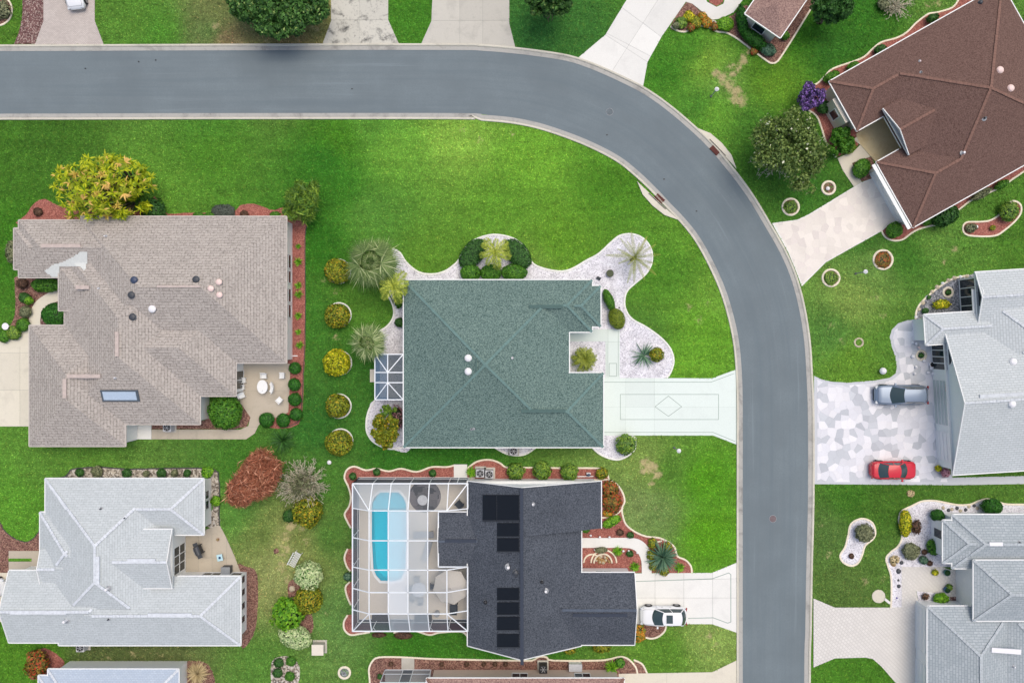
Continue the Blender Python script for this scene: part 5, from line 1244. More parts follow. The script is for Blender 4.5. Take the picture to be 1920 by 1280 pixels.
def frond(name, L, nl, ll, lw, rs, mat, up=.6, droop=1.1, fan=False):
    """one frond along +x; pinnate, or a fan on a stalk"""
    vs, fs, tint, pick = [], [], [], []
    def quad(p, d, nrm, l, w):
        d = np.array(d); d /= np.linalg.norm(d); s = np.cross(nrm, d); s /= np.linalg.norm(s) + 1e-9; b = len(vs); vs.extend([p, p + d * l * .45 + s * w / 2, p + d * l - np.array([0, 0, l * .12]), p + d * l * .45 - s * w / 2])
        fs.append((b, b + 1, b + 2, b + 3)); t = rs.beta(2, 2); k = rs.uniform(); tint.extend([t] * 4); pick.extend([k] * 4)
    p = np.array([0., 0., 0.]); e = up; n = nl
    if fan:
        st = 4; Ls = L * .36
        for i in range(st):
            d = np.array([math.cos(e), 0, math.sin(e)]); quad(p, d, np.array([0, 1., 0.]), Ls / st * 1.2, .05); quad(p, d, np.array([0, 0, 1.]), Ls / st * 1.2, .06); p = p + d * Ls / st; e -= droop * .25
        for i in range(nl):
            a = -1.75 + 3.5 * i / (nl - 1); d = np.array([math.cos(a) * math.cos(e), math.sin(a), math.cos(a) * math.sin(e) - .25 * abs(math.sin(a)) * rs.uniform(.4, 1.2)])
            quad(p, d, np.array([-math.sin(e), 0, math.cos(e)]), L * .64 * (1 - .35 * abs(a) / 1.75) * rs.uniform(.8, 1.12), lw)
    else:
        for i in range(nl):
            d = np.array([math.cos(e), 0, math.sin(e)]); q = p + d * L / nl; quad(p, d, np.array([0, 0, 1.]), L / nl * 1.25, .05)
            f = i / nl; l = ll * (math.sin(math.pi * (f * .85 + .12)) ** .6)
            for s in (-1, 1): quad(p + d * (L / nl * .5), (d[0] * .62, s * .8, d[2] * .6 - .28 + rs.normal() * .12), np.array([-math.sin(e), 0, math.cos(e)]), l * rs.uniform(.85, 1.1), lw)
            p = q; e -= droop / nl * (1 + f * .6)
    me = fastmesh(name, np.array(vs), np.array(fs))
    for nm, d_ in (('tint', tint), ('pick', pick)):
        at = me.attributes.new(nm, 'FLOAT', 'POINT'); at.data.foreach_set('value', np.array(d_, np.float32))
    me.materials.append(M[mat]); return me
def palm(x, y, r, h, mat, label, n=26, fan=False, nl=16, lw=.12, kind='palm_tree', seed=1, up=(.05, 1.15), droop=1.0, tr=.13, group=None, ll=None, cat='palm', dead=None, lean=(0, 0)):
    rs = RS(seed); L = r * S * 1.25; p = W(x, y, h); root = empty(kind, (p.x, p.y, 0), label, cat, group, 0)
    key = ('fr', mat, round(L, 1), fan, nl, lw)
    if key not in CACHE: CACHE[key] = [frond('frond', L, nl, ll or L * .34, lw, rs, mat, .35, droop, fan) for _ in range(3)]
    for i in range(n):
        f = (i + .5) / n; a = i * 2.39996 + rs.uniform(-.25, .25); e = up[0] + (up[1] - up[0]) * f
        o = obj('frond', CACHE[key][i % 3], root); o.location = (rs.normal() * .04, rs.normal() * .04, h + .1 * f)
        if fan and f > .72: e = rs.uniform(.5, .8)
        o.rotation_euler = (rs.normal() * .15, -(e - .35), a); sc = (1 - .42 * f) * rs.uniform(.86, 1.12) * (.48 if fan and f > .72 else 1); o.scale = (sc, sc, sc)
    if dead:
        key2 = ('fr', dead, round(L, 1))
        if key2 not in CACHE: CACHE[key2] = frond('frond', L * .95, nl, ll or L * .3, lw, rs, dead, .1, droop, fan)
        for i in range(8):
            o = obj('frond', CACHE[key2], root); o.location = (0, 0, h - .15); o.rotation_euler = (rs.normal() * .2, rs.uniform(.1, .5), i * .785 + rs.uniform(-.3, .3)); o['label'] = 'dry greyish frond'
    b = MB(); q = Vector((0, 0, 0)); k = 6
    for i in range(k):
        t = Vector((0, 0, h * (i + 1) / k)); seg(b, q, t, tr * (1.15 if i == 0 else 1), tr * .95, 9); q = t
    b.build('trunk', M['bark'], root); return root
def spiky(x, y, r, h, mat, label, n=60, w=.09, kind='spiky_plant', e0=5, e1=75, droop=.4, seed=1, group=None, cat='plant', z0=.1):
    rs = RS(seed); key = ('sp', mat, round(r * S, 1), n, w, e0, seed)
    if key not in CACHE: CACHE[key] = blades('leaves', n, r * S * 1.1, w, rs, mat, e0, e1, droop, z0)
    p = W(x, y, h * .4); root = empty(kind, (p.x, p.y, .02), label, cat, group, rs.uniform(0, 6)); obj('leaves', CACHE[key], root)
    if z0 > .3: bb = MB(); bb.cyl((0, 0, 0), .07, z0, 8); bb.build('stem', M['bark'], root)
    return root
ORD = ['first', 'second', 'third', 'fourth', 'fifth', 'sixth', 'seventh', 'eighth', 'ninth', 'tenth', 'eleventh', 'twelfth']

# golden palm clump over the tan roof
def palm_clump():
    rs = RS(11); c = W(193, 352, 4.0); root = empty('palm_clump', (c.x, c.y, 0), 'golden yellow clump of many palms leaning over the tan roof edge', 'palm clump')
    meshes = [blades('palm_head', 17, .80, .17, RS(40 + k), ('lf_gold', 'lf_goldg', 'lf_goldg', 'lf_gold', 'lf_goldt')[k % 5], -12, 62, .95, 0, 3, .05) for k in range(9)]
    pts = []; tries = 0
    while len(pts) < 115 and tries < 20000:
        tries += 1; x, y = rs.uniform(100, 285), rs.uniform(292, 410); dx, dy = (x - 193) / 94, (y - 352) / 64
        if dx * dx + dy * dy > 1 - .1 * math.sin(5 * math.atan2(dy, dx)): continue
        if (x > 228 and 365 < y < 392): continue
        if any((x - a) ** 2 + (y - b) ** 2 < 8.5 ** 2 for a, b in pts): continue
        pts.append((x, y))
    for i, (x, y) in enumerate(pts):
        rr = math.hypot((x - 193) / 92, (y - 352) / 62); z = 5.0 - 1.9 * rr ** 2 + rs.uniform(-.7, .7); p = W(x, y, z)
        o = obj('palm_head', meshes[int(rs.randint(9))], root); o.location = (p.x - c.x, p.y - c.y, z); s = rs.uniform(.66, 1.0); o.scale = (s, s, s); o.rotation_euler = (rs.normal() * .2, rs.normal() * .2, rs.uniform(0, 6))
        b = MB(); b0 = Vector(((p.x - c.x) * .45, (p.y - c.y) * .45 + .3, 0)); seg(b, b0, Vector((p.x - c.x, p.y - c.y, z)), .06, .04, 6); b.build('stem', M['bark'], root)
    Pn, Nn_ = crown_pts(80 * S, 50 * S, 1.8, .6, 3500, rs, 30); obj('inner_fronds', leafmesh('inner_fronds', Pn, Nn_, .3, 2.2, rs, 'lf_goldg'), root)
palm_clump()

tree(518, 6, 98, 4.4, 'lf_oak', 'big dark green oak crown at the top edge left of the stained driveway', 'oak_tree', ry=57, leaf=.20, n=42000, lobes=300, seed=2, trunk_r=.35)
tree(1487, 272, 72, 6.5, 'lf_loose', 'loose grey-green tree with bare twigs on the lawn by the brown roof', 'tree', ry=66, leaf=.17, n=15000, lobes=230, seed=3, irr=2.0, jit=.10, tw=34)
tree(1032, -10, 46, 6, 'lf_oak', 'small dark tree cut by the top edge between two driveways', 'tree', ry=36, leaf=.2, n=12000, lobes=110, seed=4)
tree(1566, 8, 36, 5, 'lf_dark', 'round dark tree at the top edge right of the small brown roof', 'tree', ry=38, leaf=.18, n=11000, lobes=120, seed=5)
tree(1523, 178, 25, 3.2, 'lf_purple', 'purple flowering bush at the corner of the large brown roof', 'flowering_tree', ry=26, leaf=.13, n=7000, lobes=90, z0=.5, seed=6, trunk_r=.08)
tree(474, 901, 57, 4.2, 'lf_rust', 'rusty red-brown conifer on the lawn near the pale grey roof', 'conifer', ry=34, leaf=.13, n=27000, lobes=420, rz=math.radians(38), z0=.4, seed=7, trunk_r=.12, aspect=5.5, wide=.25, irr=1.5, jit=.20)
p_ = W(565, 912, 1.5); r_ = empty('bare_bush', (p_.x, p_.y, 0), 'pale almost bare bush beside the rusty conifer', 'bare bush'); obj('branches', twigs('branches', 42 * S, 38 * S, 3.0, 150, RS(8), 'lf_bare', .05), r_)
Pn, Nn_ = crown_pts(28 * S, 26 * S, 1.8, .4, 900, RS(9), 60); obj('foliage', leafmesh('foliage', Pn, Nn_, .12, 1.6, RS(9), 'lf_grey'), r_)
tree(1580, 262, 24, 2.2, 'lf_green', 'green bush filling the bed corner left of the tan porch', 'shrub', ry=30, leaf=.16, n=7000, lobes=80, z0=.1, seed=9, cat='shrub', trunk_r=.06)
tree(722, 808, 29, 3.2, 'lf_olive', 'olive green small tree in the southwest gravel corner of the green roofed house', 'tree', ry=32, leaf=.15, n=7500, lobes=120, z0=.6, seed=10, trunk_r=.08)
tree(726, 772, 17, 2.6, 'lf_palmg', 'lighter bushy top just north of the olive tree in the white gravel', 'tree', ry=15, leaf=.14, n=2600, lobes=22, z0=.5, seed=12, trunk_r=.06)
palm(695, 490, 63, 4.4, 'lf_palm', 'largest grey-green fan palm at the northwest corner of the green roofed house', 70, True, 26, .10, seed=2, droop=1.1, up=(-.35, 1.3), dead='lf_bare')
palm(737, 536, 32, 3.6, 'lf_palmy', 'yellow-green feather palm touching the northwest corner of the green roof', 14, False, 14, .12, seed=3, droop=1.3)
palm(690, 642, 43, 3.6, 'lf_palm', 'smaller fan palm just above the small screen room', 60, True, 22, .09, seed=4, droop=1.1, up=(-.3, 1.3))
tree(567, 378, 38, 3.6, 'lf_palmg', 'bushy green palm at the northeast corner of the tan roof', 'palm_tree', ry=37, leaf=.30, n=3400, lobes=70, z0=.4, seed=25, trunk_r=.12, aspect=3.2, wide=.22, cat='palm')
palm(927, 472, 31, 2.8, 'lf_palmy', 'yellow-green feather palm in the middle of the hedge arc', 14, False, 14, .12, seed=6, droop=1.3)
palm(1190, 483, 42, 1.9, 'lf_date', 'thin spiky palm on the rounded end of the white gravel bed', 22, False, 22, .06, seed=7, droop=.5, up=(.0, 1.2), tr=.16, ll=.28)
spiky(1207, 666, 26, .9, 'lf_agave', 'blue-green spiky agave on the white gravel by the mint driveway', 46, .10, 'agave', 5, 70, .5, 2)
LM('lf_cycad', (70, 94, 24), (156, 162, 66)); palm(1096, 673, 22, 1.1, 'lf_cycad', 'yellow-green cycad on the white gravel in front of the green house entry', 64, False, 14, .09, 'cycad', seed=8, droop=.9, up=(0, 1.3), tr=.14, ll=.32, cat='cycad')
spiky(1243, 1044, 31, 1.6, 'lf_agave', 'large dark spiky plant in the red mulch bed by the white driveway', 150, .11, 'yucca', -5, 80, .6, 3, z0=.35)
spiky(530, 826, 25, 1.0, 'lf_dark', 'dark spiky grass clump on the lawn below the patio hedge', 110, .08, 'spiky_plant', 5, 80, .8, 4)

for i, (x, y, r) in enumerate([(631, 508, 24), (631, 592, 23), (630, 680, 25), (631, 761, 22), (634, 831, 24)]):
    shrub(x, y, r, 1.7, ['lf_olive', 'lf_olive', 'lf_yellow', 'lf_olive', 'lf_olive'][i], '%s from the north of five clipped yellow-green ball shrubs west of the green roof' % ORD[i], 'clipped round shrubs in white rings', leaf=.13, lump=.08, seed=i)
    c = W([635, 636, 637, 636, 639][i] + 0, [509, 590, 680, 761, 826][i], 0); b = MB(); b.ring((0, 0, 0), 1.10, 1.25, .12, 36)
    o = b.build('ring_edging', M['edging_white']); o.location = c; tag(o, 'white ring edging round the %s clipped shrub from the north' % ORD[i], 'edging', 'white rings round the clipped shrubs')
for i, (x, y, r) in enumerate([(552, 690, 11.5), (551, 721, 12), (552, 749, 12.5), (554, 777, 12), (530, 788, 13), (499, 787, 14)]):
    shrub(x, y, r, 1.0, 'lf_hedge', '%s of six dark ball shrubs round the tan patio, counted from the north' % ORD[i], 'ball shrubs round the patio', leaf=.10, lump=.05, seed=i)
shrub(420, 773, 31, 2.0, 'lf_green', 'large round bright bush in the corner south of the tan roof beside the patio', leaf=.15, lump=.1)
for i, (x, y, r) in enumerate([(559, 462, 5), (560, 491, 8.5), (560, 535, 7.5), (560, 552, 8.5), (560, 592, 7.5), (560, 622, 6), (562, 647, 8)]):
    spiky(x, y, r, .4, 'lf_bright', '%s from the north of seven lime tufts in the long red mulch strip' % ORD[i], 70, .07, 'tuft', 20, 85, .6, 10 + i % 3, 'lime tufts in the red mulch strip')
shrub(417, 396, 22, .5, 'lf_cover', 'flat grey-green groundcover against the north wall of the tan house', ry=14, leaf=.09)
shrub(285, 392, 22, 1.6, 'lf_dark', 'dark bush between the golden palms and the tan roof', ry=20, leaf=.14)
shrub(457, 402, 8, .6, 'lf_brown', 'small brown shrub in the mulch north of the tan roof', leaf=.09); shrub(70, 397, 8, .5, 'lf_brown', 'small dark brown shrub in the rounded red mulch corner', leaf=.1)
for i, (x, y) in enumerate(((302, 404), (372, 403), (516, 402), (392, 404))): shrub(x, y, 10, .6, 'lf_green', '%s from the left of the low shrubs north of the tan roof' % ORD[[0, 1, 3, 2][i]], 'low shrubs north of the tan roof', ry=6, leaf=.1)
shrub(20, 472, 10, 1.2, 'lf_grey', 'pale grey-green bush on the west wall of the tan house', ry=22, leaf=.12)
shrub(84, 534, 30, 1.1, 'lf_green', 'long green hedge under the northwest wing of the tan house', ry=13, leaf=.13, kind='hedge', cat='hedge')
for i, (x, y, r, m_) in enumerate([(40, 531, 10, 'lf_brown'), (44, 558, 10, 'lf_dark'), (52, 563, 8, 'lf_bright'), (46, 584, 11, 'lf_grey'), (41, 609, 12, 'lf_green'), (24, 624, 13, 'lf_palmg'), (4, 630, 12, 'lf_green')]):
    shrub(x, y, r, .8, m_, '%s shrub from the north in the brown bed left of the curved cream path' % ORD[i], 'shrubs in the bed left of the tan house', leaf=.11, seed=i)
shrub(100, 590, 24, 1.0, 'lf_hedge', 'quarter-round dark green hedge inside the curved cream path', ry=22, leaf=.12, lump=.03, kind='hedge', cat='hedge')
for i, (x, y, r) in enumerate([(148, 886, 8), (180, 884, 11), (237, 887, 9), (273, 888, 6), (302, 887, 9), (326, 887, 7), (350, 887, 7)]):
    shrub(x, y, r, .6, 'lf_grey' if i % 2 else 'lf_dark', '%s from the left of seven small shrubs in the pebble bed' % ORD[i], 'small shrubs in the pebble bed', leaf=.10, seed=i)
shrub(388, 886, 11, .7, 'lf_bright', 'bright green shrub at the right end of the pebble bed'); shrub(404, 939, 10, .8, 'lf_bright', 'bright green shrub at the east wall of the pale grey roofed house')
shrub(575, 960, 27, 1.9, 'lf_olive', 'olive yellow round bush just below the bare bush', lump=.16, leaf=.14); shrub(541, 967, 12, 1.0, 'lf_dark', 'small dark shrub left of the olive yellow bush')
shrub(577, 1081, 26, 1.8, 'lf_pale', 'pale variegated round bush beside the white bench', leaf=.14, lump=.14); shrub(577, 1126, 26, 1.7, 'lf_olive', 'olive bush below the pale variegated one beside the bench', leaf=.12, lump=.1)
shrub(538, 1153, 28, 2.0, 'lf_bright', 'bright leafy green bush with large leaves above the pale heart-shaped bush', leaf=.22, lump=.2, fill=.5); shrub(552, 1195, 31, 1.4, 'lf_pale', 'pale variegated bush, the lowest of the row on the lawn', ry=22, rz=math.radians(-18), leaf=.13, lump=.06)
shrub(66, 1246, 20, 1.6, 'lf_red', 'reddish green bush in the pinkish mulch at the bottom left', ry=26, leaf=.16, lump=.22, fill=.5); spiky(370, 1262, 24, .9, 'lf_straw', 'pale straw-coloured grass clump right of the bluish roof', 260, .06, 'grass_clump', 5, 85, 1.1, 6)
for i, (x, y) in enumerate(((522, 1243), (543, 1268), (520, 1262), (545, 1240))): shrub(x, y, 9, .5, 'lf_green' if i % 2 else 'lf_dark', '%s small shrub from the north in the stony circle at the bottom lawn' % ORD[[1, 3, 2, 0][i]], 'shrubs in the stony circle', leaf=.12)
for i, x in enumerate((733, 828, 875, 907, 928, 948)): shrub(x, 1245, 4.5, .35, 'lf_brown', '%s from the left of six tiny plants in the bottom mulch bed' % ORD[i], 'tiny plants in the bottom bed', leaf=.09)
shrub(712, 1268, 5, .5, 'lf_dark', 'dark little shrub left of the bottom pool cage'); spiky(1147, 1251, 14, .8, 'lf_bright', 'bright green leafy plant at the right end of the bottom bed', 90, .12, 'tuft', 10, 80, .7, 8); shrub(1163, 1243, 9, .7, 'lf_green', 'green shrub beside the curved edging at the bottom right bed')
# green house arc hedges
for lab, x, y, rx_, ry_, rz in (('left', 886, 475, 20, 32, -38), ('right', 970, 475, 20, 33, 40)):
    shrub(x, y, rx_, 1.1, 'lf_dark', '%s half of the dark hedge arc round the yellow palm' % lab, None, ry=ry_, rz=math.radians(rz), leaf=.11, lump=.05, kind='hedge', cat='hedge')
for i, (x, r) in enumerate(((882, 19), (920, 20), (964, 24))): shrub(x, 511, r, 1.2, 'lf_green', '%s from the left of three clipped hedge blocks north of the green roof' % ORD[i], 'clipped blocks under the hedge arc', ry=16, leaf=.11, lump=.05, kind='hedge', cat='hedge')
for lab, x, y, a, b_ in (('narrow upper', 1142, 562, 9, 21), ('wide lower', 1157, 597, 15, 20)): shrub(x, y, a, 1.2, 'lf_hedgey' if a > 10 else 'lf_green', '%s part of the wedge-shaped hedge beside the green roof' % lab, 'wedge-shaped hedge', ry=b_, rz=math.radians(22), leaf=.09, lump=.04, kind='hedge', cat='hedge')
shrub(1232, 665, 13, 1.0, 'lf_olive', 'small olive ball shrub right of the agave'); shrub(1174, 833, 18, 1.2, 'lf_palmg', 'round green shrub at the southeast gravel corner by the mint driveway', leaf=.16, lump=.15)
shrub(744, 784, 15, .9, 'lf_pink', 'dark reddish twiggy shrub against the west wall of the green roof', ry=24, leaf=.08, dens=.25, fill=.8); shrub(748, 604, 9, .9, 'lf_dark', 'round dark shrub on the west wall of the green roof above the screen room'); shrub(747, 560, 9, .9, 'lf_green', 'green shrub in the gravel between palm and green roof', ry=17)
# dark house beds
for i, (x, y, r) in enumerate([(967, 884, 16), (1017, 883, 17), (1068, 886, 16)]): shrub(x, y, r, 1.2, 'lf_palmg', '%s from the left of three round shrubs north of the dark roof' % ORD[i], 'round shrubs north of the dark roof', leaf=.14, lump=.14, seed=i)
shrub(1129, 888, 11, .8, 'lf_olive', 'low olive shrub at the northeast corner of the dark roof'); spiky(884, 886, 11, .9, 'lf_bright', 'bright green plant between the step slab and the air conditioner', 60, .14, 'tuft', 10, 80, .7, 5)
for lab, x, y in (('left', 661, 893), ('middle', 706, 885), ('right', 811, 887)): shrub(x, y, 7, .5, 'lf_dark', '%s of three small dark plants in the wavy red bed' % lab, 'small plants in the wavy red bed', leaf=.11)
shrub(652, 1081, 8, .6, 'lf_agave', 'bluish green plant between the mulch scallops west of the pool cage'); shrub(710, 1190, 12, .4, 'lf_brown', 'left brownish creeping plant south of the pool cage', ry=5); shrub(756, 1191, 16, .5, 'lf_brown', 'right brownish creeping plant south of the pool cage', ry=7)
shrub(1144, 918, 16, 1.0, 'lf_red', 'red and green mixed shrub, upper one at the northeast wall of the dark roof', ry=17, leaf=.16, lump=.25); shrub(1147, 940, 18, .9, 'lf_red', 'red and green mixed shrub, lower one at the northeast wall of the dark roof', ry=19, leaf=.15, lump=.25); shrub(1140, 962, 10, .4, 'lf_orange', 'sandy orange groundcover at the curved inner edging', ry=7)
shrub(1147, 978, 19, .8, 'lf_bright', 'slanting green hedge above the front walk of the dark roofed house', ry=9, rz=math.radians(28), leaf=.13, kind='hedge', cat='hedge')
for nm, x, y, r, m_, w_ in (('left dark little shrub above the white front walk', 1163, 998, 7, 'lf_brown', .1), ('right dark little shrub above the white front walk', 1182, 1003, 7, 'lf_dark', .1), ('small dark shrub in the red mulch south of the front walk', 1181, 1038, 8, 'lf_dark', .1), ('green shrub hugging the east wall north of the front walk', 1098, 993, 8, 'lf_green', .1), ('grey groundcover south of the front walk', 1127, 1031, 12, 'lf_grey', .1)):
    shrub(x, y, r, .5, m_, nm, leaf=w_, ry=6)
for nm, x, y in (('lime tuft directly below the front walk of the dark roofed house', 1158, 1033), ('lime tuft at the corner of path and garage', 1190, 1062), ('lime tuft at the east tip of the red bed', 1274, 1063)): spiky(x, y, 10, .6, 'lf_bright', nm, 70, .1, 'tuft', 10, 85, .6, 9)
for i, (x, y) in enumerate(((1224, 1018), (1252, 1025), (1226, 1060), (1246, 1070), (1222, 1040))): shrub(x, y, 9, .5, 'lf_olive', '%s low olive filler plant from the north round the dark spiky plant' % ORD[[0, 1, 3, 4, 2][i]], 'olive fillers round the spiky plant', leaf=.12, lump=.25)
shrub(1199, 1187, 13, .9, 'lf_orange', 'orange shrub at the southeast garage corner of the dark roof', ry=15, lump=.25); shrub(1068, 1218, 12, .9, 'lf_olive', 'left shrub peeking out under the south eave of the dark roof', ry=9); shrub(1128, 1215, 17, .9, 'lf_olive', 'right shrub peeking out under the south eave of the dark roof', ry=9)
# top right
for nm, x, y, r, ry_, m_ in (('dark shrub between cream edging and brown roof', 1652, 92, 12, 9, 'lf_dark'), ('dark shrub near the top of the bed along the brown roof', 1750, 33, 11, 8, 'lf_dark'), ('green shrub in the narrow bed of the brown roof, lower part', 1600, 123, 12, 7, 'lf_green'), ('green shrub at the western tip of the brown roof', 1560, 143, 15, 9, 'lf_green'), ('dark shrub under the bay of the brown roofed house', 1545, 200, 12, 12, 'lf_dark')):
    shrub(x, y, r, 1.0, m_, nm, ry=ry_, rz=math.radians(28), leaf=.13)
shrub(1617, 315, 15, 1.0, 'lf_green', 'square clipped hedge beside the porch of the brown roofed house', ry=19, rz=math.radians(-29), leaf=.12, lump=.04, kind='hedge', cat='hedge')
shrub(1592, 275, 14, .9, 'lf_palmg', 'lighter green shrub right of the bush by the tan porch', ry=12, leaf=.13)
shrub(1679, 431, 15, 1.1, 'lf_green', 'round green shrub at the south corner of the brown roof', leaf=.12); shrub(1776, 403, 25, 2.0, 'lf_dark', 'very dark bush at the southeast eave of the brown roof', ry=18, rz=math.radians(28), leaf=.16)
shrub(1745, 412, 15, .8, 'lf_green', 'green shrub left of the very dark bush', ry=8, rz=math.radians(28)); shrub(1842, 363, 20, .9, 'lf_grey', 'grey-green hedge in the south bed of the brown roof', ry=8, rz=math.radians(30), leaf=.12); shrub(1880, 345, 14, .9, 'lf_green', 'green hedge at the right edge in the south bed of the brown roof', ry=7, rz=math.radians(30))
shrub(1895, 396, 17, 1.2, 'lf_palmg', 'bushy plant at the upper end of the bean-shaped bed', ry=18, leaf=.14, lump=.25, fill=.5); shrub(1862, 427, 5, .4, 'lf_olive', 'tiny shrub in the middle of the bean-shaped bed'); shrub(1822, 427, 11, .5, 'lf_grey', 'grey plants at the lower end of the bean-shaped bed', ry=9, dens=.5)
for i, (x, y, r, m_) in enumerate([(1278, 42, 11, 'lf_palmg'), (1292, 30, 10, 'lf_yellow'), (1305, 42, 11, 'lf_olive'), (1318, 30, 8, 'lf_orange'), (1325, 42, 9, 'lf_orange'), (1296, 52, 7, 'lf_red'), (1268, 47, 7, 'lf_grey'), (1340, 50, 7, 'lf_red')]):
    shrub(x, y, r, .6, m_, '%s of the mixed low plants beside the top driveway' % ['green one', 'yellow one', 'olive one', 'upper orange one', 'lower orange one', 'small reddish one', 'grey one nearest the driveway', 'reddish one nearest the ring'][i], 'mixed plants by the top driveway', leaf=.11, lump=.2)
shrub(1361, 44, 16, .8, 'lf_bright', 'bright green flat shrub below the white path at the top', ry=13, leaf=.12); shrub(1393, 38, 10, 1.3, 'lf_hedge', 'tall dark hedge along the small brown roof, upper part', ry=30, rz=math.radians(8), kind='hedge', cat='hedge'); shrub(1415, 72, 26, 1.2, 'lf_hedge', 'dark hedge under the cream wall of the small brown roof', ry=12, rz=math.radians(-38), kind='hedge', cat='hedge')
shrub(1441, 92, 16, .8, 'lf_agave', 'blue-green shrub at the bottom of the mulch bed near the small brown roof', ry=11, rz=math.radians(-30)); shrub(1473, 66, 8, .7, 'lf_green', 'small shrub at the south corner of the small brown roof'); shrub(1415, 95, 8, .5, 'lf_red', 'reddish small shrub on the mulch near the cream edging')
p_ = W(1692, 2, 1.5); r_ = empty('bare_bush', (p_.x, p_.y, 0), 'wispy pale bush at the top edge above the brown roof bed', 'bare bush'); obj('branches', twigs('branches', 28 * S, 18 * S, 2.6, 60, RS(18), 'lf_bare', .05), r_)
shrub(1660, 5, 13, .8, 'lf_grey', 'grey-green bush at the top edge left of the wispy pale bush'); shrub(2, 18, 17, .7, 'lf_grey', 'grey groundcover in the round bed at the top left corner', leaf=.14, lump=.3, dens=.6)
# pale house right
shrub(1766, 570, 16, .7, 'lf_yellow', 'yellow-green shrub on the grey gravel below the gabled bay', ry=9, leaf=.13, lump=.2); shrub(1736, 583, 6, .4, 'lf_dark', 'small dark shrub in the grey gravel by the white stones'); shrub(1742, 557, 4, .3, 'lf_dark', 'tiny dark plant on the edge of the quarter-circle bed')
shrub(1774, 886, 9, .8, 'lf_pink', 'pinkish grey shrub at the garage corner of the pale house', leaf=.12); shrub(1760, 878, 6, .6, 'lf_yellow', 'small yellow plant beside the pinkish shrub at the garage corner'); shrub(1708, 925, 7, .2, 'lf_straw', 'dry dead tuft on the lawn edge below the flagstone driveway')
# right bottom
shrub(1760, 967, 12, 1.2, 'lf_hedge', 'dark green ball shrub at the northwest corner of the grey roof', leaf=.11, lump=.05); shrub(1863, 950, 18, 1.6, 'lf_hedge', 'large dark green ball shrub on the north wall of the grey roof', ry=15, leaf=.11, lump=.05)
shrub(1699, 982, 11, .9, 'lf_yellow', 'long yellow-green hedge beside the lawn in the white gravel garden', ry=25, leaf=.11, lump=.1, kind='hedge', cat='hedge'); shrub(1720, 988, 9, .6, 'lf_brown', 'dark brown twiggy clump right of the yellow-green hedge', ry=14, dens=.6, leaf=.12, lump=.3)
shrub(1710, 1034, 16, 1.0, 'lf_grey', 'grey-green ball shrub in the white gravel garden', leaf=.12); shrub(1751, 1027, 11, .9, 'lf_green', 'green shrub left of the bay window of the grey roof', ry=15, rz=math.radians(20), leaf=.12)
shrub(1733, 1050, 8, .6, 'lf_agave', 'small bluish shrub in the white gravel near the path'); shrub(1734, 1035, 5, .4, 'lf_brown', 'small brown plant between two green shrubs in the gravel garden'); shrub(1744, 1056, 5, .4, 'lf_brown', 'small brown plant near the entry path of the grey roof'); shrub(1754, 1073, 6, .4, 'lf_yellow', 'small yellow-green tuft standing on the paver path')
shrub(1623, 1000, 17, 1.2, 'lf_grey', 'grey-brown ball shrub in the kidney-shaped gravel bed', leaf=.12); shrub(1597, 1042, 5, .3, 'lf_brown', 'small dark plant at the lower end of the kidney-shaped bed'); shrub(1766, 1123, 14, .8, 'lf_bright', 'bright green shrub at the garage wall of the grey roof', ry=11, leaf=.12)
shrub(1736, 1118, 7, .4, 'lf_brown', 'black-leaved sparse plant in the gravel strip by the garage', dens=.4); shrub(1678, 1050, 9, .4, 'lf_straw', 'sandy dry plant at the left rim of the white gravel garden', dens=.5); shrub(1781, 1101, 6, .6, 'lf_palmg', 'small green plant beside the blue pot at the dark entry')

# round planters in the lawn at the right
def ring_bed(x, y, r, mulch, plant, label, plabel):
    b = MB(); b.cyl((0, 0, -.03), r * S - .08, .07, 28); o = empty('ring_planter', W(x, y), label, 'planter', 'round planters with cream rings'); b.build('soil', M[mulch], o)
    c = MB(); c.ring((0, 0, 0), r * S - .13, r * S + .08, .13, 34); c.build('ring', M['edging'], o)
    if plant: shrub(x + (x - 960) * .002, y, r - 3.5, .4, plant, plabel, 'plants in the round planters', leaf=.09, lump=.2, dens=.8)
ring_bed(1482, 388, 15.5, 'mulch_brown', 'lf_palmg', 'round cream ring planter with green groundcover above the cream flagged driveway', 'green groundcover in the ring above the flagged driveway')
ring_bed(1553, 352.5, 12.5, 'mulch_brown', None, 'small cream ring planter with brown mulch and a pale ornament', '')
ring_bed(1655, 487, 18, 'mulch_brown', 'lf_red', 'largest cream ring planter with twiggy brown plant on the right lawn', 'twiggy brown plant in the largest ring')
ring_bed(1557.5, 521, 16, 'mulch_brown', 'lf_palmg', 'cream ring planter with green groundcover below the flagged driveway', 'green groundcover in the ring below the flagged driveway')
ring_bed(646, 1260, 11, 'gravel_grey', None, 'small pale ring planter with grey stones at the bottom lawn', '')
ring_bed(1777, 548, 9, 'mulch_dark', 'lf_dark', 'round white planter on the grey gravel by the gabled bay', 'dark plant in the white planter by the gabled bay')
ring_bed(1726.5, 666, 9, 'mulch_dark', 'lf_dark', 'round white planter in the dark gravel bed by the bay window', 'dark plant in the white planter by the bay window')

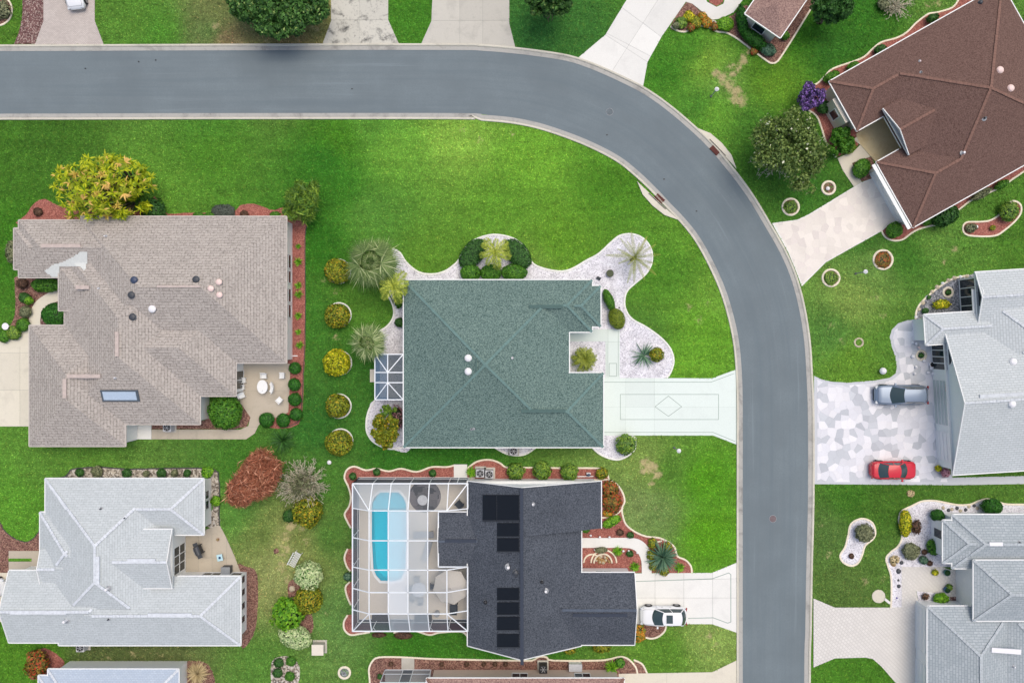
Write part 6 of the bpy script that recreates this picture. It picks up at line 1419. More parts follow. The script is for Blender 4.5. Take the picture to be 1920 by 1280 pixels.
# grass blades: one uncountable mass over every open lawn in view
def grass_mass():
    rs = RS(21); res = .1; x0, y0 = -52.0, -35.5; nx, ny = 1040, 710; mask = np.zeros((ny, nx), bool)
    gx = x0 + (np.arange(nx) + .5) * res; gy = y0 + (np.arange(ny) + .5) * res
    def fill(P, grow=0):
        P = np.array(P); i0, i1 = np.searchsorted(gx, [P[:, 0].min(), P[:, 0].max()]); j0, j1 = np.searchsorted(gy, [P[:, 1].min(), P[:, 1].max()])
        if i1 <= i0 or j1 <= j0: return
        X, Y = np.meshgrid(gx[i0:i1], gy[j0:j1]); ins = np.zeros(X.shape, bool); n = len(P)
        for k in range(n):
            a, b = P[k - 1], P[k]
            if a[1] == b[1]: continue
            ins ^= ((a[1] > Y) != (b[1] > Y)) & (X < (b[0] - a[0]) * (Y - a[1]) / (b[1] - a[1]) + a[0])
        if grow == 0: mask[j0:j1, i0:i1] |= ins
        else:
            m2 = np.zeros_like(mask); m2[j0:j1, i0:i1] = ins; acc = m2.copy()
            for dx in range(-grow, grow + 1):
                for dy in range(-grow, grow + 1):
                    if dx * dx + dy * dy <= grow * grow: acc |= np.roll(np.roll(m2, dx, 1), dy, 0)
            mask[:] |= acc
    for P in FOOT: fill(P)
    fill(list(out_l) + list(inn_l)[::-1], 6)
    for hs in (TAN, GREEN, DARK, PALE, BROWN, GREY):
        for B in hs.blocks:
            if B['he'] > 3.2: continue
            c, D, Q, L, Wd = B['c'], B['D'], B['Q'], B['L'] - .9, B['W'] - .9
            fill([((c + D * (i * L / 2) + Q * (j * Wd / 2)).x, (c + D * (i * L / 2) + Q * (j * Wd / 2)).y) for i, j in ((-1, -1), (1, -1), (1, 1), (-1, 1))])
    fill(GP(deckp))
    n = 640000; X = rs.uniform(x0, x0 + nx * res, n); Y = rs.uniform(y0, y0 + ny * res, n)
    ok = ~mask[np.clip(((Y - y0) / res).astype(int), 0, ny - 1), np.clip(((X - x0) / res).astype(int), 0, nx - 1)]; X, Y = X[ok], Y[ok]; n = len(X)
    j = np.clip(np.searchsorted(LAWN['xs'], X), 0, len(LAWN['xs']) - 1); i = np.clip(np.searchsorted(LAWN['ys'], Y), 0, len(LAWN['ys']) - 1); col = LAWN['col'][i, j]
    P = np.stack([X, Y, rs.uniform(.02, .055, n)], 1); Nn_ = unit(np.stack([rs.normal(size=n) * .55, rs.normal(size=n) * .55, np.ones(n)], 1))
    me = leafmesh('grass_blades', P, Nn_, .135, 1.5, rs, 'blade', wide=.26)
    at = me.attributes.new('dry', 'FLOAT', 'POINT'); at.data.foreach_set('value', np.repeat(dryness(X, Y), 4).astype(np.float32))
    k = rs.uniform(.66, 1.55, (n, 1)); dry = (rs.uniform(0, 1, (n, 1)) < .10); c = col * k; c = np.where(dry, c * np.array([[1.7, 1.25, 1.4]]), c)
    c = np.repeat(np.concatenate([np.clip(c, .003, .8), np.ones((n, 1))], 1), 4, 0); ca = me.attributes.new('grass', 'FLOAT_COLOR', 'POINT'); ca.data.foreach_set('color', c.astype(np.float32).ravel())
    tag(obj('grass_blades', me), 'short mown grass blades covering all the lawns', None, None, 'stuff')
m, nt, b_ = new_mat('blade'); at_ = N(nt, 'ShaderNodeAttribute', attribute_name='grass')
def _scl(col, f):
    vm = N(nt, 'ShaderNodeVectorMath', operation='SCALE'); nt.links.new(col, vm.inputs[0]); nt.links.new(f, vm.inputs['Scale']); return vm.outputs[0]
c_ = _scl(at_.outputs['Color'], ramp(nt, noise(nt, .7, 7, .75, pos(nt), .5), .32, .7, .80, 1.20)); c_ = _scl(c_, ramp(nt, noise(nt, 3.0, 5, .75, pos(nt), .2), .32, .7, .78, 1.22))
mp = N(nt, 'ShaderNodeMapping'); mp.inputs['Scale'].default_value = (.08, 1.1, 1); nt.links.new(pos(nt), mp.inputs[0]); c_ = _scl(c_, ramp(nt, noise(nt, 1.0, 3, .6, mp.outputs[0]), .3, .7, .88, 1.10))
c_ = dry_mix(nt, c_); nt.links.new(c_, b_.inputs['Base Color']); b_.inputs['Roughness'].default_value = .7; b_.inputs['Specular IOR Level'].default_value = .2; M['blade'] = m
grass_mass()
# ------------------------------------------------------------------ cars
def car(x, y, head, L, Wd, Ht, paint, label, sedan=True, rim='alloy', sunroof=False, mats=None, rails=False):
    """head: direction the bonnet points, degrees counter-clockwise from east"""
    k = M[paint]; root = empty('car', W(x, y, .7).xy.to_3d(), label, 'car', None, math.radians(head)); hw = Wd / 2
    def w_at(t):     # half width along the car, t from -1 (tail) to 1 (nose)
        a = abs(t); return hw * (1 - .14 * a ** 4 - .26 * (max(0, a - .80) / .20) ** 2)
    def z_at(t):
        if sedan: pts = [(-1, .62), (-.97, .86), (-.9, .94), (-.6, .98), (.3, .98), (.42, .96), (.8, .84), (.94, .72), (1, .52)]
        else: pts = [(-1, .70), (-.97, .95), (-.9, 1.02), (.3, 1.06), (.45, 1.04), (.82, .92), (.94, .78), (1, .55)]
        for (a, b), (c, d) in zip(pts, pts[1:]):
            if t <= c: return b + (d - b) * (t - a) / (c - a)
        return pts[-1][1]
    ts = [-1, -.985, -.95, -.88, -.75, -.6, -.4, -.2, 0, .2, .4, .55, .7, .8, .88, .95, .985, 1]; prof_n = None; vs = []; rows = []
    for t in ts:
        w, z = w_at(t), z_at(t); e = 1 if abs(t) < .98 else .93
        half = [(0, z + .03), (.5 * w, z + .022), (.80 * w, z), (.93 * w, z - .05), (w * e, z - .20), (w * e, .52), (.97 * w * e, .34), (.88 * w * e, .22), (0, .20)]
        prof = [(p, q) for p, q in half] + [(-p, q) for p, q in half[-2:0:-1]]; rows.append(len(prof)); vs += [(t * L / 2, p, q) for p, q in prof]
    m = rows[0]; b = MB(); fs = [(i * m + j, i * m + (j + 1) % m, (i + 1) * m + (j + 1) % m, (i + 1) * m + j) for i in range(len(ts) - 1) for j in range(m)]
    fs += [tuple(range(m))[::-1], tuple((len(ts) - 1) * m + j for j in range(m))]; b.add(vs, fs, 0, True); b.build('body', k, root)
    # greenhouse
    if sedan: xb0, xr0, xr1, xb1 = -.66, -.36, .10, .40
    else: xb0, xr0, xr1, xb1 = -.84, -.68, .06, .40
    xb0, xr0, xr1, xb1 = (v * L / 2 for v in (xb0, xr0, xr1, xb1)); zb = z_at(0) + .01; bw, rw = hw * .86, hw * .68
    def quadgrid(name, c00, c10, c11, c01, mat, bulge, out, n=6, parent=root, inset=0.0, bow=(0, 0)):
        g = MB(); V = []
        c = [Vector(p) for p in (c00, c10, c11, c01)]
        for i in range(n + 1):
            for j in range(n + 1):
                u, v = inset + (1 - 2 * inset) * i / n, inset + (1 - 2 * inset) * j / n; p = c[0].lerp(c[1], u).lerp(c[3].lerp(c[2], u), v)
                V.append(p + Vector(((bow[0] * (1 - v) + bow[1] * v) * 4 * u * (1 - u), 0, 0)) + Vector(out) * bulge * (4 * u * (1 - u) * (.6 + 1.6 * v * (1 - v))))
        g.add(V, [(i * (n + 1) + j, (i + 1) * (n + 1) + j, (i + 1) * (n + 1) + j + 1, i * (n + 1) + j + 1) for i in range(n) for j in range(n)], 0, True); return g.build(name, M[mat], parent)
    zr = Ht
    quadgrid('roof', (xr0, -rw, zr - .03), (xr0, rw, zr - .03), (xr1, rw, zr - .03), (xr1, -rw, zr - .03), paint, .06, (0, 0, 1), 8, bow=(-.12, .14))
    quadgrid('windshield', (xb1, -bw, zb), (xb1, bw, zb), (xr1, rw, zr - .03), (xr1, -rw, zr - .03), 'carglass', .04, (1, 0, .3), bow=(.26, .14))
    quadgrid('rear_window', (xb0, bw, zb), (xb0, -bw, zb), (xr0, -rw, zr - .03), (xr0, rw, zr - .03), 'carglass', .04, (-1, 0, .3), bow=(-.20, -.12))
    for s in (1, -1):
        quadgrid('side_window', (xb0 + .1, s * bw, zb), (xb1 - .12, s * bw, zb), (xr1, s * rw, zr - .03), (xr0, s * rw, zr - .03), 'carglass', .03, (0, s, 0))
        pl = MB()
        for (xa, xc) in ((xb1, xr1), (xb0, xr0), ((xb0 + xb1) / 2, (xr0 + xr1) / 2 + .0)): pl.bar((xa, s * (bw + .005), zb), (xc, s * (rw + .01), zr - .03), .08, .06)
        pl.build('pillar', k, root)
        mr = MB(); mr.box((xb1 - .25, s * (hw + .08), zb + .02), .16, .20, .13); mr.build('mirror', k, root)
        for xw in (-.60, .62):
            a = MB(); a.cyl((xw * L / 2, s * (hw - .20) if s > 0 else s * (hw + .02), .33), .33, .22, 24, axis='Y'); t_ = a.build('wheel', M['rubber'], root)
            r = MB(); r.cyl((xw * L / 2, s * (hw + .024) if s > 0 else -(hw + .034), .33), .21, .01, 20, axis='Y'); r.build('rim', M[rim], t_)
            ar = MB(); ar.cyl((xw * L / 2, s * (hw - .06) if s > 0 else -(hw + .006), .40), .38, .066, 26, axis='Y'); ar.build('wheel_arch', M['black'], root)
        hl = MB(); hl.box((L / 2 * .93, s * hw * .72, z_at(.93) - .10), .22, .34, .10, rz=-s * .35); hl.build('headlight', M['headlamp'], root)
        tl = MB(); tl.box((-L / 2 * .965, s * hw * .72, z_at(-.95) - .12), .12, .36, .14, rz=s * .2); tl.build('taillight', M['taillamp'], root)
        for xd in (-.28, .08): d_ = MB(); d_.box((xd * L / 2, s * (hw + .012), .86), .18, .03, .03); d_.build('door_handle', M['alloy'], root)
    # bonnet and boot panels lie a few millimetres proud of the body
    def panel(name, t0, t1, wf, dz=.012):
        g = MB(); n = 6; V = []
        for i in range(n + 1):
            t = t0 + (t1 - t0) * i / n
            for j in range(7):
                f = -1 + 2 * j / 6; w = w_at(t) * wf; zz = z_at(t) + .03 - .03 * (abs(f) * wf / .8) ** 2 + dz; V.append((t * L / 2, f * w, zz))
        g.add(V, [(i * 7 + j, (i + 1) * 7 + j, (i + 1) * 7 + j + 1, i * 7 + j + 1) for i in range(n) for j in range(6)], 0, True); g.build(name, k, root)
        e = MB()
        for i in range(n):
            for j in (0, 6): e.bar(Vector(V[i * 7 + j]) - Vector((0, 0, .006)), Vector(V[(i + 1) * 7 + j]) - Vector((0, 0, .006)), .018, .014)
        for i in (0, n):
            for j in range(6): e.bar(Vector(V[i * 7 + j]) - Vector((0, 0, .006)), Vector(V[i * 7 + j + 1]) - Vector((0, 0, .006)), .018, .014)
        e.build('panel_seam', M['black'], root)
    panel('bonnet', .44, .90, .80); 
    if sedan: panel('boot_lid', -.93, -.70, .78)
    bz = MB(); bz.box((L / 2 * .955, 0, .40), .12, Wd * .62, .16); bz.build('grille', M['black'], root)
    w_ = MB(); w_.bar((xb1 + .05, -.1, zb + .05), (xb1 - .2, .5, zb + .22), .02); w_.bar((xb1 + .05, .25, zb + .05), (xb1 - .22, -.3, zb + .22), .02); w_.build('wiper', M['black'], root)
    if sunroof: sr_ = MB(); sr_.box((xr1 - .55, 0, zr + .035), .62, .80, .012); sr_.build('sunroof', M['carglass'], root)
    if rails:
        for s in (1, -1): r = MB(); r.bar((xr0 + .2, s * (rw - .03), zr + .04), (xr1 - .1, s * (rw - .03), zr + .04), .05, .05); r.build('roof_rail', M['dark'], root)
    it = MB(); it.box(((xb0 + xb1) / 2, 0, zb + .08), (xb1 - xb0) * .72, bw * 1.5, .2); it.build('seats', M['slate'], root)
    return root
def paint(name, c, metal=0.0, rough=.25):
    m, nt, b = new_mat(name); b.inputs['Base Color'].default_value = c; b.inputs['Roughness'].default_value = rough; b.inputs['Metallic'].default_value = metal; b.inputs['Coat Weight'].default_value = .5; b.inputs['Coat Roughness'].default_value = .08; M[name] = m
paint('car_white', C(238, 240, 242)); paint('car_silver', C(128, 144, 164), .35, .3); paint('car_red', C(206, 30, 48)); paint('carglass', (.035, .06, .065, 1), 0, .06); paint('headlamp', C(200, 206, 210)); paint('taillamp', C(150, 20, 24))
car(1690, 740, 180, 5.2, 1.98, 1.75, 'car_silver', 'silver blue estate car parked nose to the street on the flagstone driveway', sedan=False, rails=True)
car(1676, 881, 0, 4.5, 1.80, 1.42, 'car_red', 'red saloon car parked on the lower part of the flagstone driveway')
car(1244, 1154, 180, 4.55, 1.86, 1.55, 'car_white', 'white car with sunroof parked on the white driveway beside the dark roof', sedan=False, sunroof=True)
car(137, -26, -83, 4.5, 1.82, 1.5, 'car_white', 'white car at the top left, only its front in the picture', sedan=True)
car(-36, 1101, 0, 4.5, 1.8, 1.45, 'car_white', 'pale car whose end just shows at the left edge', sedan=True)

# ------------------------------------------------------------------ furniture and small things
def chair(x, y, rz, mat, label, group=None, s=1.0, kind='garden_chair', z=.06):
    r = empty(kind, W(x, y).xy.to_3d() + Vector((0, 0, z)), label, 'chair', group, math.radians(rz)); m = M[mat]
    for nm, b in (('seat', MB().box((0, 0, .42 * s), .52 * s, .52 * s, .05)), ('backrest', MB().box((-.26 * s, 0, .68 * s), .05, .50 * s, .50 * s, ry=-.15))): b.build(nm, m, r)
    for sx in (-1, 1):
        MB().box((0, sx * .27 * s, .62 * s), .50 * s, .06, .04).build('armrest', m, r)
        for sy in (-1, 1): MB().box((sx * .23 * s, sy * .23 * s, .20 * s), .05, .05, .42 * s).build('leg', m, r)
    return r
G = 'white patio chairs round the oval table'
t = empty('oval_table', W(497, 724).xy.to_3d() + Vector((0, 0, .06)), 'white oval patio table behind the tan roofed house', 'table')
b = MB(); P_ = [(.52 * math.cos(a), .68 * math.sin(a)) for a in [i * .3 for i in range(21)]]; b.prism(P_, .70, .74); b.build('tabletop', M['white'], t)
for sx in (-1, 1):
    for sy in (-1, 1): MB().box((sx * .3, sy * .42, .35), .05, .05, .70).build('leg', M['white'], t)
MB().cyl((0, -.35, .74), .09, .12, 12).build('centrepiece', M['white'], t)
chair(498, 704, -90, 'white', 'white chair at the north end of the oval table', G); chair(532, 703, 180, 'white', 'white chair alone at the right side of the patio', G); chair(527, 749, 135, 'white', 'white chair turned away, lower right of the oval table', G)
chair(459, 712, 0, 'white', 'upper of three white chairs against the tan house wall', G, .9); chair(457, 725, 0, 'white', 'middle of three white chairs against the tan house wall', G, .8); chair(457, 740, 20, 'white', 'round lower chair of the three against the tan house wall', G, .95)
r = empty('curved_bench', W(514, 726).xy.to_3d() + Vector((0, 0, .06)), 'white curved bench right of the oval table', 'bench')
b = MB(); b.prism([(.95 * math.cos(a) - .8, .95 * math.sin(a)) for a in np.arange(-.65, .66, .13)] + [(.60 * math.cos(a) - .8, .60 * math.sin(a)) for a in np.arange(.65, -.66, -.13)], .40, .46); b.build('seat', M['white'], r)
for a in (-.5, 0, .5): MB().box((.78 * math.cos(a) - .8, .78 * math.sin(a), .2), .06, .06, .40).build('leg', M['white'], r)
MB().box((-.45 + .3, .9, .2), .1, .1, .01)
b = MB(); [b.bar((.96 * math.cos(a) - .8, .96 * math.sin(a), .72), (.96 * math.cos(a + .13) - .8, .96 * math.sin(a + .13), .72), .05, .3) for a in np.arange(-.65, .6, .13)]; b.build('backrest', M['white'], r)

# pool deck furniture
def rug(x, y, r, label):
    o = MB(); o.cyl((0, 0, 0), r * S, .012, 40); q = o.build('round_rug', M['rug']); q.location = W(x, y).xy.to_3d() + Vector((0, 0, .062)); tag(q, label, 'rug')
m, nt, b_ = new_mat('rug'); v = N(nt, 'ShaderNodeTexVoronoi'); v.inputs['Scale'].default_value = 1.6; v.distance = 'CHEBYCHEV'; nt.links.new(pos(nt), v.inputs['Vector']); sp = N(nt, 'ShaderNodeSeparateColor'); nt.links.new(v.outputs['Color'], sp.inputs[0])
nt.links.new(mixc(nt, C(46, 48, 56), C(120, 116, 120), sp.outputs[0]), b_.inputs['Base Color']); b_.inputs['Roughness'].default_value = .95; M['rug'] = m
rug(797, 930, 30, 'dark grey patchwork round rug under the pool cage')
t = empty('round_table', W(794, 934).xy.to_3d() + Vector((0, 0, .075)), 'small pale round table on the dark rug', 'table'); MB().cyl((0, 0, .66), .50, .04, 26).build('tabletop', M['cushion'], t); MB().cyl((0, 0, 0), .06, .66, 10).build('leg', M['grey'], t); MB().cyl((0, 0, 0), .28, .03, 18).build('base', M['grey'], t)
chair(862, 943, -135, 'slate', 'dark rounded armchair in the northeast corner of the pool cage', None, 1.3, 'armchair')
def lounger(x, y, rz, label, mat='cushion'):
    r = empty('sun_lounger', W(x, y).xy.to_3d() + Vector((0, 0, .06)), label, 'sun lounger', 'sun loungers beside the pool', math.radians(rz))
    MB().box((.25, 0, .32), 1.3, .62, .07).build('seat', M[mat], r); MB().box((-.68, 0, .46), .72, .62, .07, ry=.45).build('backrest', M[mat], r)
    for sx in (-.8, .75):
        for sy in (-.26, .26): MB().box((sx, sy, .15), .05, .05, .3).build('leg', M['grey'], r)
lounger(797, 1000, 0, 'upper grey sun lounger between pool and dark roof', 'slate2' if 'slate2' in M else 'grey'); lounger(802, 1029, 75, 'lower grey sun lounger turned upright near the dark roof', 'grey')
# umbrella
um = empty('parasol', W(845, 1100, 2.3).xy.to_3d() + Vector((0, 0, .06)), 'large taupe octagonal parasol in the southeast part of the pool cage', 'parasol')
R8 = 1.75; Lz = [Vector((R8 * math.cos(a), R8 * math.sin(a), 2.15)) for a in [math.pi / 4 * i + .2 for i in range(8)]]; top = Vector((0, 0, 2.65))
for i in range(8): g = MB(); a_, c_ = Lz[i], Lz[(i + 1) % 8]; mid = (a_ + c_) / 2 * .97; mid.z = 2.17; g.add([top, a_, mid, c_, a_ - Vector((0, 0, .15)), c_ - Vector((0, 0, .15))], [(0, 1, 2), (0, 2, 3), (1, 4, 5, 3)]); g.build('canopy_panel', M['taupe'], um); s_ = MB(); s_.bar(top - Vector((0, 0, .05)), a_ - Vector((0, 0, .05)), .03); s_.build('rib', M['dark'], um)
MB().cyl((0, 0, 0), .03, 2.7, 10).build('pole', M['dark'], um); MB().cyl((0, 0, 0), .3, .08, 18).build('base', M['dark'], um)
chair(852, 1135, 90, 'slate', 'dark armchair south of the taupe parasol', None, 1.35, 'armchair')
t = empty('dining_table', W(787, 1100).xy.to_3d() + Vector((0, 0, .06)), 'grey glass dining table left of the parasol', 'table'); MB().cyl((0, 0, .70), .72, .03, 28).build('tabletop', M['cushion'], t); MB().cyl((0, 0, 0), .08, .7, 12).build('leg', M['grey'], t); MB().cyl((0, 0, 0), .35, .03, 18).build('base', M['grey'], t)
for nm, x, y, a in (('north', 783, 1082, -90), ('west', 769, 1100, 0), ('southwest', 776, 1116, 60), ('south', 790, 1122, 90), ('east', 812, 1096, 180)): chair(x, y, a, 'slate' if nm == 'east' else 'grey', '%s chair of the dining set under the pale cage panels' % nm, 'dining chairs in the pool cage', .95)
for nm, x in (('left', 715), ('right', 795)):  # low dark boxes with lids along the south screen
    r = empty('dark_box', W(x, 1156).xy.to_3d() + Vector((0, 0, .06)), '%s dark box against the south side of the pool cage' % nm, 'bench', 'dark boxes in the pool cage'); MB().box((0, 0, .22), 1.6, .75, .40).build('box', M['slate'], r); MB().box((0, 0, .45), 1.66, .8, .05).build('lid', M['dark'], r)
t = MB(); t.cyl((0, 0, 0), .26, .5, 18); t.ring((0, 0, .5), .2, .28, .04, 18); o = t.build('round_bin', M['grey']); o.location = W(820, 1147).xy.to_3d() + Vector((0, 0, .06)); tag(o, 'small round grey bin at the south side of the pool cage', 'bin')
# bench on the lawn
r = empty('garden_bench', W(557, 1045).xy.to_3d(), 'white metal garden bench beside the pale variegated bush', 'bench', None, math.radians(62))
for i in range(5): MB().box((0, -.22 + i * .12, .45), 1.35, .06, .03).build('seat_slat', M['white'], r)
for i in range(6): MB().box((-.55 + i * .22, .36, .72), .04, .04, .5, rx=-.2).build('back_bar', M['white'], r)
MB().bar((-.68, .42, .98), (.68, .42, .98), .06).build('back_rail', M['white'], r)
for sx in (-1, 1):
    MB().bar((sx * .68, -.28, .66), (sx * .68, .38, .66), .05).build('armrest', M['white'], r)
    for sy in (-.26, .34): MB().box((sx * .68, sy, .33), .05, .05, .66).build('leg', M['white'], r)
# utility cabinet
r = empty('utility_box', W(600, 1211).xy.to_3d(), 'beige utility cabinet on the lawn below the pale heart-shaped bush', 'utility box'); MB().box((0, 0, .42), 1.05, .95, .84).build('body', M['taupe_wall'], r); MB().box((0, .02, .87), 1.15, 1.05, .07).build('lid', M['cream'], r); MB().box((0, 0, .02), 1.4, 1.3, .08).build('pad', M['conc_mid'], r)
MB().box((.2, -.49, .5), .12, .03, .12).build('handle', M['dark'], r)
# air conditioners
def ac(x, y, label, mat='grey', pad=True):
    r = empty('air_conditioner', W(x, y).xy.to_3d(), label, 'air conditioner', 'air conditioners beside the houses')
    MB().box((0, 0, .04), 1.1, 1.1, .1).build('pad', M['conc_mid'], r); MB().box((0, 0, .48), .78, .78, .78).build('casing', M[mat], r)
    MB().ring((0, 0, .87), .30, .34, .03, 24).build('fan_ring', M['dark'], r); MB().cyl((0, 0, .875), .30, .005, 24).build('fan_well', M['black'], r); MB().cyl((0, 0, .88), .08, .03, 14).build('fan_hub', M['grey'], r)
    for i in range(6): MB().bar((.07 * math.cos(i * 1.047), .07 * math.sin(i * 1.047), .89), (.32 * math.cos(i * 1.047), .32 * math.sin(i * 1.047), .89), .02).build('guard_bar', M['pipe'], r)
ac(918, 886, 'right air conditioner in the red bed north of the dark roof', 'cushion'); ac(901, 884, 'left air conditioner in the red bed north of the dark roof', 'cushion'); ac(963, 843, 'air conditioner at the south wall of the green roofed house', 'cushion'); ac(1018, 1247, 'black air conditioner in the bottom mulch bed', 'black'); ac(321, 799.5, 'round blue and white fan unit at the south wall of the tan house', 'cushion'); ac(160, 1207, 'fan unit at the south wall of the pale grey roof', 'cushion')
for i, (x, y) in enumerate(((1000, 1238), (1035, 1238))): pass
r = empty('utility_box', W(1078, 1246).xy.to_3d(), 'white box with grey lid in the bottom mulch bed', 'utility box'); MB().box((0, 0, .35), 1.25, .7, .7).build('body', M['white'], r); MB().box((0, .06, .73), 1.3, .72, .06).build('lid', M['cushion'], r)
# patio things at the bottom left
r = empty('grill', W(378, 1027).xy.to_3d() + Vector((0, 0, .06)), 'dark barbecue grill on the beige tiled patio', 'grill', None, math.radians(-68)); MB().box((0, 0, .62), .85, .55, .5).build('cabinet', M['black'], r); b = MB(); b.cyl((-.42, 0, .9), .27, .84, 14, axis='X'); b.build('hood', M['dark'], r)
for s in (-1, 1): MB().box((s * .62, 0, .85), .34, .45, .04).build('side_shelf', M['dark'], r); MB().box((s * .4, 0, .18), .06, .5, .36).build('leg', M['dark'], r)
MB().bar((-.3, -.3, 1.0), (.3, -.3, 1.0), .04).build('handle', M['grey'], r)
M['cyan'] = plain('pale_cyan', C(190, 226, 236), .5)
r = empty('side_table', W(416, 1042).xy.to_3d() + Vector((0, 0, .06)), 'pale cyan side table with a blue ornament on the tiled patio', 'table', None, .2); MB().box((0, 0, .45), .55, .65, .04).build('tabletop', M['cyan'], r); MB().box((0, 0, .22), .06, .06, .44).build('leg', M['white'], r); MB().dome((0, 0, .47), .12, .15).build('ornament', M['blue'], r)
r = empty('storage_box', W(429, 1065).xy.to_3d() + Vector((0, 0, .06)), 'dark grey storage box at the south end of the tiled patio', 'box'); MB().box((0, 0, .38), .82, .72, .74).build('body', M['dark'], r); MB().box((0, 0, .77), .88, .78, .05).build('lid', M['grey'], r)
r = empty('flower_pot', W(410, 1010).xy.to_3d() + Vector((0, 0, .06)), 'tiny terracotta pot on the tiled patio', 'flower pot'); MB().cyl((0, 0, 0), .10, .2, 12, r2=.14).build('pot', M['mulch_red'], r); MB().dome((0, 0, .2), .12, .12).build('plant', M['lf_straw'], r)
# lamp posts and lawn fixtures
def lamp(x, y, label, mat='grey'):
    r = empty('lamp_post', W(x, y).xy.to_3d(), label, 'lamp post', 'lamp posts on the front lawns'); MB().cyl((0, 0, 0), .05, 1.75, 10).build('pole', M[mat], r)
    b = MB(); b.cyl((0, 0, 1.75), .13, .28, 8, r2=.17); b.build('lantern', M['cushion'], r); c = MB(); c.cyl((0, 0, 2.03), .22, .16, 8, r2=.03); c.build('lantern_cap', M['pipe'], r); MB().cyl((0, 0, 0), .12, .05, 10).build('base', M['dark'], r)
lamp(1333, 181, 'slim grey lamp post on the lawn left of the dry patch at the top'); lamp(1264, 839, 'small lamp post on the lawn below the mint driveway'); lamp(1604, 513, 'lamp post on the lawn between the two right-hand ring planters')
def ball_orn(x, y, r_, label, mat='pipe', name='ornament', h=.3, cat='ornament', group=None):
    r = empty(name, W(x, y).xy.to_3d(), label, cat, group); MB().cyl((0, 0, 0), r_ * .5, h * .6, 12).build('base', M[mat], r); MB().dome((0, 0, h * .5), r_, h * .5, 16).build('top', M[mat], r); return r
ball_orn(1652, 695, .34, 'white domed bird bath in the corner of the lawn by the flagstones', name='bird_bath', h=.7, cat='bird bath')
b = MB(); b.ring((0, 0, 0), .32, .5, .06, 20); o = b.build('stone_ring', M['stone_rock']); o.location = W(1610, 642); tag(o, 'faint pale ring of stones in the right lawn', 'stone ring')
r = empty('bird_bath', W(19, 612).xy.to_3d(), 'white bird bath on a stand in the brown bed at the left edge', 'bird bath'); MB().cyl((0, 0, 0), .09, .6, 12).build('stand', M['pipe'], r); b = MB(); b.cyl((0, 0, .6), .2, .08, 18, r2=.34); b.build('bowl', M['pipe'], r)
ball_orn(1828, 426, .22, 'pale round ornament at the lower end of the bean-shaped bed'); ball_orn(1551, 354, .2, 'pale ornament lying in the small ring planter'); ball_orn(618, 866, .22, 'white sprinkler box below the lowest clipped shrub')
for i, (x, y) in enumerate([(1709, 642), (1716, 644), (1710, 668), (1716, 688), (1731, 676), (1745, 690), (1713, 700), (1738, 698), (1748, 700), (1721, 651)]):
    ball_orn(x, y, .13 + .03 * (i % 3), '%s from the north of the small white figures in the dark gravel bed' % ORD[sorted(range(10), key=lambda k: [642, 644, 668, 688, 676, 690, 700, 698, 700.5, 651][k]).index(i)], 'pink' if i == 9 else 'pipe', 'garden_figure', .35, 'garden figure', 'small figures in the dark gravel bed')
r = empty('flower_pot', W(1745, 683).xy.to_3d(), 'white ring pot right of the planter in the dark gravel bed', 'flower pot'); MB().cyl((0, 0, 0), .22, .35, 18, r2=.3).build('pot', M['pipe'], r); MB().cyl((0, 0, .34), .24, .03, 16).build('soil', M['black'], r)
for i in range(11):
    t = i / 10; x = 1717 + (1812 - 1717) * t ** 1.25; y = 594 - 76 * math.sin(t * math.pi / 2) ** .9
    b = MB(); b.dome((0, 0, 0), .17 + .04 * ((i * 7) % 3), .18, 8, 3); o = b.build('edge_stone', M['stone_rock'] if i % 3 else M['pipe']); o.location = W(x, y); tag(o, '%s pale stone from the lower end on the rim of the quarter-circle bed' % ORD[i], 'stone', 'stones rimming the quarter-circle bed')
# flag on the garage wall of the pale house
r = empty('flag', W(1756, 722).xy.to_3d(), 'small red and white striped flag on the garage wall of the pale house', 'flag'); MB().bar((0, 0, 1.9), (-.45, .2, 2.5), .03).build('pole', M['pipe'], r)
for i in range(7): MB().box((-.28, .18 - i * .09, 2.25), .55, .085, .012, ry=.25).build('stripe', M['flagred'] if i % 2 == 0 else M['pipe'], r) if 'flagred' in M else None
M['flagred'] = plain('flag_red', C(226, 120, 128), .8)
for i in range(7): MB().box((-.28, .18 - i * .09, 2.25), .55, .085, .012, ry=.25).build('stripe', M['flagred'] if i % 2 == 0 else M['pipe'], r)
# rocks and pots in the white gravel
def rock(x, y, r_, label, mat='stone_rock', group=None, h=None):
    R = random.Random(int(x * 7 + y)); b = MB(); b.dome((0, 0, 0), r_, h or r_ * .8, 9, 3); b.v = [(p[0] * R.uniform(.8, 1.15), p[1] * R.uniform(.8, 1.15), p[2] * R.uniform(.8, 1.1)) for p in b.v]; o = b.build('rock', M[mat]); o.location = W(x, y); tag(o, label, 'rock', group); return o
r = empty('flower_pot', W(1143, 513).xy.to_3d(), 'round dark-soiled pot on the white gravel below the thin palm', 'flower pot'); MB().cyl((0, 0, 0), .30, .3, 20, r2=.38).build('pot', M['dark'], r); MB().cyl((0, 0, .28), .34, .03, 18).build('plant', M['lf_grey'], r)
r = empty('garden_sign', W(1122, 522).xy.to_3d(), 'small tilted grey plaque on the white gravel', 'plaque', None, math.radians(-25)); MB().box((0, 0, .2), .42, .3, .05, rx=.4).build('plate', M['dark'], r); MB().box((0, 0, .08), .06, .06, .16).build('stand', M['grey'], r)
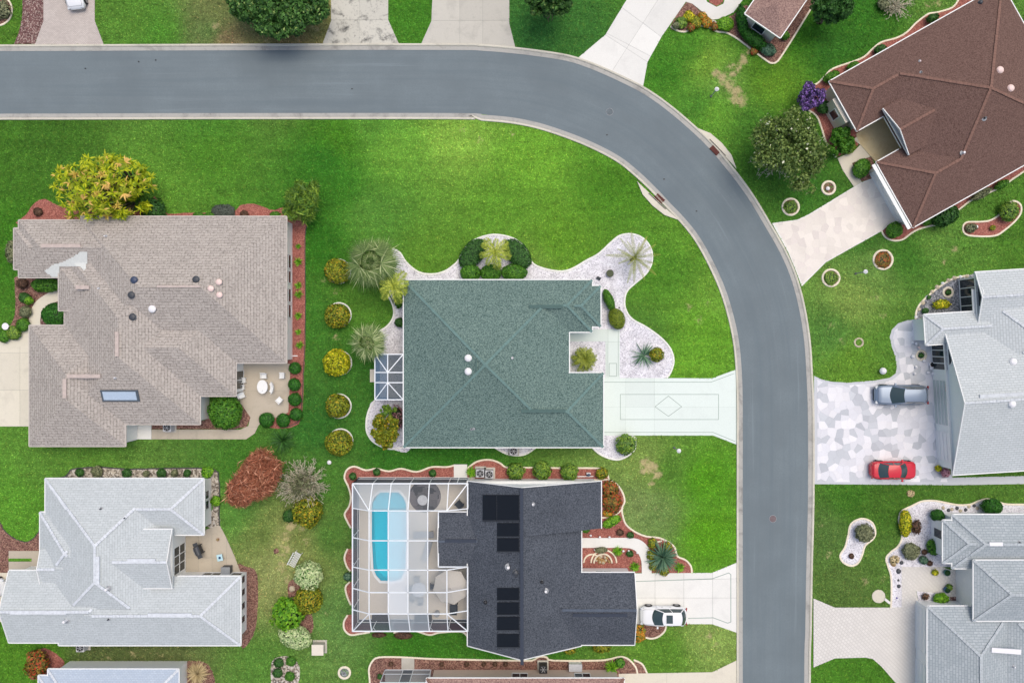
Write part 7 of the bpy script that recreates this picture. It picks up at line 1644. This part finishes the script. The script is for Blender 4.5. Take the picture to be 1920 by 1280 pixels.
for nm, x, y, s_, mt in (('dark rock left of the yucca-like shrub at the path edge', 1161, 577, .1, 'dark'), ('upper dark stone at the left rim of the gravel garden', 1684, 1070, .28, 'dark'), ('small dark stone in the middle of the left gravel rim', 1684, 1087, .14, 'dark'), ('lower dark stone at the left rim of the gravel garden', 1685, 1098, .22, 'dark'), ('violet-grey stone low on the gravel strip', 1681, 1120, .12, 'purple'), ('dark stone beside the sandy dry plant', 1690, 1054, .22, 'dark'), ('tan stone beside the sandy dry plant', 1675, 1056, .3, 'rock_tan'), ('pale rock by the brown twiggy shrub', 553 + 50, 600, .1, 'stone_rock')):
    if 'twiggy' in nm: continue
    rock(x, y, s_, nm, mt)
rock(548, 1103, .35, 'pale rock between the round bushes on the lawn', 'stone_rock'); rock(518, 1032, .3, 'brown stump on the lawn left of the bench', 'mulch_brown')
for i in range(9): rock(1768 + i * 8 + (i % 2) * 2, 951 + (i * 5) % 7 - (4 if i > 5 else 0), .2, '%s stone from the left in the gravel north of the grey roof' % ORD[i], 'dark' if i % 2 else 'stone_rock', 'stones along the north wall of the grey roof')
# tiered stone fountain by the dark house entry
f = empty('rock_garden', W(1122, 1046).xy.to_3d(), 'tan rocks inside double cream rings beside the dark roofed house entry', 'rock garden')
for (cx, rr) in ((-12, 16), (10, 24), (8, 17)):
    b = MB(); b.ring((cx * S, -8 * S, 0), rr * S - .09, rr * S + .06, .28 if rr == 17 else .14, 26, .0, math.pi); b.build('ring', M['edging'], f)
R = random.Random(3)
for i in range(26):
    a, d = R.uniform(0, math.pi), R.uniform(0, 14) * S; b = MB(); b.dome((8 * S + d * math.cos(a), -8 * S + d * math.sin(a), .06), R.uniform(.10, .22), R.uniform(.12, .3), 7, 3); b.build('rock', M['rock_tan' if i % 4 else 'stone_rock'], f)
for nm, x, y in (('first', 1107, 1002), ('second', 1124, 1005), ('third', 1142, 1005), ('fourth', 1115, 1029), ('fifth', 1168, 1031), ('sixth', 1178, 1031), ('seventh', 1194, 1034)):
    r = empty('path_light', W(x, y).xy.to_3d(), '%s small white path light along the front walk, counted from the dark roof' % nm, 'path light', 'path lights along the white front walk'); MB().cyl((0, 0, 0), .03, .3, 8).build('stake', M['pipe'], r); MB().cyl((0, 0, .3), .11, .07, 12, r2=.04).build('shade', M['pipe'], r)
# top bed ring pot, downspout, hoses
b = MB(); b.ring((0, 0, 0), .16, .26, .3, 20); o = b.build('pot_ring', M['cream']); o.location = W(1337, 45); tag(o, 'small open cream pot beside the orange plants at the top', 'flower pot')
b = MB(); b.bar((0, 0, 2.5), (.25, .35, 2.75), .09); b.bar((.25, .35, 2.75), (.28, .6, 2.78), .09); o = b.build('roof_elbow_pipe', M['pipe']); p_ = W(188, 832, 2.7); o.location = (p_.x, p_.y, .08); tag(o, 'short white bent pipe lying on the garage roof edge of the tan house', 'pipe')
# entry of the grey house: pots, blue chair, dark mat
r = empty('flower_pot', W(1772, 1071).xy.to_3d(), 'teal pot by the white entry corner of the grey roof', 'flower pot'); MB().cyl((0, 0, 0), .2, .4, 16, r2=.32).build('pot', M['teal'], r); MB().dome((0, 0, .4), .28, .2).build('plant', M['lf_dark'], r)
r = empty('flower_pot', W(1772, 1103).xy.to_3d(), 'blue pot with a plant at the lower side of the dark entry', 'flower pot'); MB().cyl((0, 0, 0), .2, .4, 16, r2=.32).build('pot', M['blue'], r); MB().dome((0, 0, .4), .26, .2).build('plant', M['lf_dark'], r)
chair(1815, 1120, 160, 'blue', 'blue folding chair under the dark entry eave of the grey roof', None, 1.2, 'folding_chair')
b = MB(); b.box((0, 0, .02), 1.0, .35, .03); o = b.build('door_mat', M['mulch_dark']); o.location = W(1790, 1121) + Vector((0, 0, .06)); tag(o, 'dark violet mat beside the blue folding chair', 'mat')
b = MB(); b.bar((0, 0, .03), (2.0, .03, .03), .09, .05); o = b.build('downspout', M['pipe']); o.location = W(1075, 893); tag(o, 'white downspout end lying in the bed north of the dark roof', 'downspout')
b = MB(); b.bar((0, 0, .03), (.55, 0, .03), .1, .06); o = b.build('downspout', M['pipe']); o.location = W(548, 667); tag(o, 'short white downspout end crossing the red mulch strip', 'downspout')
r = empty('hose_reel', W(1103, 889).xy.to_3d(), 'dark hose reel with white box at the north wall of the dark roof', 'hose reel'); MB().cyl((0, -.1, .25), .2, .25, 16, axis='Y').build('drum', M['navy'], r); MB().box((0, .15, .2), .4, .12, .4).build('frame', M['pipe'], r)
